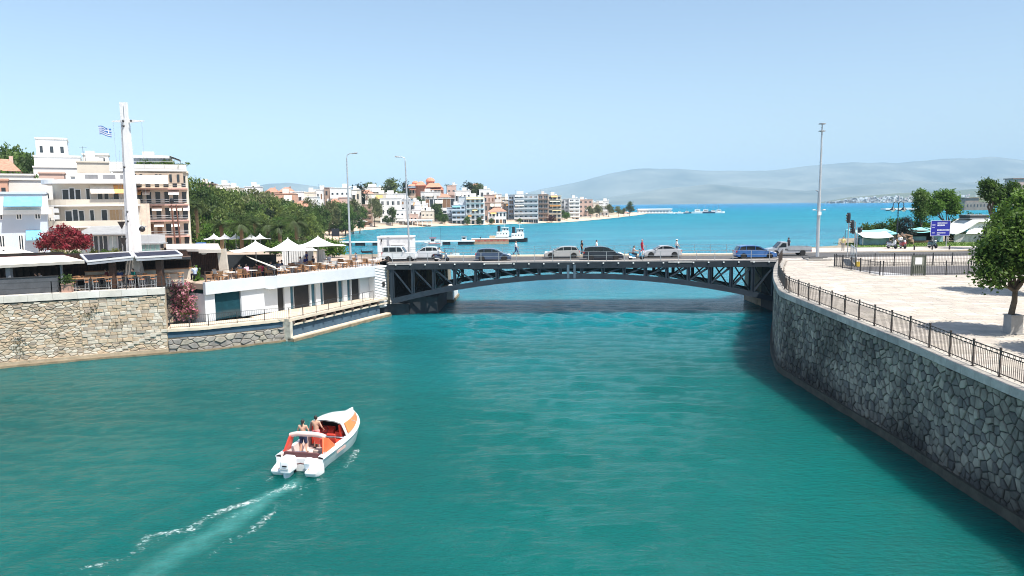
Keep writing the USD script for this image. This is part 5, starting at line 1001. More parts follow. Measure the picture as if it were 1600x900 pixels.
# pink oleander and the green vine beside it
p = G(288, 505, 2.05) + [-.6, .9, 0]; pts, nn = crown_points([((0, 0, 1.3), (1.1, .7, 1.0)), ((.25, 0, 2.5), (1.0, .7, .9)), ((-.2, 0, 3.0), (.9, .6, .6)), ((.6, 0, 1.0), (.8, .6, .8))], 3000, 8, .22)
t = Thing('oleander', 'tall pink flowering oleander in front of the old stone wall', 'shrub', p); t.part('foliage', leaf_cards(pts[::2], .22, 3, nn[::2], .35), LEAF['pine']); t.part('flowers', leaf_cards(pts[1::2] + nn[1::2] * .1, .20, 4, nn[1::2], .8), LEAF['pink']); b = MB()
for k in range(7): branchy(b, (rnd.uniform(-.4, .4), 0, -.1), (rnd.uniform(-.8, .8), rnd.uniform(-.2, .2), 2.4), .05, .02, 90 + k)
t.part('stem', b, bark, kind='stuff')
p = G(307, 497, 2.05) + [-.3, .6, 0]; pts, nn = crown_points([((0, 0, 3.7), (.55, .5, .8)), ((.1, 0, 3.2), (.4, .4, .5))], 800, 9, .2); t = Thing('climbing_vine', 'bright green vine climbing past the corner of the white building', 'vine', p); t.part('foliage', leaf_cards(pts, .26, 5, nn, .7), LEAF['bright']); b = MB(); branchy(b, (0, 0, -.1), (0, 0, 3.6), .06, .03, 44); t.part('stem', b, bark)
t = Thing('rock_wall', 'rough dark stone corner between the oleander and the white building', 'wall', fw(-1, .6, 2)); t.part('core', MB().obox(fw(-4.6, 2.2, -1), fw(-.02, 2.2, -1) - fw(-4.6, 2.2, -1), fw(-4.6, 3.4, -1) - fw(-4.6, 2.2, -1), (0, 0, 5.85)), wall_in, world=True)
rf_o = fw(-4.6, .9, 2.05)
def rfsurf(s, z, d): return np.array([fw(-4.6 + a, 2.2 - q, 2.05 + b) for a, b, q in zip(s, z, d)])
face_stones(t, cells(4.5, 3.1, .42, .36, 41), rfsurf, SW[:2] + LW[1:2], 42, depth=.08)

# ---- restaurant under the awnings
def TPx(px, py, z=TZ): return G(px, py, z)
cream = M('cream_canvas', (.76, .70, .61), rough=.9, var=.05, scale=2, bump=.05); wood = M('brown_wood', (.085, .042, .026), rough=.7, scale=2, rgb2=(.04, .02, .013), stretch=(1, 1, 6)); teak = M('teak_wood', (.42, .22, .11), rough=.6, scale=3, rgb2=(.30, .15, .07)); wicker = M('wicker_look', (.36, .20, .10), rough=.8, scale=14, rgb2=(.20, .105, .05))
# plan line of the eaves: parallel to the wall, set back
def RW(px, back): 
    """plan point above the terrace at a picture column, a distance back from the wall's edge"""
    a, e, n, at = vplane(LC.at(9, back), LC.at(LC.L - .2, back)); s_, z_ = at(px, 420); q = a + e * s_; return q
def rw(px, back, z): q = RW(px, back); return np.array([q[0], q[1], z])
def slab(P4, th):                                     # a thin solid sheet over four points
    P4 = np.asarray(P4, float); m = MB(); lo = P4 - [0, 0, th]; return m.add(np.vstack([lo, P4]), MB.BF)
def eave_z(px, py, back): q = RW(px, back); d = ray(px, py); k = (q[1]) / d[1]; return CH + d[2] * k
def roof_at(pts, th=.06): return slab([np.array([*RW(px, bk), eave_z(px, py, bk)]) for px, py, bk in pts], th)
t = Thing('awning', 'long cream awning roof at the left edge over the dark bar', 'awning', rw(60, 3, 7.8)); t.part('canopy', roof_at([(-60, 417.5, 1.3), (133, 407, 1.3), (100, 398.5, 5.5), (-60, 404, 5.5)]), cream, world=True); t.part('valance', roof_at([(-60, 417.8, 1.28), (133, 407.3, 1.28), (133, 407.3, 1.38), (-60, 417.8, 1.38)], .22), M('valance_look', (.40, .37, .33), rough=.9), world=True); t.part('ridge', roof_at([(-60, 403.4, 5.6), (100, 397.8, 5.6), (112, 400, 5.2), (-60, 404, 5.2)], .14), M('maroon_trim', (.12, .04, .04), rough=.7), world=True)
for px in (14, 96): q = rw(px, 1.8, TZ); t.part('post', MB().bar(q, [q[0], q[1], eave_z(px, 414, 1.8)], .34 if px < 50 else .14, .34 if px < 50 else .14, (1, 0, 0)), M('post_grey', (.22, .24, .26), rough=.7), world=True)
t = Thing('awning', 'upper cream awning roof behind the long one at the left edge', 'awning', rw(20, 8, 9)); t.part('canopy', roof_at([(-90, 404, 7), (62, 396.5, 7), (20, 385.5, 11), (-90, 386, 11)]), cream, world=True); q = rw(8, 9, TZ); t.part('post', MB().bar(q, q + [0, 0, 3.2], .12, .12, (1, 0, 0)), dkr, world=True)
panel_dark = M('solar_dark', (.022, .018, .032), rough=.45, var=.2, spec=.2); frame_w = M('frame_white', (.68, .66, .66), rough=.4, var=.04)
def dark_roof(label, fl, fr, br, bl):
    t = Thing('panel_roof', label, 'roof', rw(200, 3, 7.6)); P4 = [np.array([*RW(px, bk), eave_z(px, py, bk)]) for px, py, bk in (fl, fr, br, bl)]; c = np.mean(P4, 0); inn = [c + (p - c) * .93 for p in P4]
    t.part('panel', slab([p + [0, 0, .01] for p in inn], .05), panel_dark, world=True)
    for i in range(4): a, b = P4[i], P4[(i + 1) % 4]; t.part('frame', MB().bar(a, b, .16, .14), frame_w, world=True)
    a, b = (P4[0] + P4[3]) / 2, (P4[1] + P4[2]) / 2; t.part('gutter', MB().bar(P4[0] + [0, 0, -.2], P4[1] + [0, 0, -.2], .1, .18), M('gutter_grey', (.30, .31, .34), rough=.5), world=True); return t
dark_roof('left one of two dark panelled roofs in white frames over the bar tables', (137, 408.5, 1.2), (209, 401, 1.2), (204, 394, 4.2), (128, 398, 4.2))
dark_roof('right one of two dark panelled roofs in white frames over the bar tables, beside the mast', (214, 402.5, 1.2), (285.5, 398.5, 1.2), (276, 391.5, 4.2), (208, 394.5, 4.2))
for i, (px, w_, lk, lb) in enumerate(((176, .42, wood, 'brown wooden column under the left panelled roof'), (250, .48, wood, 'brown wooden column under the right panelled roof'))):
    q = rw(px, 1.9, TZ); t = Thing('column', lb, 'column', q); t.part('shaft', MB().bb(-w_ / 2, -w_ / 2, .12, w_ / 2, w_ / 2, 2.55), lk); t.part('foot', MB().bb(-w_ / 2 - .05, -w_ / 2 - .05, 0, w_ / 2 + .05, w_ / 2 + .05, .12), trim); t.part('head', MB().bb(-w_ / 2 - .06, -w_ / 2 - .06, 2.55, w_ / 2 + .06, w_ / 2 + .06, 2.68), trim)
t = Thing('slanted_pillar', 'pale slanting pillars of the mast foot between the bar columns', 'pillar', rw(208, 4, TZ)); a = rw(200, 4.2, TZ)
t.part('left_leg', MB().bar(rw(199, 4.2, TZ), rw(206, 4.2, TZ + 2.9), .5, .5, (0, 1, 0)), M('pillar_look', (.55, .50, .46), rough=.8), world=True); t.part('right_leg', MB().bar(rw(221, 4.2, TZ), rw(214, 4.2, TZ + 2.9), .5, .5, (0, 1, 0)), M('pillar_look', (.5, .5, .5)), world=True); t.part('white_panel', MB().bar(rw(213, 4.0, TZ + 1.2), rw(213, 4.0, TZ + 2.9), .55, .1, (0, 1, 0)), white_paint, world=True)
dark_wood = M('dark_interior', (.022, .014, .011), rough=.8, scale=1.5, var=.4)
def bar_wall(label, x0, x1, back, z1, lk, nm='back_wall', cat='wall', th=.15, z0=TZ):
    a, b = rw(x0, back, z0), rw(x1, back, z0); t = Thing(nm, label, cat, (a + b) / 2); t.part('wall', MB().obox(a, b - a, np.array([0, th, 0]) + 0, (0, 0, z1 - z0)), lk, world=True); return t, a, b
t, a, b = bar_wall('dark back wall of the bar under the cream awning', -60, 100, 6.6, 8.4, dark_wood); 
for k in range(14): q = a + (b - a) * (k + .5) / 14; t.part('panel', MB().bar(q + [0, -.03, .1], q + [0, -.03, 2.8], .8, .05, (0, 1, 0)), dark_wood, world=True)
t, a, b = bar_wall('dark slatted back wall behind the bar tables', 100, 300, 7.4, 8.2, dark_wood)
for k in range(40): q = a + (b - a) * (k + .5) / 40; t.part('slat', MB().bar(q + [0, -.04, .1], q + [0, -.04, 2.7], .22, .05, (0, 1, 0)), wood, world=True)
t, a, b = bar_wall('low grey planter wall at the left edge behind the railing', -60, 88, .95, TZ + 1.35, M('anthracite', (.07, .075, .085), rough=.6, var=.2), 'planter_wall')
t.part('cap', MB().obox(a + [0, -.05, 1.35], b - a, (0, .3, 0), (0, 0, .06)), trim, world=True)
t, a, b = bar_wall('pale bar counter at the back of the bar tables', 132, 192, 5.6, TZ + 1.25, M('counter_cream', (.58, .52, .43), rough=.6), 'bar_counter', 'counter', .5); t.part('top', MB().obox(a + [0, -.1, 1.25], b - a, (0, .7, 0), (0, 0, .07)), teak, world=True)
t, a, b = bar_wall('pale bar counter beside the wooden pavilion', 224, 297, 5.2, TZ + 1.2, M('counter_cream', (.6, .5, .4)), 'bar_counter', 'counter', .5); t.part('top', MB().obox(a + [0, -.1, 1.2], b - a, (0, .7, 0), (0, 0, .07)), teak, world=True)
t = Thing('bar_roof', 'flat dark brown roof over the back of the bar behind the awnings', 'roof', rw(120, 6, 7.6)); t.part('slab', slab([rw(-60, 4.4, 7.58), rw(299, 4.4, 7.58), rw(299, 8.4, 7.64), rw(-60, 8.4, 7.64)], .12), M('roof_brown', (.085, .055, .04), rough=.8), world=True); t.part('edge', MB().bar(rw(-60, 4.35, 7.6), rw(299, 4.35, 7.6), .08, .2), trim, world=True)
# high tables and bar stools
def high_table(label, p, src=[None]):
    if src[0] is None:
        t = src[0] = Thing('high_table', label, 'table', p, .5, group=None); t.part('top', MB().bb(-.75, -.38, 1.02, .75, .38, 1.09), teak)
        for x in (-.66, .66):
            for y in (-.3, .3): t.part('leg', MB().bar((x, y, 0), (x, y, 1.02), .05, .05, (1, 0, 0)), grey_metal)
        t.part('brace', MB().bar((-.66, 0, .22), (.66, 0, .22), .04, .04), grey_metal)
    else: src[0].copy(label, p, .5)
def bar_stool(label, p, rz, src=[None]):
    if src[0] is None:
        t = src[0] = Thing('bar_stool', label, 'bar stool', p, rz); t.part('seat', MB().lathe([(.02, .74), (.19, .74), (.2, .78), (.17, .82), (.02, .82)], n=12), M('stool_seat', (.36, .15, .07), rough=.6), smooth=40)
        for a in range(4): c, s = math.cos(a * PI / 2 + .7), math.sin(a * PI / 2 + .7); t.part('leg', MB().bar((c * .14, s * .14, .74), (c * .22, s * .22, 0), .03, .03), grey_metal)
        t.part('foot_ring', MB().tube([(math.cos(a) * .2, math.sin(a) * .2, .28) for a in np.linspace(0, 2 * PI, 13)], .012, 5), grey_metal); t.part('back', MB().bb(-.18, .15, .95, .18, .18, 1.15), teak); t.part('back_post', MB().bar((-.15, .16, .78), (-.15, .17, 1.12), .025, .025, (1, 0, 0)), grey_metal); t.part('back_post', MB().bar((.15, .16, .78), (.15, .17, 1.12), .025, .025, (1, 0, 0)), grey_metal)
    else: src[0].copy(label, p, rz)
ordn = 'first second third fourth fifth sixth seventh eighth ninth tenth eleventh twelfth thirteenth fourteenth fifteenth sixteenth seventeenth eighteenth nineteenth twentieth'.split()
for i, (px, bk) in enumerate(((123, 1.6), (158, 1.8), (196, 2.2), (229, 1.9), (272, 2.8), (124, 3.6), (150, 3.9))): high_table(('%s high wooden table from the left beside the railing of the bar' % ordn[i]) if i < 5 else '%s high table in the back row of the bar' % ('left' if i == 5 else 'right'), rw(px, bk, TZ))
for i, (px, bk, rz) in enumerate(((113, 1.2, 2.5), (134, 1.1, 3.6), (148, 1.2, 3.2), (168, 1.2, 3.0), (186, 1.5, 3.4), (204, 1.5, 3.1), (221, 1.2, 2.8), (238, 1.3, 3.4), (262, 2.0, 3.2), (281, 2.1, 3.4), (116, 2.6, .4), (140, 2.7, .2), (163, 2.8, .6), (190, 3.0, .3), (226, 2.9, .5))): bar_stool('%s bar stool from the left in the %s row at the high tables' % (ordn[i % 10], 'front' if i < 10 else 'back'), rw(px, bk, TZ), rz)
q = rw(103, .55, TZ); t = Thing('planter_box', 'pink brown planter box at the railing with a green plant', 'planter', q, .2); t.part('box', MB().bb(-.34, -.3, 0, .34, .3, .72), M('terracotta', (.42, .25, .19), rough=.8)); t.part('rim', MB().bb(-.38, -.34, .72, .38, -.28, .8).bb(-.38, .28, .72, .38, .34, .8).bb(-.38, -.28, .72, -.32, .28, .8).bb(.32, -.28, .72, .38, .28, .8), M('terracotta', (.4, .2, .2)), kind='stuff'); t.part('plant', leaf_cards(np.random.RandomState(3).normal(size=(240, 3)) * [.22, .22, .22] + [0, 0, 1.05], .2, 3), LEAF['dark'])
# wooden pavilion right of the panelled roofs
t = Thing('wooden_pavilion', 'brown wooden pavilion with flat pale roof and a tall pale end pillar', 'pavilion', rw(318, 3, TZ)); 
def TP(px, Y, z=TZ): q = D(px, 420, Y); return np.array([q[0], q[1], z])
zr = D(310, 388, 69)[2]
t.part('roof', slab([TP(262, 68.5, zr), TP(347, 67.0, zr), TP(343, 76, zr + .1), TP(262, 76, zr + .1)], .22), M('pale_roof', (.60, .53, .46), rough=.8), world=True); t.part('front_fascia', slab([TP(312, 66.8, zr - .02), TP(347, 66.9, zr - .02), TP(347, 67.3, zr - .02), TP(312, 67.2, zr - .02)], .3), M('pale_roof', (.6, .5, .4)), world=True)
t.part('end_pillar', MB().bar(TP(351, 67.4), TP(348, 67.4, zr), .75, .35, (0, 1, 0)), M('pillar_beige', (.55, .47, .39), rough=.85), world=True); t.part('back_wall', MB().obox(TP(258, 75), TP(345, 75) - TP(258, 75), (0, .15, 0), (0, 0, zr - TZ - .23)), dark_wood, world=True)
for k in range(16): q = TP(300 + k * 2.9, 74.9 - k * .35); t.part('slat', MB().bar(q, q + [0, 0, zr - TZ - .25], .16, .05, (0, 1, 0)), wood, world=True)
q = TP(320, 68.2, zr - .45); t.part('pendant_lamp', MB().lathe([(.02, .22), (.2, .12), (.24, 0), (.18, -.06)], q - t.loc, 12), white_paint, smooth=50)
# parasols: peaked white tension roofs
def tent(label, pc, py_top, hw, py_edge, Y, droop=.35):
    c = D(pc, py_top, Y); zt = c[2]; ze = D(pc, py_edge, Y)[2]; R = hw * Y / F; t = Thing('white_parasol', label, 'parasol', (c[0], c[1], TZ)); n, k = 12, 40; P = np.zeros((n, k + 1, 3)); a = np.linspace(0, 2 * PI, k + 1)
    for i, u in enumerate(np.linspace(.02, 1, n)):
        sqr = 1 / np.maximum(abs(np.cos(a - PI / 4 + .3)), abs(np.sin(a - PI / 4 + .3))); sqr = 1 + (sqr / 1.414 - .85) * u; r = R * u * sqr
        P[i, :, 0] = r * np.cos(a); P[i, :, 1] = r * np.sin(a); P[i, :, 2] = zt - TZ - (zt - ze) * (1 - (1 - u) ** 1.75) + .22 * (1 - (sqr - .8)) * u ** 2
    Q = P.copy(); Q[..., 2] -= .025; t.part('canopy', MB().grid(P).grid(Q[:, ::-1]), whitec, smooth=60); t.part('pole', MB().tube([(0, 0, 0), (0, 0, zt - TZ - .1)], .05, 8), grey_metal, smooth=60); t.part('finial', MB().man(ball((0, 0, zt - TZ + .02), .07, 8)), whitec); t.part('base', MB().bb(-.4, -.4, 0, .4, .4, .1), grey_metal); return t
tent('left of the three peaked white parasols over the terrace seats', 399, 376.5, 44, 394, 72); tent('middle one of the three peaked white parasols over the terrace seats', 449.5, 372.5, 46, 393, 75); tent('right of the three peaked white parasols over the terrace seats', 496.5, 369.5, 44, 386, 80)
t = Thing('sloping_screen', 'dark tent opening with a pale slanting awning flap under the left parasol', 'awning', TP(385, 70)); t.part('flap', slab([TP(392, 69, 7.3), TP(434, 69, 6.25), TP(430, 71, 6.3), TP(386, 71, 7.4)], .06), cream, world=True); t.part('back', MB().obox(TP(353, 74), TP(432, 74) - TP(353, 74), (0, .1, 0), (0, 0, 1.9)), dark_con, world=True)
t = Thing('curtain', 'white pleated curtains hanging under the right parasol', 'curtain', TP(475, 83)); 
for k in range(26): q = TP(443 + k * 1.85, 82.5 + .18 * (k % 2)); t.part('pleat', MB().bar(q, q + [0, 0, 2.15], .17, .1, (0, 1, 0)), whitec, world=True)
q0 = [TP(497 + i * 1.3, 80.5 + .15 * (i % 2)) for i in range(8)]
for i, q in enumerate(q0): t.part('pleat', MB().bar(q + [.05 * i, 0, 0], q + [0, 0, 1.95], .17, .1, (0, 1, 0)), whitec, world=True)
# chairs, small tables, diners on the terrace
CHS = {}
def chair(label, p, rz, kind='wicker'):
    if kind not in CHS:
        lk = wicker if kind == 'wicker' else M('white_cushion', (.70, .69, .66), rough=.9); t = CHS[kind] = Thing('terrace_chair', label, 'chair', p, rz); t.part('seat', MB().bb(-.27, -.26, .40, .27, .26, .47), teak); t.part('cushion', MB().bb(-.24, -.22, .472, .24, .24, .53), lk); t.part('back', MB().add([(-.27, -.24, .5), (.27, -.24, .5), (.27, -.19, .5), (-.27, -.19, .5), (-.27, -.36, .92), (.27, -.36, .92), (.27, -.31, .92), (-.27, -.31, .92)], MB.BF), lk)
        for x in (-.25, .25):
            for y in (-.23, .23): t.part('leg', MB().bar((x, y, 0), (x, y, .4), .045, .045, (1, 0, 0)), teak)
            t.part('armrest', MB().bar((x, -.26, .64), (x, .24, .62), .05, .04), teak); t.part('arm_post', MB().bar((x, .22, .4), (x, .22, .62), .04, .04, (1, 0, 0)), teak)
    else: CHS[kind].copy(label, p, rz)
def low_table(label, p, src=[None]):
    if src[0] is None:
        t = src[0] = Thing('terrace_table', label, 'table', p, FRZ); t.part('top', MB().bb(-.4, -.4, .70, .4, .4, .745), M('table_white', (.66, .65, .62), rough=.6)); t.part('column', MB().tube([(0, 0, .05), (0, 0, .7)], .04, 8), grey_metal); t.part('foot', MB().lathe([(.26, 0), (.26, .03), (.05, .07)], n=12), grey_metal)
    else: src[0].copy(label, p, FRZ)
rs = np.random.RandomState(17); nch = 0; ntb = 0
chair('teak armchair with low back at the foot of the pale pillar', TP(340.5, 66.3), 1.1, 'wicker'); chair('teak stool seat left of the armchair at the pale pillar', TP(325, 66.0), 2.2, 'wicker')
for row, (off, nm) in enumerate(((.75, 'front'), (2.9, 'second'))):
    s = 3.4 if row == 0 else 4.0; k = 0
    while s < sE - 1.2:
        d = off if s < s1 else off - .55; low_table('%s small white table from the left in the %s row of the terrace' % (ordn[k], nm), fw(s, d + .25, TZ))
        for j, (ds, dd, rz) in enumerate(((-.68, .2, FRZ - PI / 2), (.68, .3, FRZ + PI / 2), (0.02, 1.0, FRZ + PI))):
            if row == 0 and j == 2: continue
            chair('%s chair at the %s table of the %s terrace row' % (('left', 'right', 'rear')[j], ordn[k], nm), fw(s + ds + rs.normal(0, .05), d + dd, TZ), rz + rs.normal(0, .2), 'wicker' if (k + j) % 3 else 'cushion')
        k += 1; s += 2.15
dn = [(385, 69.0, (.75, .45, .62), .9, 'diner in pink and white top right of the pale pillar'), (402, 70.4, (.02, .02, .025), 2.0, 'diner in black left behind the one in bright pink'), (408, 70.1, (.72, .03, .16), .3, 'diner in bright pink top on the terrace'), (418, 71.3, (.18, .17, .20), 1.2, 'diner in grey under the left parasol'), (424, 72.2, (.05, .08, .16), 2.5, 'diner in navy right of the grey one'), (375, 69, (.06, .10, .12), 2.2, 'diner in dark teal behind the pink and white one'), (436, 73, (.1, .13, .2), 3.0, 'diner in dark blue at the end of the awning flap'), (441, 74, (.05, .06, .1), 2.0, 'diner with dark hair right of the awning flap'), (431, 75, (.6, .42, .06), 3.0, 'diner in yellow behind the awning flap'),
      (470, 78.8, (.55, .53, .6), 1.8, 'diner in pale lilac before the curtains'), (478, 79.2, (.03, .04, .22), 2.6, 'diner in royal blue before the curtains'), (490, 79.6, (.02, .025, .05), 1.2, 'diner in black before the curtains'), (515, 82, (.6, .6, .62), 1.0, 'diner in white near the right end of the terrace'), (557, 84.8, (.25, .3, .38), 2.0, 'diner in grey blue at the far right end of the terrace')]
for px, Y, c, rz, lb in dn: p = TP(px, Y); person(lb, p + [0, 0, -.02], rz, SIT, top=c, low=(.05, .06, .1), fine=.07); 
for i, (px, bk, c, lb) in enumerate(((62, 2.6, (.7, .7, .7), 'guest in white at the dark bar under the cream awning'), (56, 2.4, (.04, .04, .07), 'guest in dark clothes beside the one in white at the dark bar'), (187, 2.2, (.03, .05, .13), 'guest in navy at the high table left of the mast foot'), (208, 2.3, (.02, .20, .17), 'guest in teal green at the high table before the mast foot'), (166, 3.4, (.2, .04, .05), 'guest in dark red in the back row of the bar'), (304, 3.6, (.45, .52, .68), 'guest in pale blue shirt before the wooden pavilion'))):
    person(lb, rw(px, bk, TZ + .28), 2.6 - .9 * (i % 3), SIT, top=c, low=(.03, .03, .05), fine=.07)
person('person with long dark hair standing before the curtains', TP(480, 81), 2.2, top=(.06, .06, .2), low=(.04, .04, .06), long_hair=True, fine=.07)

# ---- mast with flag
p = D(211, 392, 92); p[2] = TZ; top = D(191.5, 160, 92); t = Thing('signal_mast', 'tall white signal mast with a crossarm rising behind the restaurant', 'mast', p)
H = top[2] - TZ; mp = M('mast_white', (.74, .74, .74), rough=.5, var=.05, scale=.8); LX = top[0] - p[0] + .9
t.part('shaft', MB().add([(-.56, -.4, 0), (.66, -.4, 0), (.66, .5, 0), (-.56, .5, 0), (-.36, -.28, H * .9), (.28, -.28, H * .9), (.28, .34, H * .9), (-.36, .34, H * .9)], MB.BF), mp); t.part('side_channel', MB().add([(-.98, -.3, 0), (-.60, -.3, 0), (-.60, .25, 0), (-.98, .25, 0), (-.60, -.2, H * .88), (-.40, -.2, H * .88), (-.40, .2, H * .88), (-.60, .2, H * .88)], MB.BF), M('mast_grey', (.42, .44, .47), rough=.5))
for x in (-.42, .08): t.part('top_rod', MB().bb(x - .17, -.2, H * .88, x + .15, .2, H), mp)
zc = H * .885
for s, L in ((-1, 1.75), (1, 2.2)): t.part('crossarm', MB().add([(0, -.16, zc - .22), (s * L, -.06, zc - .06), (s * L, .06, zc - .06), (0, .16, zc - .22), (0, -.16, zc + .2), (s * L, -.06, zc + .05), (s * L, .06, zc + .05), (0, .16, zc + .2)], MB.BF if s > 0 else MB.BF[:, ::-1]), mp)
for x, z in ((-.2, zc), (.75, zc), (-.2, zc - .6), (-.45, H * .6), (-.45, H * .32), (-.45, H * .26)): t.part('lamp', MB().man(ball((x, -.33, z), .15, 8)), dkr)
for x in (-1.6, 1.9): t.part('halyard', MB().tube([(x, 0, zc - .06), (x * .9, 0, 1.0)], .012, 4), grey_metal)
q = D(163, 203, 91.9); t = Thing('flag', 'blue and white striped flag with a white cross flying left of the mast', 'flag', q); fb_, fw2 = M('flag_blue', (.04, .16, .46), rough=.8, var=.05), M('flag_white', (.78, .79, .82), rough=.8, var=.03)
def flag_pt(u, v): return np.stack([-.72 + 1.5 * u, .16 * np.sin(u * 7 + v * 1.3), .5 - v * 1.02 - .38 * u ** 1.3 * .9 + .07 * np.sin(u * 6)], -1)
for i in range(9):
    u0 = .37 if i < 5 else 0; u = np.linspace(0, 1 - u0, 10); a = 1 - u[::-1] - u0 if False else u; U = np.stack([a, a], 1); V = np.stack([np.full(10, i / 9), np.full(10, (i + 1) / 9)], 1); t.part('stripe', MB().grid(flag_pt(U, V)), fb_ if i % 2 == 0 else fw2, smooth=True)
u = np.linspace(.63, 1, 6)
for lo, hi, a, b in ((0, 2 / 9, .63, .785), (0, 2 / 9, .845, 1), (3 / 9, 5 / 9, .63, .785), (3 / 9, 5 / 9, .845, 1)): U, V = np.meshgrid(np.linspace(a, b, 4), np.linspace(lo, hi, 3), indexing='ij'); t.part('canton', MB().grid(flag_pt(U, V)), fb_, smooth=True)
for a, b, lo, hi in ((.63, 1, 2 / 9, 3 / 9), (.785, .845, 0, 2 / 9), (.785, .845, 3 / 9, 5 / 9)): U, V = np.meshgrid(np.linspace(a, b, 6), np.linspace(lo, hi, 4), indexing='ij'); t.part('cross', MB().grid(flag_pt(U, V)), fw2, smooth=True)
# black day marks
def cone(label, px, py, Y, r, h, up):
    c = D(px, py, Y); t = Thing('black_cone', label, 'day mark', c); t.part('cone', MB().lathe([(r, h / 2), (.02, -h / 2)] if not up else [(r, -h / 2), (.02, h / 2)], n=16), M('mark_black', (.012, .012, .015), rough=.5), smooth=40); t.part('rope', MB().tube([(0, 0, h / 2), (.4, 0, 9)], .010, 4), grey_metal)
cone('upper of two black cones hanging left of the mast', 190, 352, 90, .46, .9, False); cone('lower one of two black cones hanging left of the mast', 192.5, 378, 90, .42, 1.0, False)
c = D(222, 358, 90); t = Thing('black_ball', 'black ball hanging just right of the mast foot', 'day mark', c); t.part('ball', MB().man(m3.Manifold.sphere(.36, 14)), M('mark_black', (.012, .012, .015)), smooth=60); t.part('rope', MB().tube([(0, 0, .3), (-.6, 0, 9)], .010, 4), grey_metal)
c = D(279, 384, 97); c[2] = TZ; t = Thing('twin_post', 'pair of tall brown posts with a black oval head before the red balconies', 'post', c); rust = M('rust_brown', (.15, .065, .045), rough=.8); zt_ = D(272, 315, 97)[2] - TZ
for x in (-.35, .35): t.part('post', MB().tube([(x, 0, 0), (x * .9 - .3, 0, zt_ - .4)], [.13, .09], 8), rust, smooth=60)
for k in range(5): t.part('rung', MB().bar((-.4 - k * .05, 0, 1 + k * .9), (.3 - k * .05, 0, 1 + k * .9), .05, .05), rust)
t.part('head', MB().man(m3.Manifold.batch_hull([ball((-.55, 0, zt_), .28, 10), ball((-.5, 0, zt_ + .25), .24, 10)])), M('mark_black', (.012, .012, .015)), smooth=60)
# bougainvillea and the hedge
p = TP(100, 78); tree_at('bougainvillea', 'big rounded tree covered in crimson flowers behind the restaurant', 'tree', p, px_lobes(p, 78, [(78, 375, 16, 9, 0), (100, 366, 18, 11, 0), (122, 374, 16, 9, 0), (95, 379, 18, 8, -.5), (112, 380, 18, 7, -.5), (70, 383, 9, 6, 0), (130, 382, 9, 5, 0)]), 7600, .26, 'red', trunk=(1.3, .16), seed=61, limbs=7, clump=.24)
for i, (px, w_, lk, lb) in enumerate(((92, 15, 'yellow', 'yellow green bush under the left side of the crimson tree'), (118, 13, 'dark', 'green bush under the right side of the crimson tree'), (150, 9, 'yellow', 'small yellow bush right of the crimson tree'), (166, 8, 'dark', 'dark green bush between two yellow ones'), (182, 9, 'yellow', 'yellow bush left of the mast'))):
    Y = 74; p = TP(px, Y, 6.5); R = w_ * Y / F; tree_at('hedge_bush', lb, 'bush', p, [((-R * .4, 0, .75), (R * .6, .5, .45)), ((R * .4, 0, .75), (R * .6, .5, .45)), ((0, 0, 1.0), (R * .5, .5, .4))], 1100, .2, lk, trunk=(.3, .05), seed=70 + i, limbs=2, clump=.18)
t = Thing('roof_planter', 'long dark planter roof carrying the yellow hedge', 'roof', TP(135, 74, 6.4)); a, b = TP(62, 74, 6.2), TP(192, 75, 6.2); t.part('trough', MB().obox(a - [0, .7, 0], b - a, (0, 1.5, 0), (0, 0, .4)), M('trough_brown', (.10, .07, .055), rough=.8), world=True)
for k in range(5): q = a + (b - a) * (k + .5) / 5; t.part('post', MB().bar(q * [1, 1, 0] + [0, 0, TZ], q, .12, .12, (1, 0, 0)), trim, world=True)
t = Thing('round_bush', 'clipped round green bush right of the glass kiosk', 'bush', TP(262, 96)); pts, nn = crown_points([((0, 0, .75), (1.0, .8, .65)), ((.5, 0, .6), (.8, .7, .5)), ((-.5, 0, .6), (.7, .6, .5))], 2200, 3, .16); t.part('foliage', leaf_cards(pts, .18, 4, nn), LEAF['bright'])
# ================================================================ the town on the left and across the bay
SH = [G(*q)[:2] for q in ((531, 366), (545, 361.5), (600, 356.8), (700, 352.7), (800, 350), (870, 347.6), (905, 345.2), (960, 340), (990, 336.5), (1012, 333.2))]
SHORE = [np.array([-27.5, 108]), np.array([-46.5, 190])] + SH
land = Polygon([tuple(q) for q in SHORE] + [(150, 960), (40, 1150), (-1300, 1150), (-1300, 108)])
import shapely
bnd = shapely.LineString([tuple(q) for q in SHORE] + [(150, 960), (40, 1150)])
def zt(x, y):
    x, y = np.asarray(x, float), np.asarray(y, float); p = shapely.points(x, y); d = shapely.distance(p, bnd) * np.where(shapely.contains(land, p), 1, -1)
    u = 800 + x / y * F; hm = np.interp(u, [-200, 100, 300, 520, 640, 740, 800, 880, 1010], [14, 14, 10, 11, 14, 12, 5, 3, 1]); s = np.clip((d - 22) / 150, 0, 1); s = s * s * (3 - 2 * s)
    z = np.where(d > 0, 1.5 * (1 - np.exp(-np.maximum(d, 0) / 7)) + hm * s, np.maximum(d * .12, -3)); near = np.clip((170 - y) / 50, 0, 1) * (d > 8); return np.maximum(z, near * 5.2)
gx, gy = np.concatenate([np.arange(-420, -130, 14), np.arange(-130, 185, 5.0)]), np.concatenate([np.arange(116.5, 520, 5.0), np.arange(520, 1160, 16)]); XX, YY = np.meshgrid(gx, gy, indexing='ij')
hill_m = M('hillside_look', (.44, .35, .25), rough=.95, scale=.05, rgb2=(.17, .15, .08), detail=7)
setting('hillside', MB().grid(np.stack([XX, YY, zt(XX, YY) - .05], -1)), hill_m, smooth=True)
sand = M('sand_look', (.60, .47, .35), rough=.95, scale=.12, rgb2=(.50, .38, .28), detail=6)
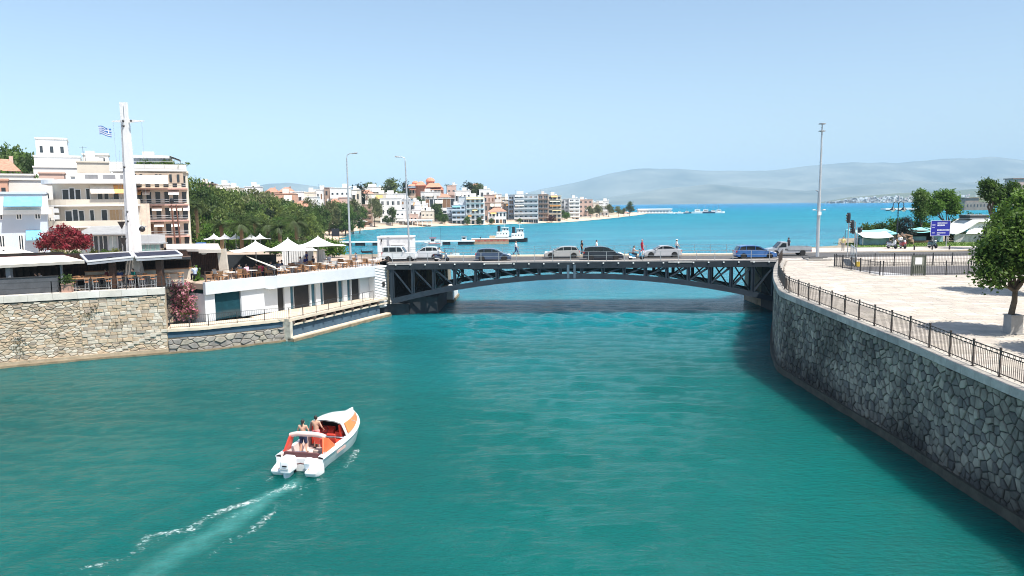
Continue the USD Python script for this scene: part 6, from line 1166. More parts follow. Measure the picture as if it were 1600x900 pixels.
bc = Curve(SHORE[1:], smooth=80); n = 160; dd = np.linspace(0, bc.L, n); P = np.stack([np.c_[bc.at(dd, o), np.full(n, 0)] for o in (-3, 0, 3, 8, 15)], 1); P[..., 2] = zt(P[..., 0], P[..., 1]) + np.array([.1, .12, .12, .12, .02]); setting('beach', MB().grid(P), sand, smooth=True)
WALLS = dict(white=M('wall_white', (.76, .75, .73), rough=.85, var=.06, scale=.3, objvar=.07), cream=M('wall_cream', (.68, .61, .51), rough=.85, var=.08, scale=.3, objvar=.08), grey=M('wall_grey', (.50, .51, .52), rough=.85, var=.08, scale=.3, objvar=.06), rose=M('wall_rose', (.58, .41, .34), rough=.85, var=.1, scale=.3, objvar=.08), brown=M('wall_brown', (.34, .24, .19), rough=.85, var=.12, scale=.3, objvar=.06), blue=M('wall_blue', (.50, .56, .63), rough=.85, var=.06, scale=.3), orange=M('wall_orange', (.54, .31, .22), rough=.85, var=.1, scale=.3), pale=M('wall_pale', (.66, .64, .60), rough=.85, var=.08, scale=.25))
roof_red = M('roof_tile', (.44, .22, .15), rough=.9, scale=2.0, var=.25, bump=.4); roof_flat = M('roof_flat', (.58, .55, .51), rough=.9, var=.15); win_dark = M('window_dark', (.035, .045, .055), rough=.12, var=.5, scale=.15); shut = M('shutter_brown', (.24, .13, .07), rough=.7); railm = M('balcony_rail', (.55, .56, .57), rough=.5)
AWN = dict(cream=cream, orange=M('awning_orange', (.70, .38, .14), rough=.85), yellow=M('awning_yellow', (.72, .58, .33), rough=.85), white=whitec, blue=M('awning_blue', (.16, .42, .58), rough=.85), green=M('awning_green', (.1, .25, .18), rough=.85), teal=M('awning_teal', (.16, .40, .46), rough=.7))
def block(label, x0, x1, yt, Y, wall, floors, cols, depth=10., zb=None, balc=None, awn=(), roof='flat', win=(.5, .55), name='house', cat='house', hut=True, seed=0, rz=None, base_dark=False, frames=False, group=None, antenna=True, red_slab=False):
    a, b = D(x0, 330, Y), D(x1, 330, Y); w = b[0] - a[0]; top = D((x0 + x1) / 2, yt, Y)[2]; cx = (a[0] + b[0]) / 2
    if rz is None: rz = math.atan2(-cx, Y) * (.92 if x1 < 300 else .55); w *= math.cos(rz)
    if zb is None: zb = float(zt(np.array([cx]), np.array([Y + 3]))[0]) - 1.0
    t = Thing(name, label, cat, (cx, Y, zb), rz, 1.0, group); global LAST; LAST = t; H = top - zb; rs = np.random.RandomState(seed + int(x0) + 99); lk = WALLS[wall]; fh = H / floors; h2 = w / 2
    hh = H if roof == 'flat' else H - min(2.2, H * .25)
    t.part('wall', MB().bb(-h2, 0, -3, h2, depth, hh), lk); fh = hh / floors
    if roof == 'flat':
        rf = t.part('roof', MB().bb(-h2 - .15, -.2, hh, h2 + .15, depth + .1, hh + .28), lk)
        if hut and w > 5:
            q = rs.uniform(-.25, .25) * w; t.part('stair_hut', MB().bb(q - w * .14, depth * .4, hh + .282, q + w * .14, depth * .75, hh + 2.4), WALLS['pale'], rf); t.part('water_tank', MB().tube([(q + w * .27 - .5, depth * .5, hh + .75), (q + w * .27 + .7, depth * .5, hh + .75)], .4, 8), railm, rf)
            if antenna: t.part('antenna', MB().bar((q - w * .2, depth * .3, hh + .28), (q - w * .2, depth * .3, hh + 3.2), .06, .06, (1, 0, 0)).bar((q - w * .2 - .6, depth * .3, hh + 2.9), (q - w * .2 + .6, depth * .3, hh + 2.9), .04, .04), trim, rf)
    else:
        rl_ = MB(); e = .5; zz = H + .2; v = [(-h2 - e, -e, hh), (h2 + e, -e, hh), (h2 + e, depth + e, hh), (-h2 - e, depth + e, hh), (-h2 * .35, depth * .5, zz), (h2 * .35, depth * .5, zz)]; rl_.add(v, [[0, 1, 5], [0, 5, 4], [1, 2, 5], [2, 3, 4], [2, 4, 5], [3, 0, 4], [0, 3, 2], [0, 2, 1]]); rf = t.part('roof', rl_, roof_red); t.part('eaves', MB().bb(-h2 - .35, -.35, hh - .2, h2 + .35, depth + .3, hh - .01), lk); t.part('chimney', MB().bb(h2 * .4, depth * .4, hh + .6, h2 * .4 + .6, depth * .4 + .6, zz + .5), lk, rf)
    cw = w / cols
    for i in range(floors):
        z0 = i * fh
        if balc and i >= (1 if floors > 2 else 0) :
            q = t.part('balcony', MB().bb(-h2 + .1, -1.3, z0 - .12, h2 - .1, -.01, z0 + .08), AWN['orange'] if red_slab and False else (M('slab_red', (.55, .33, .28), rough=.8) if red_slab else lk))
            if balc == 'wall': t.part('front', MB().bb(-h2 + .1, -1.32, z0 + .082, h2 - .1, -1.2, z0 + fh * .34), lk, q)
            else:
                t.part('railing', MB().bar((-h2 + .1, -1.25, z0 + fh * .33), (h2 - .1, -1.25, z0 + fh * .33), .07, .07).bar((-h2 + .1, -1.25, z0 + fh * .18), (h2 - .1, -1.25, z0 + fh * .18), .05, .05), railm, q, kind='stuff')
        for j in range(cols):
            x = -h2 + (j + .5) * cw; ww = cw * win[0] * rs.uniform(.85, 1.1); wh = fh * win[1]; zl = z0 + fh * (.12 if balc and i > 0 else .26); lk2 = shut if rs.rand() < .13 else win_dark
            if i == 0 and base_dark: ww = cw * .8; zl = z0 + .1; wh = fh * .75
            if frames:
                f = MB().bb(x - ww / 2 - .09, -.05, zl - .09, x - ww / 2, .03, zl + wh + .09).bb(x + ww / 2, -.05, zl - .09, x + ww / 2 + .09, .03, zl + wh + .09).bb(x - ww / 2, -.05, zl + wh, x + ww / 2, .03, zl + wh + .09).bb(x - ww / 2, -.05, zl - .09, x + ww / 2, .03, zl).bb(x - .05, -.045, zl, x + .05, .03, zl + wh); q = t.part('window', f, white_paint); t.part('pane', MB().bb(x - ww / 2, -.02, zl, x + ww / 2, .05, zl + wh), win_dark, q)
            else:
                q = t.part('window', MB().bb(x - ww / 2, -.04, zl, x + ww / 2, .02, zl + wh), lk2)
                if w / cols > 3: t.part('mullion', MB().bb(x - .05, -.07, zl, x + .05, -.042, zl + wh), white_paint, q)
    if not awn and Y > 280 and floors > 1:
        awn = [(rs.randint(1, floors), c := rs.uniform(.05, .55), c + rs.uniform(.2, .4), ('cream', 'white', 'orange', 'green')[rs.choice(4, p=[.5, .3, .13, .07])]) for _ in range(rs.randint(0, 3))]
    for i, c0, c1, cn in awn:
        z0 = i * fh + fh * .92; xa, xb = -h2 + c0 * w, -h2 + c1 * w; t.part('awning', MB().add([(xa, -.05, z0 - .06), (xb, -.05, z0 - .06), (xb, -.05, z0), (xa, -.05, z0), (xa, -1.7, z0 - fh * .30), (xb, -1.7, z0 - fh * .30), (xb, -1.7, z0 - fh * .28), (xa, -1.7, z0 - fh * .28)], MB.BF), AWN[cn])
    return t
# ---- near the restaurant
block('pale blue two storey house at the left edge with a bright blue awning', -14, 72, 303, 96, 'blue', 2, 3, 9, TZ, hut=False, win=(.22, .5), frames=True, awn=((1, .26, .94, 'blue'), (0, .60, .88, 'blue')))
BB_ = LAST; z1 = D(30, 331.5, 96)[2] - BB_.loc[2]; BB_.part('cornice', MB().bb(-3.5, -.5, z1 - .3, 3.6, .3, z1 + .3), white_paint); BB_.part('upper_wall', MB().bb(-3.32, -.03, z1 + .31, 3.32, .2, z1 + 2.1), WALLS['white'])
block('plain grey walled block behind the pale blue house', 14, 86, 281.5, 112, 'pale', 3, 4, 9, TZ, win=(.1, .2), hut=False)
# the cream block with a rounded corner
Y = 104; a, b = D(86, 350, Y), D(206, 350, Y); t = Thing('apartment_block', 'cream apartment block with rounded corner, long balconies and cream and orange awnings', 'apartment block', ((a[0] + b[0]) / 2, Y, TZ), math.radians(25)); CT = math.cos(math.radians(25)); wdt = (b[0] - a[0]) * CT; h2 = wdt / 2; topz = D(140, 287, Y)[2] - TZ
def rnd_plan(o, d=10., r=2.6):
    an = np.linspace(PI, PI * 1.5, 9); return [(-h2 - o, d)] + [(-h2 + r + (r + o) * math.cos(k), r + (r + o) * math.sin(k)) for k in an] + [(h2 + o, -o), (h2 + o, d)]
f1, f2 = D(140, 353, Y)[2] - TZ, D(140, 320, Y)[2] - TZ
t.part('wall', MB().prism(rnd_plan(0), -1, topz), WALLS['cream'])
for z, nm in ((topz, 'cornice'), ): t.part(nm, MB().prism(rnd_plan(1.3), z, z + .55), WALLS['white'])
for z in (f1, f2):
    q = t.part('balcony', MB().prism(rnd_plan(1.1), z - .2, z), WALLS['white']); ring = ext(rnd_plan(1.1), .75) - ext(rnd_plan(1.0, 11), .9).translate((0, 0, -.05)); t.part('front', MB().man(ring.translate((0, 0, z + .003))), WALLS['cream'], q)
for px0, px1, f, h in ((103, 111.5, f2, 2.1), (113.5, 120, f2, 2.3), (122, 129, f2, 2.1), (105, 114, f1, 2.1), (116, 123, f1, 2.3), (125, 132, f1, 2.1), (141.5, 147, f1, 2.2), (159, 167, f1, 2.2), (138, 143, f2, 2.2), (155, 162, f2, 1.9), (165, 171, f2, 1.9), (179, 187, f2, 2.0)):
    x0, x1 = (D(px0, 340, Y)[0] - t.loc[0]) * CT, (D(px1, 340, Y)[0] - t.loc[0]) * CT; q = t.part('window', MB().bb(x0 - .08, -.06, f + .2, x0, .03, f + h + .1).bb(x1, -.06, f + .2, x1 + .08, .03, f + h + .1).bb(x0, -.06, f + h, x1, .03, f + h + .1), white_paint); t.part('pane', MB().bb(x0, -.03, f + .2, x1, .05, f + h), win_dark, q)
for i, px in enumerate((173.5, 178, 183, 188.5)): x = (D(px, 340, Y)[0] - t.loc[0]) * CT; t.part('shutter', MB().bb(x - .17, -.06, f1 + .2, x + .17, .02, f1 + 2.2), M('shutter_tan', (.5, .33, .18), rough=.7))
for x0, x1, cn in ((141, 177, 'cream'), (176.5, 203, 'orange')): xa, xb = (D(x0, 300, Y)[0] - t.loc[0]) * CT, (D(x1, 300, Y)[0] - t.loc[0]) * CT; z = topz - .15; t.part('awning', MB().add([(xa, -.1, z - .05), (xb, -.1, z - .05), (xb, -.1, z), (xa, -.1, z), (xa + .2, -1.7, z - 1.25), (xb + .2, -1.7, z - 1.25), (xb + .2, -1.7, z - 1.2), (xa + .2, -1.7, z - 1.2)], MB.BF), AWN[cn])
t.part('roof_wall', MB().bb(-h2 + 3, 1.0, topz + .55, h2, 1.2, topz + 1.5), WALLS['white'])
for k in range(3): t.part('roof_arch', MB().bb(-h2 + 4.2 + k * 2.2, .93, topz + .7, -h2 + 5.8 + k * 2.2, 1.02, topz + 1.3), M('shade_grey', (.20, .2, .21), rough=.8))
t.part('air_conditioner', MB().bb(-h2 + .2, -.5, f1 + 1.0, -h2 + .9, -.0, f1 + 1.6), railm); t.part('air_conditioner', MB().bb(-h2 + .2, -.5, f1 + 1.9, -h2 + .9, -.0, f1 + 2.5), railm)
t = Thing('shop_front', 'low grey metal shop front with dark glass at the foot of the cream block', 'shop', TP(170, 99)); a, b = TP(128, 99), TP(216, 99); zr_ = D(170, 356, 99)[2] - TZ
t.part('roof', MB().add([(a[0] - t.loc[0], -1.2, zr_ - .9), (b[0] - t.loc[0], -1.2, zr_ - .9), (b[0] - t.loc[0], 3, zr_), (a[0] - t.loc[0], 3, zr_), (a[0] - t.loc[0], -1.2, zr_ - .75), (b[0] - t.loc[0], -1.2, zr_ - .75), (b[0] - t.loc[0], 3, zr_ + .15), (a[0] - t.loc[0], 3, zr_ + .15)], MB.BF), M('zinc', (.40, .41, .42), rough=.5, metal=.3)); t.part('wall', MB().bb(a[0] - t.loc[0], 0, 0, b[0] - t.loc[0], .2, zr_ - .7), WALLS['grey'])
for k in range(6): x = a[0] - t.loc[0] + (k + .5) * (b[0] - a[0]) / 6; q = t.part('window', MB().bb(x - .5, -.05, .3, x + .5, .05, zr_ - 1.1), win_dark if k % 3 else M('pale_glass', (.40, .46, .46), rough=.1)); t.part('mullion', MB().bb(x - .04, -.08, .3, x + .04, -.052, zr_ - 1.1), white_paint, q)
t = Thing('glass_kiosk', 'greenish glass kiosk right of the mast', 'kiosk', TP(233, 95)); gg = M('green_glass', (.22, .36, .34), rough=.12, var=.2)
for k in range(5): t.part('pane', MB().bb(-1.5 + k * .62, 0, 0, -.93 + k * .62, .06, 2.0), gg)
t.part('roof', MB().bb(-1.6, -.2, 2.02, 1.7, 2, 2.2), M('zinc', (.4, .4, .4))); t.part('upper_wall', MB().bb(-1.5, .1, 2.2, 1.5, 1.8, 3.2), WALLS['grey'])
for k in range(6): t.part('post', MB().bb(-1.54 + k * .62, -.04, 0, -1.48 + k * .62, .02, 2.02), grey_metal)
# red balconies
block('apartment block with red balcony slabs and many white awnings right of the mast', 214, 296, 270, 112, 'cream', 5, 6, 10, TZ, balc='rail', red_slab=True, hut=False, win=(.55, .68), awn=((1, .32, .5, 'cream'), (1, .64, .8, 'white'), (2, .30, .48, 'cream'), (2, .62, .86, 'cream'), (2, .88, 1., 'white'), (3, .14, .28, 'cream'), (3, .62, .82, 'white'), (3, .02, .12, 'orange')), name='apartment_block', cat='apartment block')
Y = 114; z0 = D(240, 269, Y)[2]; t = Thing('penthouse', 'grey blue penthouse with white slab roof and planted terrace above the red balconies', 'penthouse', (D(240, 262, Y)[0], Y, z0), math.radians(24)); X_ = lambda px: (D(px, 262, Y)[0] - t.loc[0]) * .913; Z_ = lambda py: D(240, py, Y)[2] - z0
t.part('terrace_slab', MB().bb(X_(176), -3.4, .0, X_(291), 8, .35), WALLS['white']); t.part('wall', MB().bb(X_(204), .6, .36, X_(264), 8, Z_(247)), M('slate_blue', (.27, .32, .40), rough=.7)); t.part('roof', MB().prism([(X_(202), -.8), (X_(255), -.8), (X_(270), .6), (X_(270), 8.5), (X_(202), 8.5)], Z_(247), Z_(243)), white_paint); t.part('stair_hut', MB().bb(X_(223), 3, Z_(242.9), X_(241), 6, Z_(235)), WALLS['cream']); t.part('parapet', MB().bb(X_(176), -3.42, .352, X_(291), -3.3, 1.0), WALLS['pale']); t.part('side_wall', MB().bb(X_(264.2), 1, .36, X_(272), 7, Z_(250)), WALLS['cream']); t.part('pergola', MB().add([(X_(266), -2, 2.3), (X_(283), -2, 1.7), (X_(283), 3, 1.8), (X_(266), 3, 2.4), (X_(266), -2, 2.4), (X_(283), -2, 1.8), (X_(283), 3, 1.9), (X_(266), 3, 2.5)], MB.BF), trim); t.part('pergola_post', MB().bb(X_(282), -2, .36, X_(283), -1.8, 1.75), trim); t.part('window', MB().bb(X_(256), .52, .5, X_(258.5), .62, 2.2), win_dark); t.part('railing', MB().bar((X_(176), -3.36, 1.4), (X_(291), -3.36, 1.4), .06, .06), railm)
p_, n_ = crown_points([((X_(225 + k * 10), -2.6, 1.0), (1.0, .5, .5)) for k in range(7)], 1500, 8, .2); t.part('plants', leaf_cards(p_, .3, 3, n_), LEAF['dark'], kind='stuff')
t = Thing('balcony_wing', 'white balcony wing between the penthouse and the mast', 'apartment wing', (D(235, 290, 109.6)[0], 109.0, TZ), math.radians(24)); zb = lambda py: D(235, py, 109.6)[2] - TZ; xb_ = lambda px: (D(px, 290, 109.6)[0] - t.loc[0]) * .913
t.part('balcony', MB().bb(xb_(206), -.3, zb(287.5), xb_(266), 1.8, zb(286)), WALLS['white']); t.part('front', MB().bb(xb_(206), -.32, zb(285.9), xb_(266), -.2, zb(274)), WALLS['white']); t.part('upper_wall', MB().bb(xb_(206), 1.0, zb(285.9), xb_(290), 1.2, zb(270)), M('wall_rust', (.46, .36, .28), rough=.8))
for px in (213, 222, 246, 252, 268, 280): t.part('window', MB().bb(xb_(px), .92, zb(284), xb_(px + 4), 1.0, zb(272)), win_dark)
t.part('lower_wall', MB().bb(xb_(214), .9, -1, xb_(234), 1.9, zb(318)), M('peach_wall', (.62, .53, .45), rough=.85))
# up the hill
block('big white stepped house on the hill, its lowest tier', 59, 141, 262, 150, 'white', 2, 5, 14, 10, hut=False, win=(.3, .3)); block('middle tier of the white stepped house on the hill', 61, 131, 245, 154, 'white', 1, 4, 12, 17, hut=False, win=(.3, .35)); block('top tier of the white stepped house on the hill', 65, 112, 217, 158, 'white', 2, 3, 9, 19, hut=False, win=(.35, .35)); 
block('cream hillside house with brown shutters right of the white stepped house', 126, 176, 254, 140, 'cream', 2, 3, 9, 9, balc='wall', awn=()); block('small white rooftop house above the cream hillside house', 136, 175, 242, 146, 'white', 1, 2, 6, 20)
block('low pink house with flat roof below the white stepped house', 66, 104, 271, 128, 'rose', 1, 3, 7, 10, hut=False, win=(.2, .3)); block('white house with arched roof terrace under the cream hillside house', 116, 190, 276, 126, 'white', 1, 5, 6, 8, hut=False, win=(.5, .45), awn=((0, .66, .84, 'orange'),)); block('terracotta roofed house at the left edge on the hill', -12, 33, 248, 135, 'rose', 2, 3, 8, 8, roof='hip', win=(.35, .4)); block('pale terrace house under the terracotta roofed one', -10, 56, 274, 124, 'pale', 1, 4, 7, 9, hut=False); block('red brick house front at the left edge', -12, 15, 282, 108, 'orange', 2, 2, 6, TZ, hut=False)
block('grey concrete tower house behind the right side of the mast', 178, 214, 256, 132, 'pale', 3, 3, 9, 9)
# ---- across the bay and along the ridge: (left, right, top, distance, wall, floors, columns, kind of roof, label)
town = [
 (310, 337, 287.5, 330, 'brown', 2, 4, 'flat', 'brownish house at the left end of the ridge above the trees'), (337, 361, 289.5, 335, 'white', 2, 3, 'flat', 'white house second from the left on the ridge above the trees'), (356, 376, 294, 320, 'cream', 2, 3, 'flat', 'cream house third from the left on the ridge above the trees'), (384, 408, 292, 350, 'white', 2, 4, 'flat', 'wide white house on the ridge left of the pale treetop'), (378, 396, 299, 310, 'white', 2, 2, 'flat', 'small white house in the gap among the trees'), (416, 433, 293.5, 370, 'rose', 2, 3, 'hip', 'red roofed house right of the pale treetop'), (437, 459, 293, 380, 'brown', 3, 4, 'hip', 'brown house with red roof on the ridge'), (431, 462, 303, 330, 'orange', 2, 4, 'flat', 'orange house just above the dark trees'), (458, 474, 300, 345, 'white', 3, 2, 'flat', 'narrow white house right of the orange one'), (470, 492, 301, 350, 'cream', 3, 3, 'flat', 'cream house in the middle of the left ridge'), (490, 511, 296.5, 400, 'white', 3, 4, 'flat', 'white house left of the brown block on the ridge'), (459, 481, 314, 285, 'cream', 1, 3, 'hip', 'low orange roofed house among the trees'), (508, 521, 293.5, 400, 'brown', 4, 2, 'flat', 'narrow brown block on the ridge'), (517, 547, 294, 390, 'white', 4, 4, 'flat', 'white and blue block right of the narrow brown one'), (513, 531, 311, 345, 'cream', 1, 3, 'hip', 'orange roofed cottage below the white and blue block'), (545, 563, 297, 410, 'cream', 3, 3, 'flat', 'cream block left of the long white roof'),
 (478, 496, 308, 315, 'white', 2, 3, 'flat', 'white house just above the olive tree on the left ridge'), (530, 546, 309, 350, 'rose', 2, 2, 'flat', 'rose house beside the orange roofed cottage'),
 (566, 609, 292.5, 520, 'white', 2, 6, 'flat', 'long white flat building on the ridge left of the church'), (560, 583, 297, 480, 'rose', 2, 4, 'hip', 'rose house with red roof below the long white building'), (575, 604, 303, 470, 'cream', 2, 4, 'flat', 'cream house under the long white building'), (566, 581, 320, 420, 'brown', 4, 2, 'flat', 'dark brown block behind the tall eucalyptus'), (600, 634, 303, 480, 'white', 2, 5, 'flat', 'white terraced house left of the tall lamp post'), (594, 627, 310, 450, 'white', 3, 4, 'flat', 'white house with dark square windows left of the lamp post'), (626, 641, 312, 455, 'grey', 4, 2, 'flat', 'grey side wall house at the lamp post'), (618, 632, 328, 430, 'white', 2, 2, 'flat', 'white cube house near the beach canopy'),
 (640, 656, 315, 470, 'white', 2, 2, 'flat', 'highest of the stepped white houses below the church'), (648, 668, 320, 460, 'white', 2, 3, 'flat', 'second of the stepped white houses below the church'), (644, 662, 328, 448, 'white', 2, 2, 'flat', 'left lower one of the stepped white houses'), (658, 677, 330, 446, 'cream', 2, 3, 'flat', 'lowest of the stepped houses, with wide windows'), (640, 652, 335, 438, 'rose', 1, 2, 'flat', 'small rose house at the beach right of the lamp post'), (658, 688, 300, 520, 'white', 2, 4, 'flat', 'white house directly below the church'), (686, 704, 303, 500, 'white', 2, 3, 'hip', 'white house with red roof below the palms'), (699, 713, 290, 540, 'rose', 3, 2, 'flat', 'narrow rose house under the ridge palms'), (711, 736, 298, 520, 'white', 2, 4, 'flat', 'flat white house right of the palms'), (735, 751, 287, 560, 'orange', 3, 2, 'hip', 'red roofed house on the ridge between two dark trees'), (749, 767, 296, 540, 'white', 3, 2, 'flat', 'white house on the ridge right of the dark trees'),
 (698, 708, 325, 462, 'blue', 3, 1, 'flat', 'blue house left wing near the beach'), (756, 773, 305, 510, 'rose', 3, 3, 'flat', 'rose grey house behind the yellow awnings'), (764, 784, 303.5, 530, 'white', 3, 3, 'flat', 'white house left of the tall grey block'), (755, 787, 317, 490, 'brown', 2, 4, 'flat', 'brown shaded house above the red roofed villa'), (783, 798, 308, 500, 'cream', 4, 2, 'flat', 'cream side wall left of the tall grey block'), (875, 883, 312, 560, 'white', 4, 1, 'flat', 'narrow white house between the brown block and the white tower'), (904, 926, 312, 620, 'rose', 4, 3, 'flat', 'rose house right of the white tower'), (922, 936, 317, 640, 'cream', 3, 2, 'flat', 'cream house behind the olive trees'), (932, 951, 314, 680, 'white', 3, 3, 'flat', 'last white house behind the olive trees'), (970, 985, 331, 770, 'white', 1, 2, 'hip', 'small white house at the point among the trees')]
for i, (x0, x1, yt, Y, wl, fl, co, rf, lb) in enumerate(town): block(lb, x0, x1, yt, Y, wl, fl, co, 9 + (i % 3) * 2, roof=rf, win=(.42, .42), balc=('wall' if i % 4 == 1 else None), seed=i, antenna=i % 2 == 0)
ap = 'apartment block'
block('white block with yellow awnings along its top floor', 728, 757, 308, 452, 'white', 5, 4, 12, balc='rail', win=(.6, .6), awn=((4, .02, .98, 'yellow'), (2, .35, .62, 'yellow'), (1, .1, .3, 'orange')), name='apartment_block', cat=ap); block('blank grey blue side wing of the block with yellow awnings', 717, 728.2, 308, 455, 'grey', 5, 1, 12, win=(.05, .05), hut=False)
block('blue and white waterfront house with teal glass bay', 706, 727, 321, 450, 'blue', 4, 3, 10, balc='wall', win=(.7, .6), awn=((3, .05, .65, 'teal'),))
block('tall grey white apartment block with planted roof trellis', 803, 841, 304, 478, 'grey', 6, 5, 13, balc='wall', win=(.5, .5), awn=((4, .05, .42, 'white'), (3, .05, .42, 'cream'), (5, .05, .42, 'white')), name='apartment_block', cat=ap, base_dark=True); block('dark side wing of the tall grey white block', 794, 803.5, 305, 484, 'blue', 6, 1, 12, balc='rail', win=(.7, .6), hut=False)
block('white two storey villa with red roof on the waterfront', 763, 791, 325, 463, 'white', 2, 5, 9, roof='hip', win=(.5, .55), base_dark=True)
block('brown apartment block with stacked balconies', 841, 857, 304, 492, 'brown', 6, 2, 12, balc='rail', win=(.7, .6), name='apartment_block', cat=ap); block('cream and brown block with orange awnings right of the brown one', 857, 877, 305.5, 500, 'cream', 6, 3, 12, balc='rail', win=(.75, .6), awn=((5, .2, .7, 'orange'), (3, .1, .95, 'orange'), (2, .3, .95, 'yellow'), (4, .1, .9, 'cream')), name='apartment_block', cat=ap)
block('white tower block at the right end of the waterfront', 889, 906, 310, 545, 'white', 6, 2, 11, balc='wall', win=(.6, .5), name='apartment_block', cat=ap); block('grey side of the white tower block', 881.5, 889, 311, 550, 'grey', 6, 1, 10, win=(.4, .4), hut=False)
t = block('glass fronted white restaurant building with long flat roofs on the slope', 665, 711, 311, 480, 'white', 2, 7, 10, win=(.9, .75), hut=False); t.part('upper_roof', MB().bb(-10.5, -2.5, 5.6, 10.5, 0, 5.95), white_paint); t.part('lower_roof', MB().bb(-10, -2.2, 3.0, 10, 0, 3.3), white_paint)
# the church
Y = 545; c = D(663, 302, Y); t = Thing('church', 'orange brick church with domes and red tiled roofs on the ridge', 'church', c); k = Y / F; ob = M('church_brick', (.60, .28, .18), rough=.9, scale=.5, var=.2); ot = M('church_tile', (.62, .25, .16), rough=.9, scale=1.2, var=.2); cr = M('church_cream', (.66, .50, .38), rough=.9)
def cb_(x0, x1, y0, y1, d0, d1, lk, nm): t.part(nm, MB().bb((x0 - 663) * k, d0, (302 - y1) * k, (x1 - 663) * k, d1, (302 - y0) * k), lk)
def dome(px, py, r, h, drum): 
    q = t.part('drum', MB().lathe([(r * .92, -drum), (r * .92, 0)], ((px - 663) * k, 5, (302 - py) * k), 14), ob); t.part('dome', MB().lathe([(r * 1.08, 0)] + [(r * 1.05 * math.cos(a), h * math.sin(a)) for a in np.linspace(.1, PI / 2 - .02, 6)], ((px - 663) * k, 5, (302 - py) * k), 14), ot, smooth=40)
    for a in range(5): an = -PI / 2 + (a - 2) * .5; t.part('drum_window', MB().box(((px - 663) * k + r * .93 * math.cos(an), 5 + r * .93 * math.sin(an), (302 - py) * k - drum * .5), (.35, .35, drum * .55), an), win_dark, q)
cb_(640, 690, 293, 310, 0, 16, ob, 'nave'); cb_(632, 650, 296, 310, -4, 1, cr, 'porch'); cb_(650, 664, 290, 310, -2, 8, ob, 'west_block'); cb_(668, 690, 296, 308, -5, 0, cr, 'front_block')
for x0, x1, yb, ytp in ((638, 652, 291, 287.5), (650, 666, 290, 285.5), (666, 690, 293, 286.5), (667, 692, 297, 293.5), (631, 652, 296.5, 293)):
    xa, xb = (x0 - 663) * k, (x1 - 663) * k; za, zb_ = (302 - yb) * k, (302 - ytp) * k; t.part('roof', MB().add([(xa, -5.5, za), (xb, -5.5, za), (xb, 8, za), (xa, 8, za), (xa + 2, 1, zb_), (xb - 2, 1, zb_)], [[0, 1, 5], [0, 5, 4], [1, 2, 5], [2, 3, 4], [2, 4, 5], [3, 0, 4], [0, 3, 2], [0, 2, 1]]), ot)
dome(648, 286.5, 2.5, 1.9, 2.2); dome(657, 287, 2.3, 1.8, 2.2); dome(671.5, 283.5, 3.3, 2.8, 3.0)
for px in (634, 638, 642, 646): t.part('arch', MB().bb((px - 663) * k, -4.1, 0, (px + 2.2 - 663) * k, -3.95, 2.2), win_dark)
for px in (671, 676, 681, 686): t.part('window', MB().bb((px - 663) * k, -5.08, .5, (px + 2 - 663) * k, -4.95, 2.0), win_dark)
# beach canopy, parasols
a, b = D(615, 348, 425), D(677, 349, 432); t = Thing('beach_canopy', 'long white canopy of the beach restaurant', 'canopy', (a + b) / 2 * [1, 1, 0] + [0, 0, 1.4]); t.part('canopy', MB().bb(a[0], 424, 3.6, b[0], 433, 4.3).bb(a[0] + .2, 424.2, 3.2, b[0] - .2, 424.4, 3.595), whitec, world=True)
for q in range(9): x = a[0] + (b[0] - a[0]) * q / 8; t.part('post', MB().bb(x - .15, 424.2, .5, x + .15, 424.5, 3.6), white_paint, world=True)
a = G(567, 354, 1.2); t = Thing('beach_kiosk', 'small white and red roofed kiosk on the sand', 'kiosk', a); t.part('roof', MB().lathe([(2.8, 2.6), (.1, 3.5)], n=8), whitec); t.part('counter', MB().lathe([(1.6, 0), (1.6, 1.2)], n=8), M('kiosk_red', (.4, .05, .08), rough=.7)); t.part('pole', MB().tube([(0, 0, 0), (0, 0, 3.2)], .1, 6), grey_metal)
# low waterfront wall
wc = Curve(SH[2:8], smooth=60); t = Thing('sea_wall', 'long low pale sea wall along the waterfront houses', 'wall', (*SH[4], 0)); t.part('wall', wc.strip(MB(), 9, 10.2, -.5, 2.3), M('sea_wall_look', (.56, .47, .39), rough=.9, scale=.2, var=.15), world=True); t.part('coping', wc.strip(MB(), 8.9, 10.3, 2.303, 2.5), M('coping_0', (.5, .5, .4)), world=True)
# ---- trees of the slope, the waterfront and the point
def proto(lobes, n, leaf, look, trunk, seed, clump, nm): return dict(lobes=lobes, n=n, leaf=leaf, look=look, trunk=trunk, seed=seed, clump=clump, name=nm, t=None)
PR = {'pine': proto(lobes_round(2.5, 10, 4.2, 11, 81), 3600, .62, 'pine', (3.5, .28), 81, .55, 'pine_tree'), 'dark': proto(lobes_round(2.0, 10, 4.0, 11, 82), 3600, .60, 'dark', (3, .26), 82, .5, 'evergreen_tree'), 'olive': proto(lobes_round(2.2, 10, 4.3, 12, 83), 3400, .60, 'olive', (3.2, .26), 83, .6, 'eucalyptus_tree'),
      'deep': proto([((0, 0, 1.8 + k * 1.25), (1.7 - .13 * k, 1.7 - .13 * k, .95)) for k in range(7)], 2600, .5, 'deep', (2, .2), 84, .4, 'cypress_tree'), 'bright': proto(lobes_round(1.6, 10, 4.6, 10, 85), 3200, .65, 'bright', (2.5, .24), 85, .55, 'broadleaf_tree'), 'plum': proto(lobes_round(1.2, 10, 5.5, 9, 86), 2600, .75, 'plum', (2.2, .2), 86, .6, 'purple_tree')}
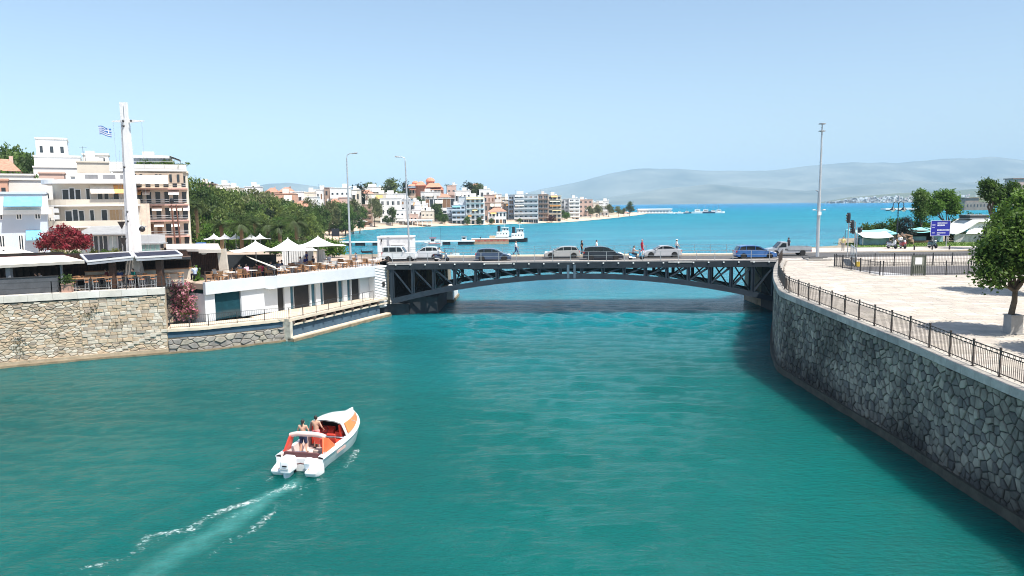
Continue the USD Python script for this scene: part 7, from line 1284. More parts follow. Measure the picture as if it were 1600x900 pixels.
def tree(kind, px, yt, Y, label, wide=1.0, group=None, yb=None):
    p = D(px, 340, Y); z = float(zt(np.array([p[0]]), np.array([Y]))[0]) - .3 if yb is None else yb; h = D(px, yt, Y)[2] - z; s = h / 10.2; q = PR[kind]; sc = (s * wide, s * wide, s)
    if q['t'] is None: q['t'] = tree_at(q['name'], label, 'tree', (p[0], Y, z), q['lobes'], q['n'], q['leaf'], q['look'], q['trunk'], q['seed'], group, q['clump'], sc=sc, rz=rnd.uniform(0, 6))
    else: q['t'].copy(label, (p[0], Y, z), rnd.uniform(0, 6.28), sc, group)
look_w = dict(pine='mid green pine', dark='dark green evergreen', olive='pale olive green eucalyptus', deep='narrow black green cypress', bright='fresh green broadleaf tree', plum='purple leaved tree')
slope = [('pine', 303, 284, 190, .8), ('dark', 315, 290, 175, .8), ('deep', 329, 289, 185, 1.1), ('pine', 341, 298, 180, .8), ('dark', 350, 295, 200, .85), ('pine', 362, 302, 190, .85), ('dark', 374, 297, 215, .9), ('olive', 387, 305, 200, .85), ('olive', 405, 295.5, 240, .9), ('dark', 396, 314, 190, .8), ('olive', 420, 299, 250, .8), ('pine', 428, 312, 215, .8), ('dark', 440, 309, 240, .8), ('deep', 418, 326, 180, .9), ('dark', 452, 316, 235, .85), ('pine', 464, 321, 230, .8), ('olive', 474, 324, 240, .7), ('olive', 486, 309, 290, .6), ('dark', 483, 322, 230, .8), ('dark', 499, 320, 260, .8), ('olive', 514, 314, 290, .8), ('dark', 527, 315, 300, .8), ('dark', 539, 317, 305, .8), ('olive', 551, 311, 320, .75), ('dark', 562, 321, 330, .7),
         ('pine', 310, 318, 150, .8), ('bright', 322, 330, 150, .9), ('pine', 340, 328, 155, .8), ('dark', 356, 331, 160, .85), ('pine', 372, 330, 165, .8), ('bright', 352, 341, 140, .9), ('dark', 388, 333, 160, .8), ('pine', 405, 334, 165, .8), ('bright', 440, 336, 170, .8), ('dark', 456, 336, 175, .8), ('pine', 486, 338, 190, .7), ('dark', 497, 336, 215, .7), ('bright', 330, 346, 135, .9), ('bright', 395, 346, 140, .8), ('dark', 432, 350, 140, .7), ('dark', 404, 358, 118, .8), ('bright', 418, 366, 116, .7)]
slope.sort(key=lambda q: q[1])
for i, (k, px, yt, Y, w_) in enumerate(slope): tree(k, px, yt, Y, '%s %s, %s from the left on the wooded slope' % (look_w[k], 'on the skyline' if yt < 306 else 'half way down' if yt < 328 else 'at the foot', (lambda n: '%d%s' % (n, 'th' if 10 < n % 100 < 14 else {1: 'st', 2: 'nd', 3: 'rd'}.get(n % 10, 'th')))(i + 1)), w_)
for k, px, yt, Y, w_, lb in (('olive', 585, 308, 400, .55, 'tall olive eucalyptus standing at the beach left of the lamp posts'), ('dark', 613, 323, 415, .6, 'dark tree behind the beach right of the tall eucalyptus'), ('pine', 612, 282, 500, .8, 'dark pine on the ridge left of the church'), ('deep', 635, 284, 520, .9, 'slim dark tree touching the left of the church'), ('deep', 563, 288, 470, 1.4, 'dark tree at the left end of the long white building'), ('pine', 578, 287, 535, 1.0, 'green treetop above the long white building'), ('bright', 687, 330, 452, .9, 'bright green tree below the glass fronted restaurant'), ('bright', 695, 334, 445, .9, 'bright green tree left of the blue house'), ('dark', 681, 318, 475, .9, 'dark green trees under the glass fronted restaurant'), ('deep', 733, 285, 555, 1.4, 'dark tree left of the red roofed ridge house'), ('pine', 747, 289, 550, .8, 'big dark pine right of the red roofed ridge house'), ('dark', 655, 307, 500, .8, 'dark bush between the white houses below the church'), ('dark', 730, 338, 446, .9, 'round tree before the block with yellow awnings, left one'), ('dark', 749, 339, 447, .9, 'round tree before the block with yellow awnings, right one'), ('dark', 768, 341, 455, 1.0, 'round tree before the red roofed villa'), ('dark', 812, 341, 470, .9, 'small tree before the tall grey white block'), ('bright', 886, 331, 520, .9, 'green tree before the white tower block'), ('plum', 862, 336, 485, 1.0, 'purple leaved tree before the block with orange awnings'), ('dark', 880, 328, 530, .6, 'small dark tree left of the white tower block'), ('bright', 605, 336, 420, .9, 'light green bush tree at the beach by the lamp post'),
   ('olive', 920, 322, 590, .9, 'leftmost olive tree of the grove on the point'), ('olive', 936, 320, 610, .9, 'second olive tree of the grove on the point'), ('olive', 951, 319, 640, .9, 'third olive tree of the grove on the point'), ('olive', 966, 322, 670, .9, 'fourth olive tree of the grove on the point'), ('pine', 984, 316, 700, .7, 'last and tallest tree of the grove on the point'), ('olive', 975, 325, 690, .8, 'low olive tree before the tallest one on the point'), ('plum', 513, 343, 300, .5, 'purple leaved bush left of the beach'), ('bright', 528, 343, 305, .8, 'rounded light bush at the left end of the beach'), ('plum', 535, 342, 312, .5, 'purple bush between two light ones at the beach'), ('bright', 547, 344, 318, .8, 'second rounded light bush at the left end of the beach'),
   ('dark', 8, 228, 190, .9, 'dark tree on the hill at the top left corner of the town'), ('dark', 24, 233, 185, .9, 'dark tree on the hill right of the corner one'), ('dark', 40, 238, 180, .8, 'third dark tree on the hill left of the white stepped house'), ('dark', 52, 245, 175, .7, 'lowest dark tree on the hill left of the white stepped house'), ('bright', 18, 262, 130, .9, 'light green shrub tree under the terracotta roofed house')): tree(k, px, yt, Y, lb, w_)
for px, yc, Y, R, lb in ((376, 352, 112, 3.1, 'big palm with thick trunk between the far parasols'), (462, 347, 108, 3.6, 'widest palm right of the middle parasol'), (418, 353, 116, 2.8, 'palm behind the middle parasol'), (345, 352, 120, 2.4, 'small palm left of the far parasols'), (306, 322, 140, 3.0, 'yellowish palm beside the red balcony block'), (398, 349, 128, 2.6, 'palm right of the big thick one'), (436, 356, 113, 2.4, 'low palm between the middle and the right parasol')):
    c = D(px, yc, Y); z = 5.3; palm_at(lb, (c[0], Y, z), max(.8, c[2] - z), R * 1.15, int(px))
c = D(698, 290, 560); palm_at('left palm on the ridge right of the church', (c[0], 560, c[2] - 6), 6, 3.4, 3, nf=16); c = D(706, 290, 560); palm_at('right palm on the ridge right of the church', (c[0], 560, c[2] - 6), 6, 3.4, 4, nf=16)
for i, px in enumerate((334, 351, 368, 392, 406)): tent('%s of the far row of white parasols beside the palms' % ('leftmost', 'second', 'third', 'fourth', 'rightmost')[i], px, 365.5, 18, 375, 113)
for px, Y, R, hh, lk, lb in ((521, 96, 1.5, 2.2, 'bright', 'green leafy shrub behind the right end of the terrace seats'), (505, 108, 2.2, 2.4, 'dark', 'dark shrub between the right parasol and the black board'), (486, 110, 2.0, 2.2, 'olive', 'olive shrub behind the right parasol'), (437, 100, 1.6, 1.9, 'bright', 'light green round shrub between the left and middle parasols'), (470, 103, 1.8, 2.0, 'dark', 'dark shrub between the middle and right parasols')):
    p = TP(px, Y); tree_at('shrub', lb, 'shrub', p, [((R * q, 0, hh * .55), (R * .6, R * .5, hh * .42)) for q in (-.5, 0, .5)], 1500, .3, lk, trunk=(hh * .3, .06), seed=int(px), limbs=3, clump=.25)
t = Thing('blue_box', 'white box with a bright blue lid behind the wooden pavilion', 'box', TP(316, 80, TZ)); t.part('box', MB().bb(-.5, -.3, 1.6, .5, .4, 2.5), white_paint); t.part('lid', MB().bb(-.42, -.33, 2.51, .42, .4, 2.86), M('lid_blue', (.05, .18, .5), rough=.5)); t.part('post', MB().bb(-.1, -.1, 0, .1, .1, 1.6), grey_metal)
# ---- lamp posts, cabin and board by the bridge
def tall_lamp(label, px0, pyb, px1, pyt, Y, dirx): 
    a = D(px0, pyb, Y); a[2] = TZ if Y < 86 else 5.6; b = D(px1, pyt, Y); t = Thing('street_lamp', label, 'street lamp', a); d = b - a; g = M('galvanised', (.5, .5, .5)); t.part('pole', MB().tube([(0, 0, 0), (d[0] * .6, 0, d[2] * .6), (d[0], 0, d[2] - .4)], [.13, .10, .07], 8), g, smooth=60); t.part('arm', MB().tube([(d[0], 0, d[2] - .4), (d[0] + .05 * dirx, 0, d[2] - .05), (d[0] + .3 * dirx, 0, d[2] + .12), (d[0] + .75 * dirx, 0, d[2] + .16)], .05, 6), g, smooth=60); t.part('lamp_head', MB().man(m3.Manifold.batch_hull([ball((d[0] + .65 * dirx, 0, d[2] + .14), .07, 8), ball((d[0] + 1.15 * dirx, 0, d[2] + .2), .1, 8)])), grey_metal, smooth=60); t.part('base', MB().lathe([(.26, 0), (.24, .5), (.15, .6)], n=10), g, smooth=40)
tall_lamp('left one of two tall curved lamp posts, standing at the terrace end', 548, 407, 541.5, 242, 84, 1); tall_lamp('right one of two tall curved lamp posts, standing behind the white off-roader', 640, 400, 633, 247, 90.5, -1)
p = D(618, 400, 93); p[2] = 5.3; t = Thing('cabin', 'white cabin with panelled front behind the white off-roader', 'cabin', p); w_, h_ = 4.4, 2.75; pw = M('cabin_white', (.76, .76, .76), rough=.6, var=.05)
t.part('wall', MB().bb(-w_ / 2, 0, 0, w_ / 2, 2.6, h_), pw); t.part('roof', MB().bb(-w_ / 2 - .08, -.1, h_, w_ / 2 + .08, 2.7, h_ + .14), pw); t.part('frame_panel', MB().bb(-.75 * w_ / 2, -.05, .4, .85 * w_ / 2, -.01, h_ - .3), M('cabin_panel', (.68, .68, .68), rough=.6)); t.part('inner_panel', MB().bb(-.4 * w_ / 2, -.1, .5, .55 * w_ / 2, -.052, h_ - .8), pw); t.part('corner_trim', MB().bb(-w_ / 2 - .03, -.06, 0, -w_ / 2 + .15, -.005, h_), pw); t.part('lamp', MB().box((-w_ / 2 + .5, -.1, h_ - .35), (.14, .14, .3)), trim)
c = D(524, 363, 109); t = Thing('notice_board', 'black board on two posts in front of the beach', 'board', c * [1, 1, 0] + [0, 0, TZ]); zz = c[2] - TZ; t.part('panel', MB().bb(-.55, -.04, zz - .6, .55, .04, zz + .55), M('board_black', (.03, .035, .045), rough=.5))
for x in (-.5, .5): t.part('post', MB().bb(x - .04, .045, 0, x + .04, .12, zz + .5), trim)
setting('ground', MB().prism([(-13.6, 80.9), (-13.6, 91), (-8, 91.2), (-8, 96), (-16, 104), (-24, 104), (-24, 84)], -1, 5.28), land_look)
# ---- jetty and the boats beyond the bridge
Y = 226; a, b = D(515, 378, Y), D(742, 376, Y); t = Thing('jetty', 'long white jetty on dark piers beyond the bridge', 'jetty', ((a + b) / 2) * [1, 1, 0]); zj = a[2]; t.part('deck', MB().bb(a[0] - 8, Y - 1.2, zj - .35, b[0], Y + 1.4, zj), white_wall, world=True)
for i, (p0, p1) in enumerate(((535, 548), (556, 569), (583, 594), (692, 703), (716, 738))): x0, x1 = D(p0, 380, Y)[0], D(p1, 380, Y)[0]; t.part('pier', MB().bb(x0, Y - 1, -2, x1, Y + 1.2, zj - .352), dark_con, world=True)
x = D(725, 370, Y)[0]; q = Thing('hut', 'tiny white hut standing on the jetty left of the barge', 'hut', (x, Y, zj)); q.part('wall', MB().bb(-.7, -.6, 0, .7, .6, 1.1), white_paint); q.part('roof', MB().bb(-.85, -.8, 1.1, .85, .8, 1.25), grey_metal); q.part('window', MB().bb(-.4, -.63, .5, .4, -.58, .9), win_dark)
def hull(L, W, h, bowf=.25, n=11, flat=False):
    xs = np.linspace(-L / 2, L / 2, n); R = []
    for x in xs:
        u = (x + L / 2) / L; b = W / 2 * (1 if u < 1 - bowf else max(.03, math.cos((u - 1 + bowf) / bowf * PI / 2) ** .6)) * (.82 + .18 * min(1, u / .15)); z = h * (1 + (.35 * max(0, u - .55) ** 1.5 * 3 if not flat else 0)); R.append([(x, -b, z), (x, -b * .8, -.3), (x, 0, -.6), (x, b * .8, -.3), (x, b, z)])
    R = np.array(R); m = MB().grid(R[:, ::-1]); top = np.stack([R[:, 0] - [0, 0, .12], R[:, 4] - [0, 0, .12]], 1); m.grid(top[:, ::1]); m.add(R[0], [[0, 1, 2], [0, 2, 3], [0, 3, 4]]); return m
def at0(px, py): return G(px, py, 0)
c = at0(766, 381); t = Thing('barge', 'flat barge with a red and white striped side at the end of the jetty', 'barge', c, .0); Lb = 58 * c[1] / F; t.part('hull', MB().bb(-Lb / 2, -2, -.6, Lb / 2, 2.4, 1.5), M('barge_hull', (.50, .36, .25), rough=.8, scale=.8, rgb2=(.34, .22, .14), detail=6)); 
for i in range(12): x0 = -Lb / 2 + i * Lb / 12; t.part('stripe', MB().add([(x0 + .06, -2.02, .85), (x0 + Lb / 12 - .06, -2.02, .85), (x0 + Lb / 12 - .06, 0, 1.5), (x0 + .06, 0, 1.5), (x0 + .06, -2.06, 1.35), (x0 + Lb / 12 - .06, -2.06, 1.35), (x0 + Lb / 12 - .06, -.02, 1.56), (x0 + .06, -.02, 1.56)], MB.BF), M('stripe_red', (.52, .10, .07), rough=.7) if i % 2 == 0 else M('stripe_orange', (.58, .17, .10), rough=.7))
t.part('deck', MB().bb(-Lb / 2, -2.05, 1.58, Lb / 2, 2.45, 1.72), white_wall); t.part('winch', MB().bb(-.2, -.5, 1.72, 1.6, .8, 2.5), M('winch_tan', (.5, .38, .25), rough=.8)); t.part('bollard', MB().lathe([(.2, 1.72), (.2, 2.2)], (-3, -1.4, 0), 8), trim)
for i, (px, yb_, lb, Y_, rz) in enumerate(((809, 378, 'right one of two white tugs with black funnels at the end of the jetty', 0, .15), (786, 375, 'left one of two white tugs with black funnels, behind the barge', 0, .1))):
    c = at0(px, yb_); t = Thing('tug', lb, 'tug', c, rz); L = 30 * c[1] / F * 1.05; t.part('hull', hull(L, 2.6, 1.0), M('hull_black', (.015, .015, .018), rough=.5), smooth=40); t.part('bulwark', hull(L * 1.005, 2.64, 1.45), white_paint, smooth=40) if False else t.part('bulwark', MB().bb(-L / 2 + .1, -1.25, .98, L / 2 * .55, 1.25, 1.5), white_paint); t.part('deckhouse', MB().bb(-L * .32, -.95, 1.5, L * .30, .95, 2.9), white_paint); t.part('wheelhouse', MB().bb(-L * .05, -.8, 2.9, L * .26, .8, 4.2), white_paint); t.part('roof', MB().bb(-L * .08, -.95, 4.2, L * .29, .95, 4.32), white_paint)
    for k in range(4): t.part('window', MB().bb(-L * .03 + k * L * .075, -.83, 3.4, -L * .03 + k * L * .075 + L * .05, -.79, 3.95), win_dark); t.part('porthole', MB().bb(-L * .28 + k * L * .14, -.98, 2.0, -L * .28 + k * L * .14 + .3, -.94, 2.4), win_dark)
    t.part('funnel', MB().lathe([(.52, 2.9), (.5, 4.8), (.42, 4.9)], (-L * .2, 0, 0), 12), M('funnel_black', (.02, .022, .03), rough=.5), smooth=40); t.part('mast', MB().bar((L * .1, 0, 4.3), (L * .1, 0, 6.6), .09, .09, (1, 0, 0)).bar((L * .1 - .7, 0, 5.6), (L * .1 + .7, 0, 5.6), .06, .06), white_paint); t.part('railing', MB().bar((-L / 2 + .2, -1.2, 2.3), (-L * .32, -1.2, 2.3), .05, .05).bar((-L / 2 + .2, -1.2, 1.5), (-L / 2 + .2, -1.2, 2.3), .05, .05, (1, 0, 0)), trim)
c = at0(676, 384); t = Thing('fishing_boat', 'small white fishing boat with a red trimmed wheelhouse moored at the jetty', 'fishing boat', c, PI); L = 29 * c[1] / F; t.part('hull', hull(L, 2.1, .9), white_paint, smooth=40); t.part('stripe', MB().bb(-L * .45, -1.09, .55, L * .2, 1.09, .75), M('trim_red', (.45, .06, .05), rough=.6)); t.part('wheelhouse', MB().bb(-.9, -.7, .8, .7, .7, 2.3), white_paint); t.part('roof', MB().bb(-1.1, -.85, 2.3, .95, .85, 2.42), M('trim_red', (.4, .05, .05))); t.part('mast', MB().bar((.2, 0, 2.4), (.2, 0, 4.8), .07, .07, (1, 0, 0)), trim); t.part('stern_pole', MB().bar((-L * .42, 0, .8), (-L * .42, 0, 6.4), .06, .06, (1, 0, 0)), trim); t.part('awning', MB().bb(-L * .42, -.9, 1.9, -1.15, .9, 1.98), M('awning_grey', (.35, .38, .42), rough=.8))
for s in (-1, 1): t.part('window', MB().bb(-.6, s * .72 - .02, 1.4, .4, s * .72 + .02, 2.0), win_dark)
c = at0(574, 395); t = Thing('rowing_boat', 'small dark open boat floating left of the white cabin', 'boat', c, .1); L = 17 * c[1] / F; t.part('hull', hull(L, 1.2, .45), M('boat_dark', (.05, .05, .055), rough=.6), smooth=40); t.part('thwart', MB().bb(-.15, -.5, .36, .15, .5, .42), wood); t.part('engine', MB().bb(-L / 2 - .2, -.15, .2, -L / 2, .15, .8), trim)
c = at0(703, 402); t = Thing('motor_boat', 'small white motor boat with a dark sunshade behind the bridge railing', 'boat', c, .2); L = 30 * c[1] / F; t.part('hull', hull(L, 1.6, .7), white_paint, smooth=40); t.part('sunshade', MB().bb(-L * .3, -.7, 2.0, L * .2, .7, 2.08), M('shade_blue', (.06, .08, .13), rough=.8)); t.part('console', MB().bb(0, -.3, .5, .5, .3, 1.2), grey_metal)
for x in (-L * .28, L * .18):
    for s in (-1, 1): t.part('pole', MB().bar((x, s * .65, .6), (x, s * .65, 2.0), .04, .04, (1, 0, 0)), grey_metal)
# the mole on the point
Y = 880; a, b = D(998, 328, Y), D(1049, 328, Y); t = Thing('harbour_shed', 'long low white shed on the mole beyond the point', 'shed', ((a + b) / 2) * [1, 1, 0]); t.part('wall', MB().bb(a[0], Y, 0, b[0], Y + 10, 4.6), white_wall, world=True); t.part('roof', MB().bb(a[0] - 1, Y - 1, 4.6, b[0] + 1, Y + 11, 5.6), white_paint, world=True)
for k in range(9): x = a[0] + 2 + k * (b[0] - a[0] - 4) / 9; t.part('door', MB().bb(x, Y - .1, .5, x + 2.2, Y + .1, 3), M('shed_door', (.35, .36, .38), rough=.7), world=True)
a, b = D(985, 333, 860), D(1092, 331, 860); t = Thing('mole', 'low stone mole carrying the harbour shed', 'mole', ((a + b) / 2) * [1, 1, 0]); t.part('wall', MB().bb(a[0] - 20, 860, -3, b[0], 873, .9), M('sea_wall_look', (.5, .4, .3)), world=True); t.part('top', MB().bb(a[0] - 20, 860.5, .903, b[0] - .5, 872, 1.2), white_wall, world=True)
for i, (px, s, dk_) in enumerate(((1012, .8, 0), (1026, .7, 0), (1038, .8, 1), (1056, 1.3, 0), (1070, 1.2, 1), (1083, 1.0, 1), (1093, 1.1, 0))):
    c = at0(px, 331.8); t = Thing('moored_ship', '%s boat from the left moored at the far mole, %s hulled' % (ordn[i], 'dark' if dk_ else 'white'), 'boat', (c[0], 848, 0), 0, s); t.part('hull', hull(11, 3, 1.6), M('hull_navy', (.03, .05, .10), rough=.5) if dk_ else white_paint, smooth=40); t.part('cabin', MB().bb(-3, -1, 1.5, 1.5, 1, 3.6), white_paint); t.part('mast', MB().bar((-1, 0, 3.6), (-1, 0, 9), .16, .16, (1, 0, 0)), grey_metal); t.part('window', MB().bb(-2.5, -1.03, 2.5, 1, -.98, 3.1), win_dark)
# ================================================================ the speedboat
HD = PI / 2 - math.radians(11.5)
sb = Thing('speedboat', 'white speedboat with orange panels and red arch heading for the bridge', 'speedboat', (*BOAT_STERN, 0.02), HD)
gel = M('gelcoat', (.80, .80, .79), rough=.22, var=.03, coat=.4); orange = M('boat_orange', (.78, .27, .09), rough=.35, var=.06, coat=.3); redo = M('boat_red', (.62, .05, .025), rough=.4, var=.08, coat=.3); darkin = M('boat_dark_inside', (.018, .012, .012), rough=.7); maroon = M('maroon_seat', (.10, .035, .035), rough=.6); beige = M('beige_cushion', (.46, .36, .30), rough=.7)
LB = 5.95
def hb(x): u = x / LB; return 1.16 if u < .5 else 1.16 * max(.03, 1 - ((u - .5) / .5) ** 2.2) ** .75
def shz(x): return .72 + .05 * x / LB + .42 * max(0, x / LB - .35) ** 1.6 / .65 ** 1.6
xs = np.r_[0, np.linspace(.3, LB, 23)]; R = []
for x in xs:
    b, z = hb(x), shz(x); u = x / LB; kz = -.38 + .55 * max(0, u - .6) ** 2 / .16 * .9; R.append([(x, 0, kz), (x, b * .80, -.02 + .35 * max(0, u - .55)), (x, b * .93, z * .5), (x, b, z - .1), (x, b, z), (x, b - min(.24, b * .5), z + .04)])
R = np.array(R); m = MB().grid(R); Rm = R * [1, -1, 1]; m.grid(Rm[:, ::-1]); m.add(np.vstack([R[0], Rm[0, 1:]]), [[0, 1, 2], [0, 2, 3], [0, 3, 4], [0, 4, 5], [0, 7, 6], [0, 8, 7], [0, 9, 8], [0, 10, 9], [0, 5, 10]]) if False else None
sb.part('hull', m, gel, smooth=35)
ins = []
for x in xs[xs < 4.3]: b, z = hb(x), shz(x); ins.append([(x, b - .24, z + .04), (x, b - .30, .26), (x, -b + .30, .26), (x, -b + .24, z + .04)])
sb.part('cockpit', MB().grid(np.array(ins)), M('deck_pink', (.62, .50, .46), rough=.6, var=.06), smooth=20)
tb = MB().add([(0, -1.16, -.3), (0, 1.16, -.3), (0, 1.16, .62), (0, -1.16, .62), (.16, -.9, .62), (.16, .9, .62), (.16, .9, .26), (.16, -.9, .26)], [[1, 0, 3, 2], [2, 3, 4, 5], [5, 4, 7, 6]]); sb.part('transom', tb, gel)
fd = []
for x in xs[xs > 4.0]: b, z = hb(x), shz(x); i_ = b - min(.24, b * .5); fd.append([(x, i_, z + .04), (x, 0, z + .13), (x, -i_, z + .04)])
sb.part('foredeck', MB().grid(np.array(fd)), gel, smooth=40)
# swim platforms left and right of the engines
for s in (-1, 1):
    q = sb.part('stern_platform', MB().man(m3.Manifold.batch_hull([ball((x, s * y, z), .07, 8) for x, y, z in ((-.62, 1.02, .2), (-.62, .62, .2), (.1, 1.08, .22), (.1, .5, .22), (.12, 1.05, .40), (-.3, 1.05, .28), (.1, 1.08, -.1), (-.5, 1.0, .05), (-.5, .6, .05))])), gel, smooth=50); sb.part('pad', MB().man(ext([(-.55, s * .66), (-.2, s * .6), (-.14, s * .92), (-.5, s * .98)], .03).translate((0, 0, .275))), orange, q)
def outboard(x, y, s, nm, tilt=0.0, zb=.55):
    def f(p): p = np.array(p, float) * s; c, k = math.cos(tilt), math.sin(tilt); return np.array([x + p[0] * c + p[2] * k * -1, y + p[1], zb + p[2] * c + p[0] * k])
    q = sb.part(nm, MB().man(m3.Manifold.batch_hull([ball(f(p), r * s, 10) for p, r in (((-.12, -.17, .62), .12), ((-.12, .17, .62), .12), ((-.5, -.15, .52), .12), ((-.5, .15, .52), .12), ((-.05, -.2, .15), .1), ((-.05, .2, .15), .1), ((-.55, -.17, .12), .1), ((-.55, .17, .12), .1))])), M('cowl_white', (.80, .81, .82), rough=.2, coat=.5, var=.02), smooth=60)
    sb.part('midsection', MB().man(m3.Manifold.batch_hull([ball(f(p), r * s, 8) for p, r in (((-.12, 0, .05), .18), ((-.45, 0, .05), .17), ((-.15, 0, -.55), .09), ((-.42, 0, -.6), .08))])), M('engine_grey', (.62, .67, .72), rough=.3, var=.04), q, smooth=60); sb.part('bracket', MB().man(m3.Manifold.batch_hull([ball(f(p), .07 * s, 6) for p in ((.0, -.14, .1), (.0, .14, .1), (.12, -.14, -.3), (.12, .14, -.3))])), trim, q)
    sb.part('badge', MB().bb(x - .665 * s, y - .13 * s, zb + .36 * s, x - .655 * s, y + .10 * s, zb + .42 * s), trim, q); sb.part('stripe', MB().bb(x - .675 * s, y - .2 * s, zb + .26 * s, x - .655 * s, y + .2 * s, zb + .275 * s), grey_metal, q)
outboard(-.2, .30, 1.0, 'outboard_engine', 0.0, .14); outboard(.0, -.60, .62, 'spare_engine', .35, .36)
sb.part('steering_arm', MB().tube([(-.2, .05, .42), (-.28, -.2, .5), (-.2, -.5, .42)], .03, 6), maroon)
# rear bench, seats
sb.part('rear_bench', MB().bb(.22, -.82, .30, .55, .82, .68), maroon); sb.part('bench_back', MB().man(m3.Manifold.batch_hull([ball((.2, s * .8, z), .06, 8) for s in (-1, 1) for z in (.55, .80)])), maroon, smooth=50)
def seat(x, y, lk, nm='seat'):
    sb.part(nm, MB().man(m3.Manifold.batch_hull([ball((x + i * .36, y + j * .36, .56 + k * .1), .05, 8) for i in (0, 1) for j in (0, 1) for k in (0, 1)])), lk, smooth=50); sb.part('seat_back', MB().man(m3.Manifold.batch_hull([ball((x - .05 - k * .08, y + j * .36, .66 + k * .42), .05, 8) for j in (0, 1) for k in (0, 1)])), redo, smooth=50); sb.part('pedestal', MB().bb(x + .08, y + .08, .265, x + .28, y + .28, .52), gel)
seat(1.55, -.72, beige); seat(2.35, .0, redo); seat(2.3, -.72, redo); sb.part('side_box', MB().bb(.7, .2, .27, 1.1, .8, .56), gel); sb.part('cushion', MB().man(m3.Manifold.batch_hull([ball((.95 + i * .35, -.75 + j * .5, .45 + k * .22), .06, 8) for i in (0, 1) for j in (0, 1) for k in (0, 1)])), beige, smooth=50)
# arch
for s in (-1, 1):
    fx = .95 if s > 0 else 1.65
    P0 = [(.40, .98, .72), (fx, .96, .74), (.72, .84, 1.36), (1.0, .80, 1.38)]
    sb.part('arch_leg', MB().man(m3.Manifold.batch_hull([ball((x, s * y, z), .055, 8) for x, y, z in P0])), redo if s > 0 else M('arch_orange', (.76, .14, .045), rough=.35, coat=.3), smooth=45)
a = np.linspace(-1, 1, 13); sb.part('arch_top', MB().tube(np.c_[.88 + 0 * a, .88 * a, 1.38 + .10 * (1 - a ** 4)], .115, 9), M('arch_pink', (.78, .52, .46), rough=.3, coat=.3), smooth=60)
sb.part('arch_cap', MB().tube(np.c_[.86 + 0 * a, .74 * a, 1.455 + .085 * (1 - a ** 4)], .07, 8), gel, smooth=60); sb.part('arch_rail', MB().tube([(.95, -.86, 1.38), (1.6, -.94, 1.16), (2.3, -.97, .92), (2.7, -.98, .82)], .03, 6), chrome)
# cabin: roof, sides, open back
cx = np.linspace(2.75, 5.6, 12); roof, sl, sr = [], [], []
for x in cx:
    u = (x - 2.75) / 2.85; w_ = .80 * (1 - .0 * u) * (1 - max(0, u - .35) ** 1.5 * 1.35); z = 1.52 - .02 * u - .40 * max(0, u - .45) ** 1.5 * 1.9; bq = hb(x) - min(.12, hb(x) * .3); w_ = max(.06, min(w_, bq - .02)); zb_ = shz(x) + .05; z = max(z, zb_ + .1)
    roof.append([(x, w_, z - .05), (x, w_ * .6, z + .05), (x, 0, z + .09), (x, -w_ * .6, z + .05), (x, -w_, z - .05)]); sl.append([(x + (.10 if u == 0 else 0), bq, zb_), (x, w_, z - .05)]); sr.append([(x, -w_, z - .05), (x + (.10 if u == 0 else 0), -bq, zb_)])
roof, sl, sr = map(np.array, (roof, sl, sr))
sb.part('cabin_roof', MB().grid(roof).grid((roof - [0, 0, .05])[:, ::-1]), gel, smooth=40)
for s_, nm, k in ((sl, 'left', 1), (sr, 'right', -1)):
    sb.part('cabin_side', MB().grid(s_).grid((s_ - [0, k * .03, 0])[:, ::-1]), gel, smooth=40)
    n = np.array([0, k * .045, .02]); t0, t1 = s_[:, 0], s_[:, 1]; inn = np.stack([t0 + (t1 - t0) * .10, t0 + (t1 - t0) * .90], 1)[1:12] + n; sb.part('orange_window', MB().grid(inn).grid((inn - n * .5)[:, ::-1]), orange, smooth=40)
    q = inn[3:6] + n * .3; ln = np.stack([q.mean(1) - (q[:, 1] - q[:, 0]) * .3, q.mean(1) + (q[:, 1] - q[:, 0]) * .3], 1); sb.part('window_line', MB().bar(ln[0, 0], ln[2, 1], .03, .02), gel)
sb.part('cabin_bulkhead', MB().add([(3.9, -.95, .27), (3.9, .95, .27), (3.9, .70, 1.44), (3.9, -.70, 1.44)], [[0, 1, 2, 3]]), darkin); sb.part('cabin_floor', MB().bb(2.8, -.82, .262, 3.9, .82, .29), darkin); sb.part('inner_side', MB().add([(2.8, .82, .3), (3.9, .82, .3), (3.9, .68, 1.4), (2.8, .74, 1.42)], [[0, 1, 2, 3]]), redo)
sb.part('helm_console', MB().man(m3.Manifold.batch_hull([ball(p, .06, 8) for p in ((3.2, -.15, .35), (3.2, .6, .35), (3.55, -.15, .35), (3.55, .6, .35), (3.3, -.1, .9), (3.3, .55, .9), (3.5, -.1, 1.02), (3.5, .55, 1.02))])), redo, smooth=45); sb.part('door_frame', MB().bar((2.98, -.78, .4), (2.9, -.66, 1.36), .1, .16, (1, 0, 0)), redo); sb.part('cabin_seat', MB().bb(3.0, -.75, .3, 3.5, -.35, .95), redo); a = np.linspace(0, 2 * PI, 15); sb.part('steering_wheel', MB().tube(np.c_[3.12 + .06 * np.sin(a), .25 + .19 * np.cos(a), 1.0 + .15 * np.sin(a)], .016, 5), trim)
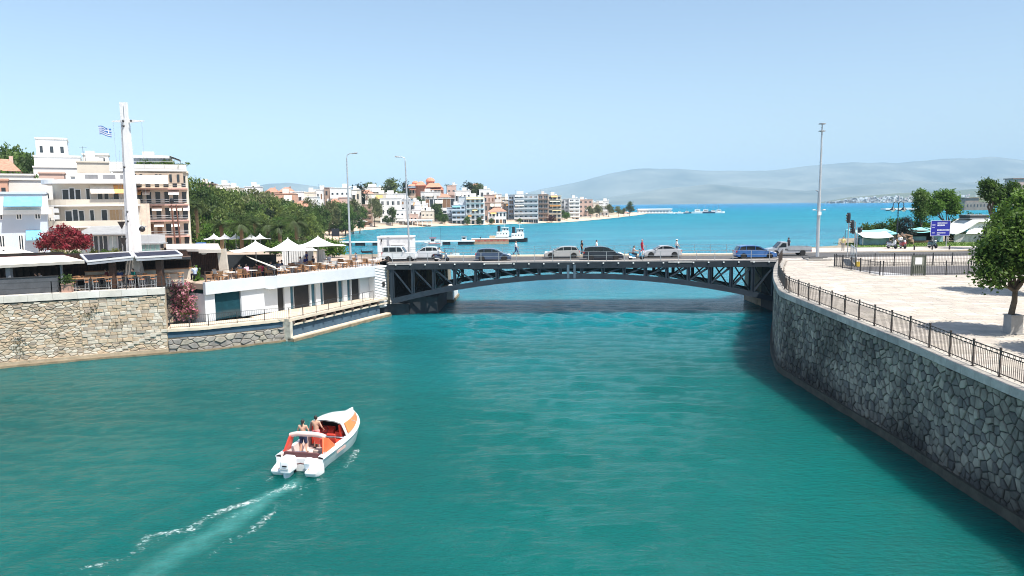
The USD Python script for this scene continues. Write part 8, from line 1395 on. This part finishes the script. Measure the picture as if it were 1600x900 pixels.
# bow tip, rub rail, fittings
sb.part('bow_tip', MB().man(m3.Manifold.batch_hull([ball(p, .03, 6) for p in ((LB - .65, .30, 1.22), (LB - .65, -.30, 1.22), (LB + .02, 0, 1.34), (LB - .03, .05, 1.12), (LB - .03, -.05, 1.12), (LB - .4, 0, 1.28))])), gel, smooth=50)
sb.part('bow_pad', MB().add([(LB - .5, .16, 1.285), (LB - .5, -.16, 1.285), (LB - .06, 0, 1.365)], [[0, 1, 2]]), M('arch_pink', (.7, .5, .4)))
for s in (-1, 1):
    rr_ = np.array([(x, s * (hb(x) + .012), shz(x) - .06) for x in xs]); sb.part('rub_rail', MB().tube(rr_, .03, 6), M('rub_white', (.72, .72, .72), rough=.5))
    x = np.linspace(1.5, 2.5, 9); b_ = MB()
    rs = np.random.RandomState(5)
    for xi in x[:-1]: b_.bb(xi, s * (hb(xi) * .985) - .012, .40, xi + rs.uniform(.05, .09), s * (hb(xi) * .985) + .012, .52)
    sb.part('hull_lettering', b_, M('arch_pink', (.78, .52, .46)), kind='stuff'); sb.part('cleat', MB().bb(.35, s * 1.02 - .02, .78, .55, s * 1.02 + .02, .83), chrome)
def on_boat(x, y, z): p = rotz(np.array([x, y, 0.0]), HD); return sb.loc + p + [0, 0, z]
W1 = dict(STAND, ell=(-.30, .05, 1.18), wrl=(-.22, .22, 1.0), elr=(.29, .04, 1.17), wrr=(.20, .24, 1.02), knl=(-.13, .05, .5), anl=(-.15, -.03, .08), knr=(.13, .04, .5), anr=(.16, -.03, .08))
person('person with dark tied hair and navy shorts standing at the left of the speedboat', on_boat(1.72, .68, .265), HD - PI / 2 + .1, W1, low=(.03, .04, .085), shorts=True, h=1.62, bare=True, long_hair=True, fine=.03)
W2 = dict(STAND, ell=(-.28, .16, 1.16), wrl=(-.16, .42, 1.08), elr=(.30, .05, 1.15), wrr=(.30, .22, .98))
person('bare backed person in pink shorts standing at the wheel of the speedboat', on_boat(2.45, .36, .275), HD - PI / 2 - .05, W2, low=(.62, .22, .22), shorts=True, h=1.62, bare=True, fine=.03)
# ================================================================ the air
hz = MB().bb(-27000, -3200, -3.5, 27000, 27000, 1250)
haze_look = usdkit.material(stage, '/World/Looks/haze_look', {'v': ('principled_volume', dict(color=(.58, .83, 1.0), density=9e-5, anisotropy=-.3))}, [], volume='v.volume')
setting('haze', hz, haze_look, kind='stuff')
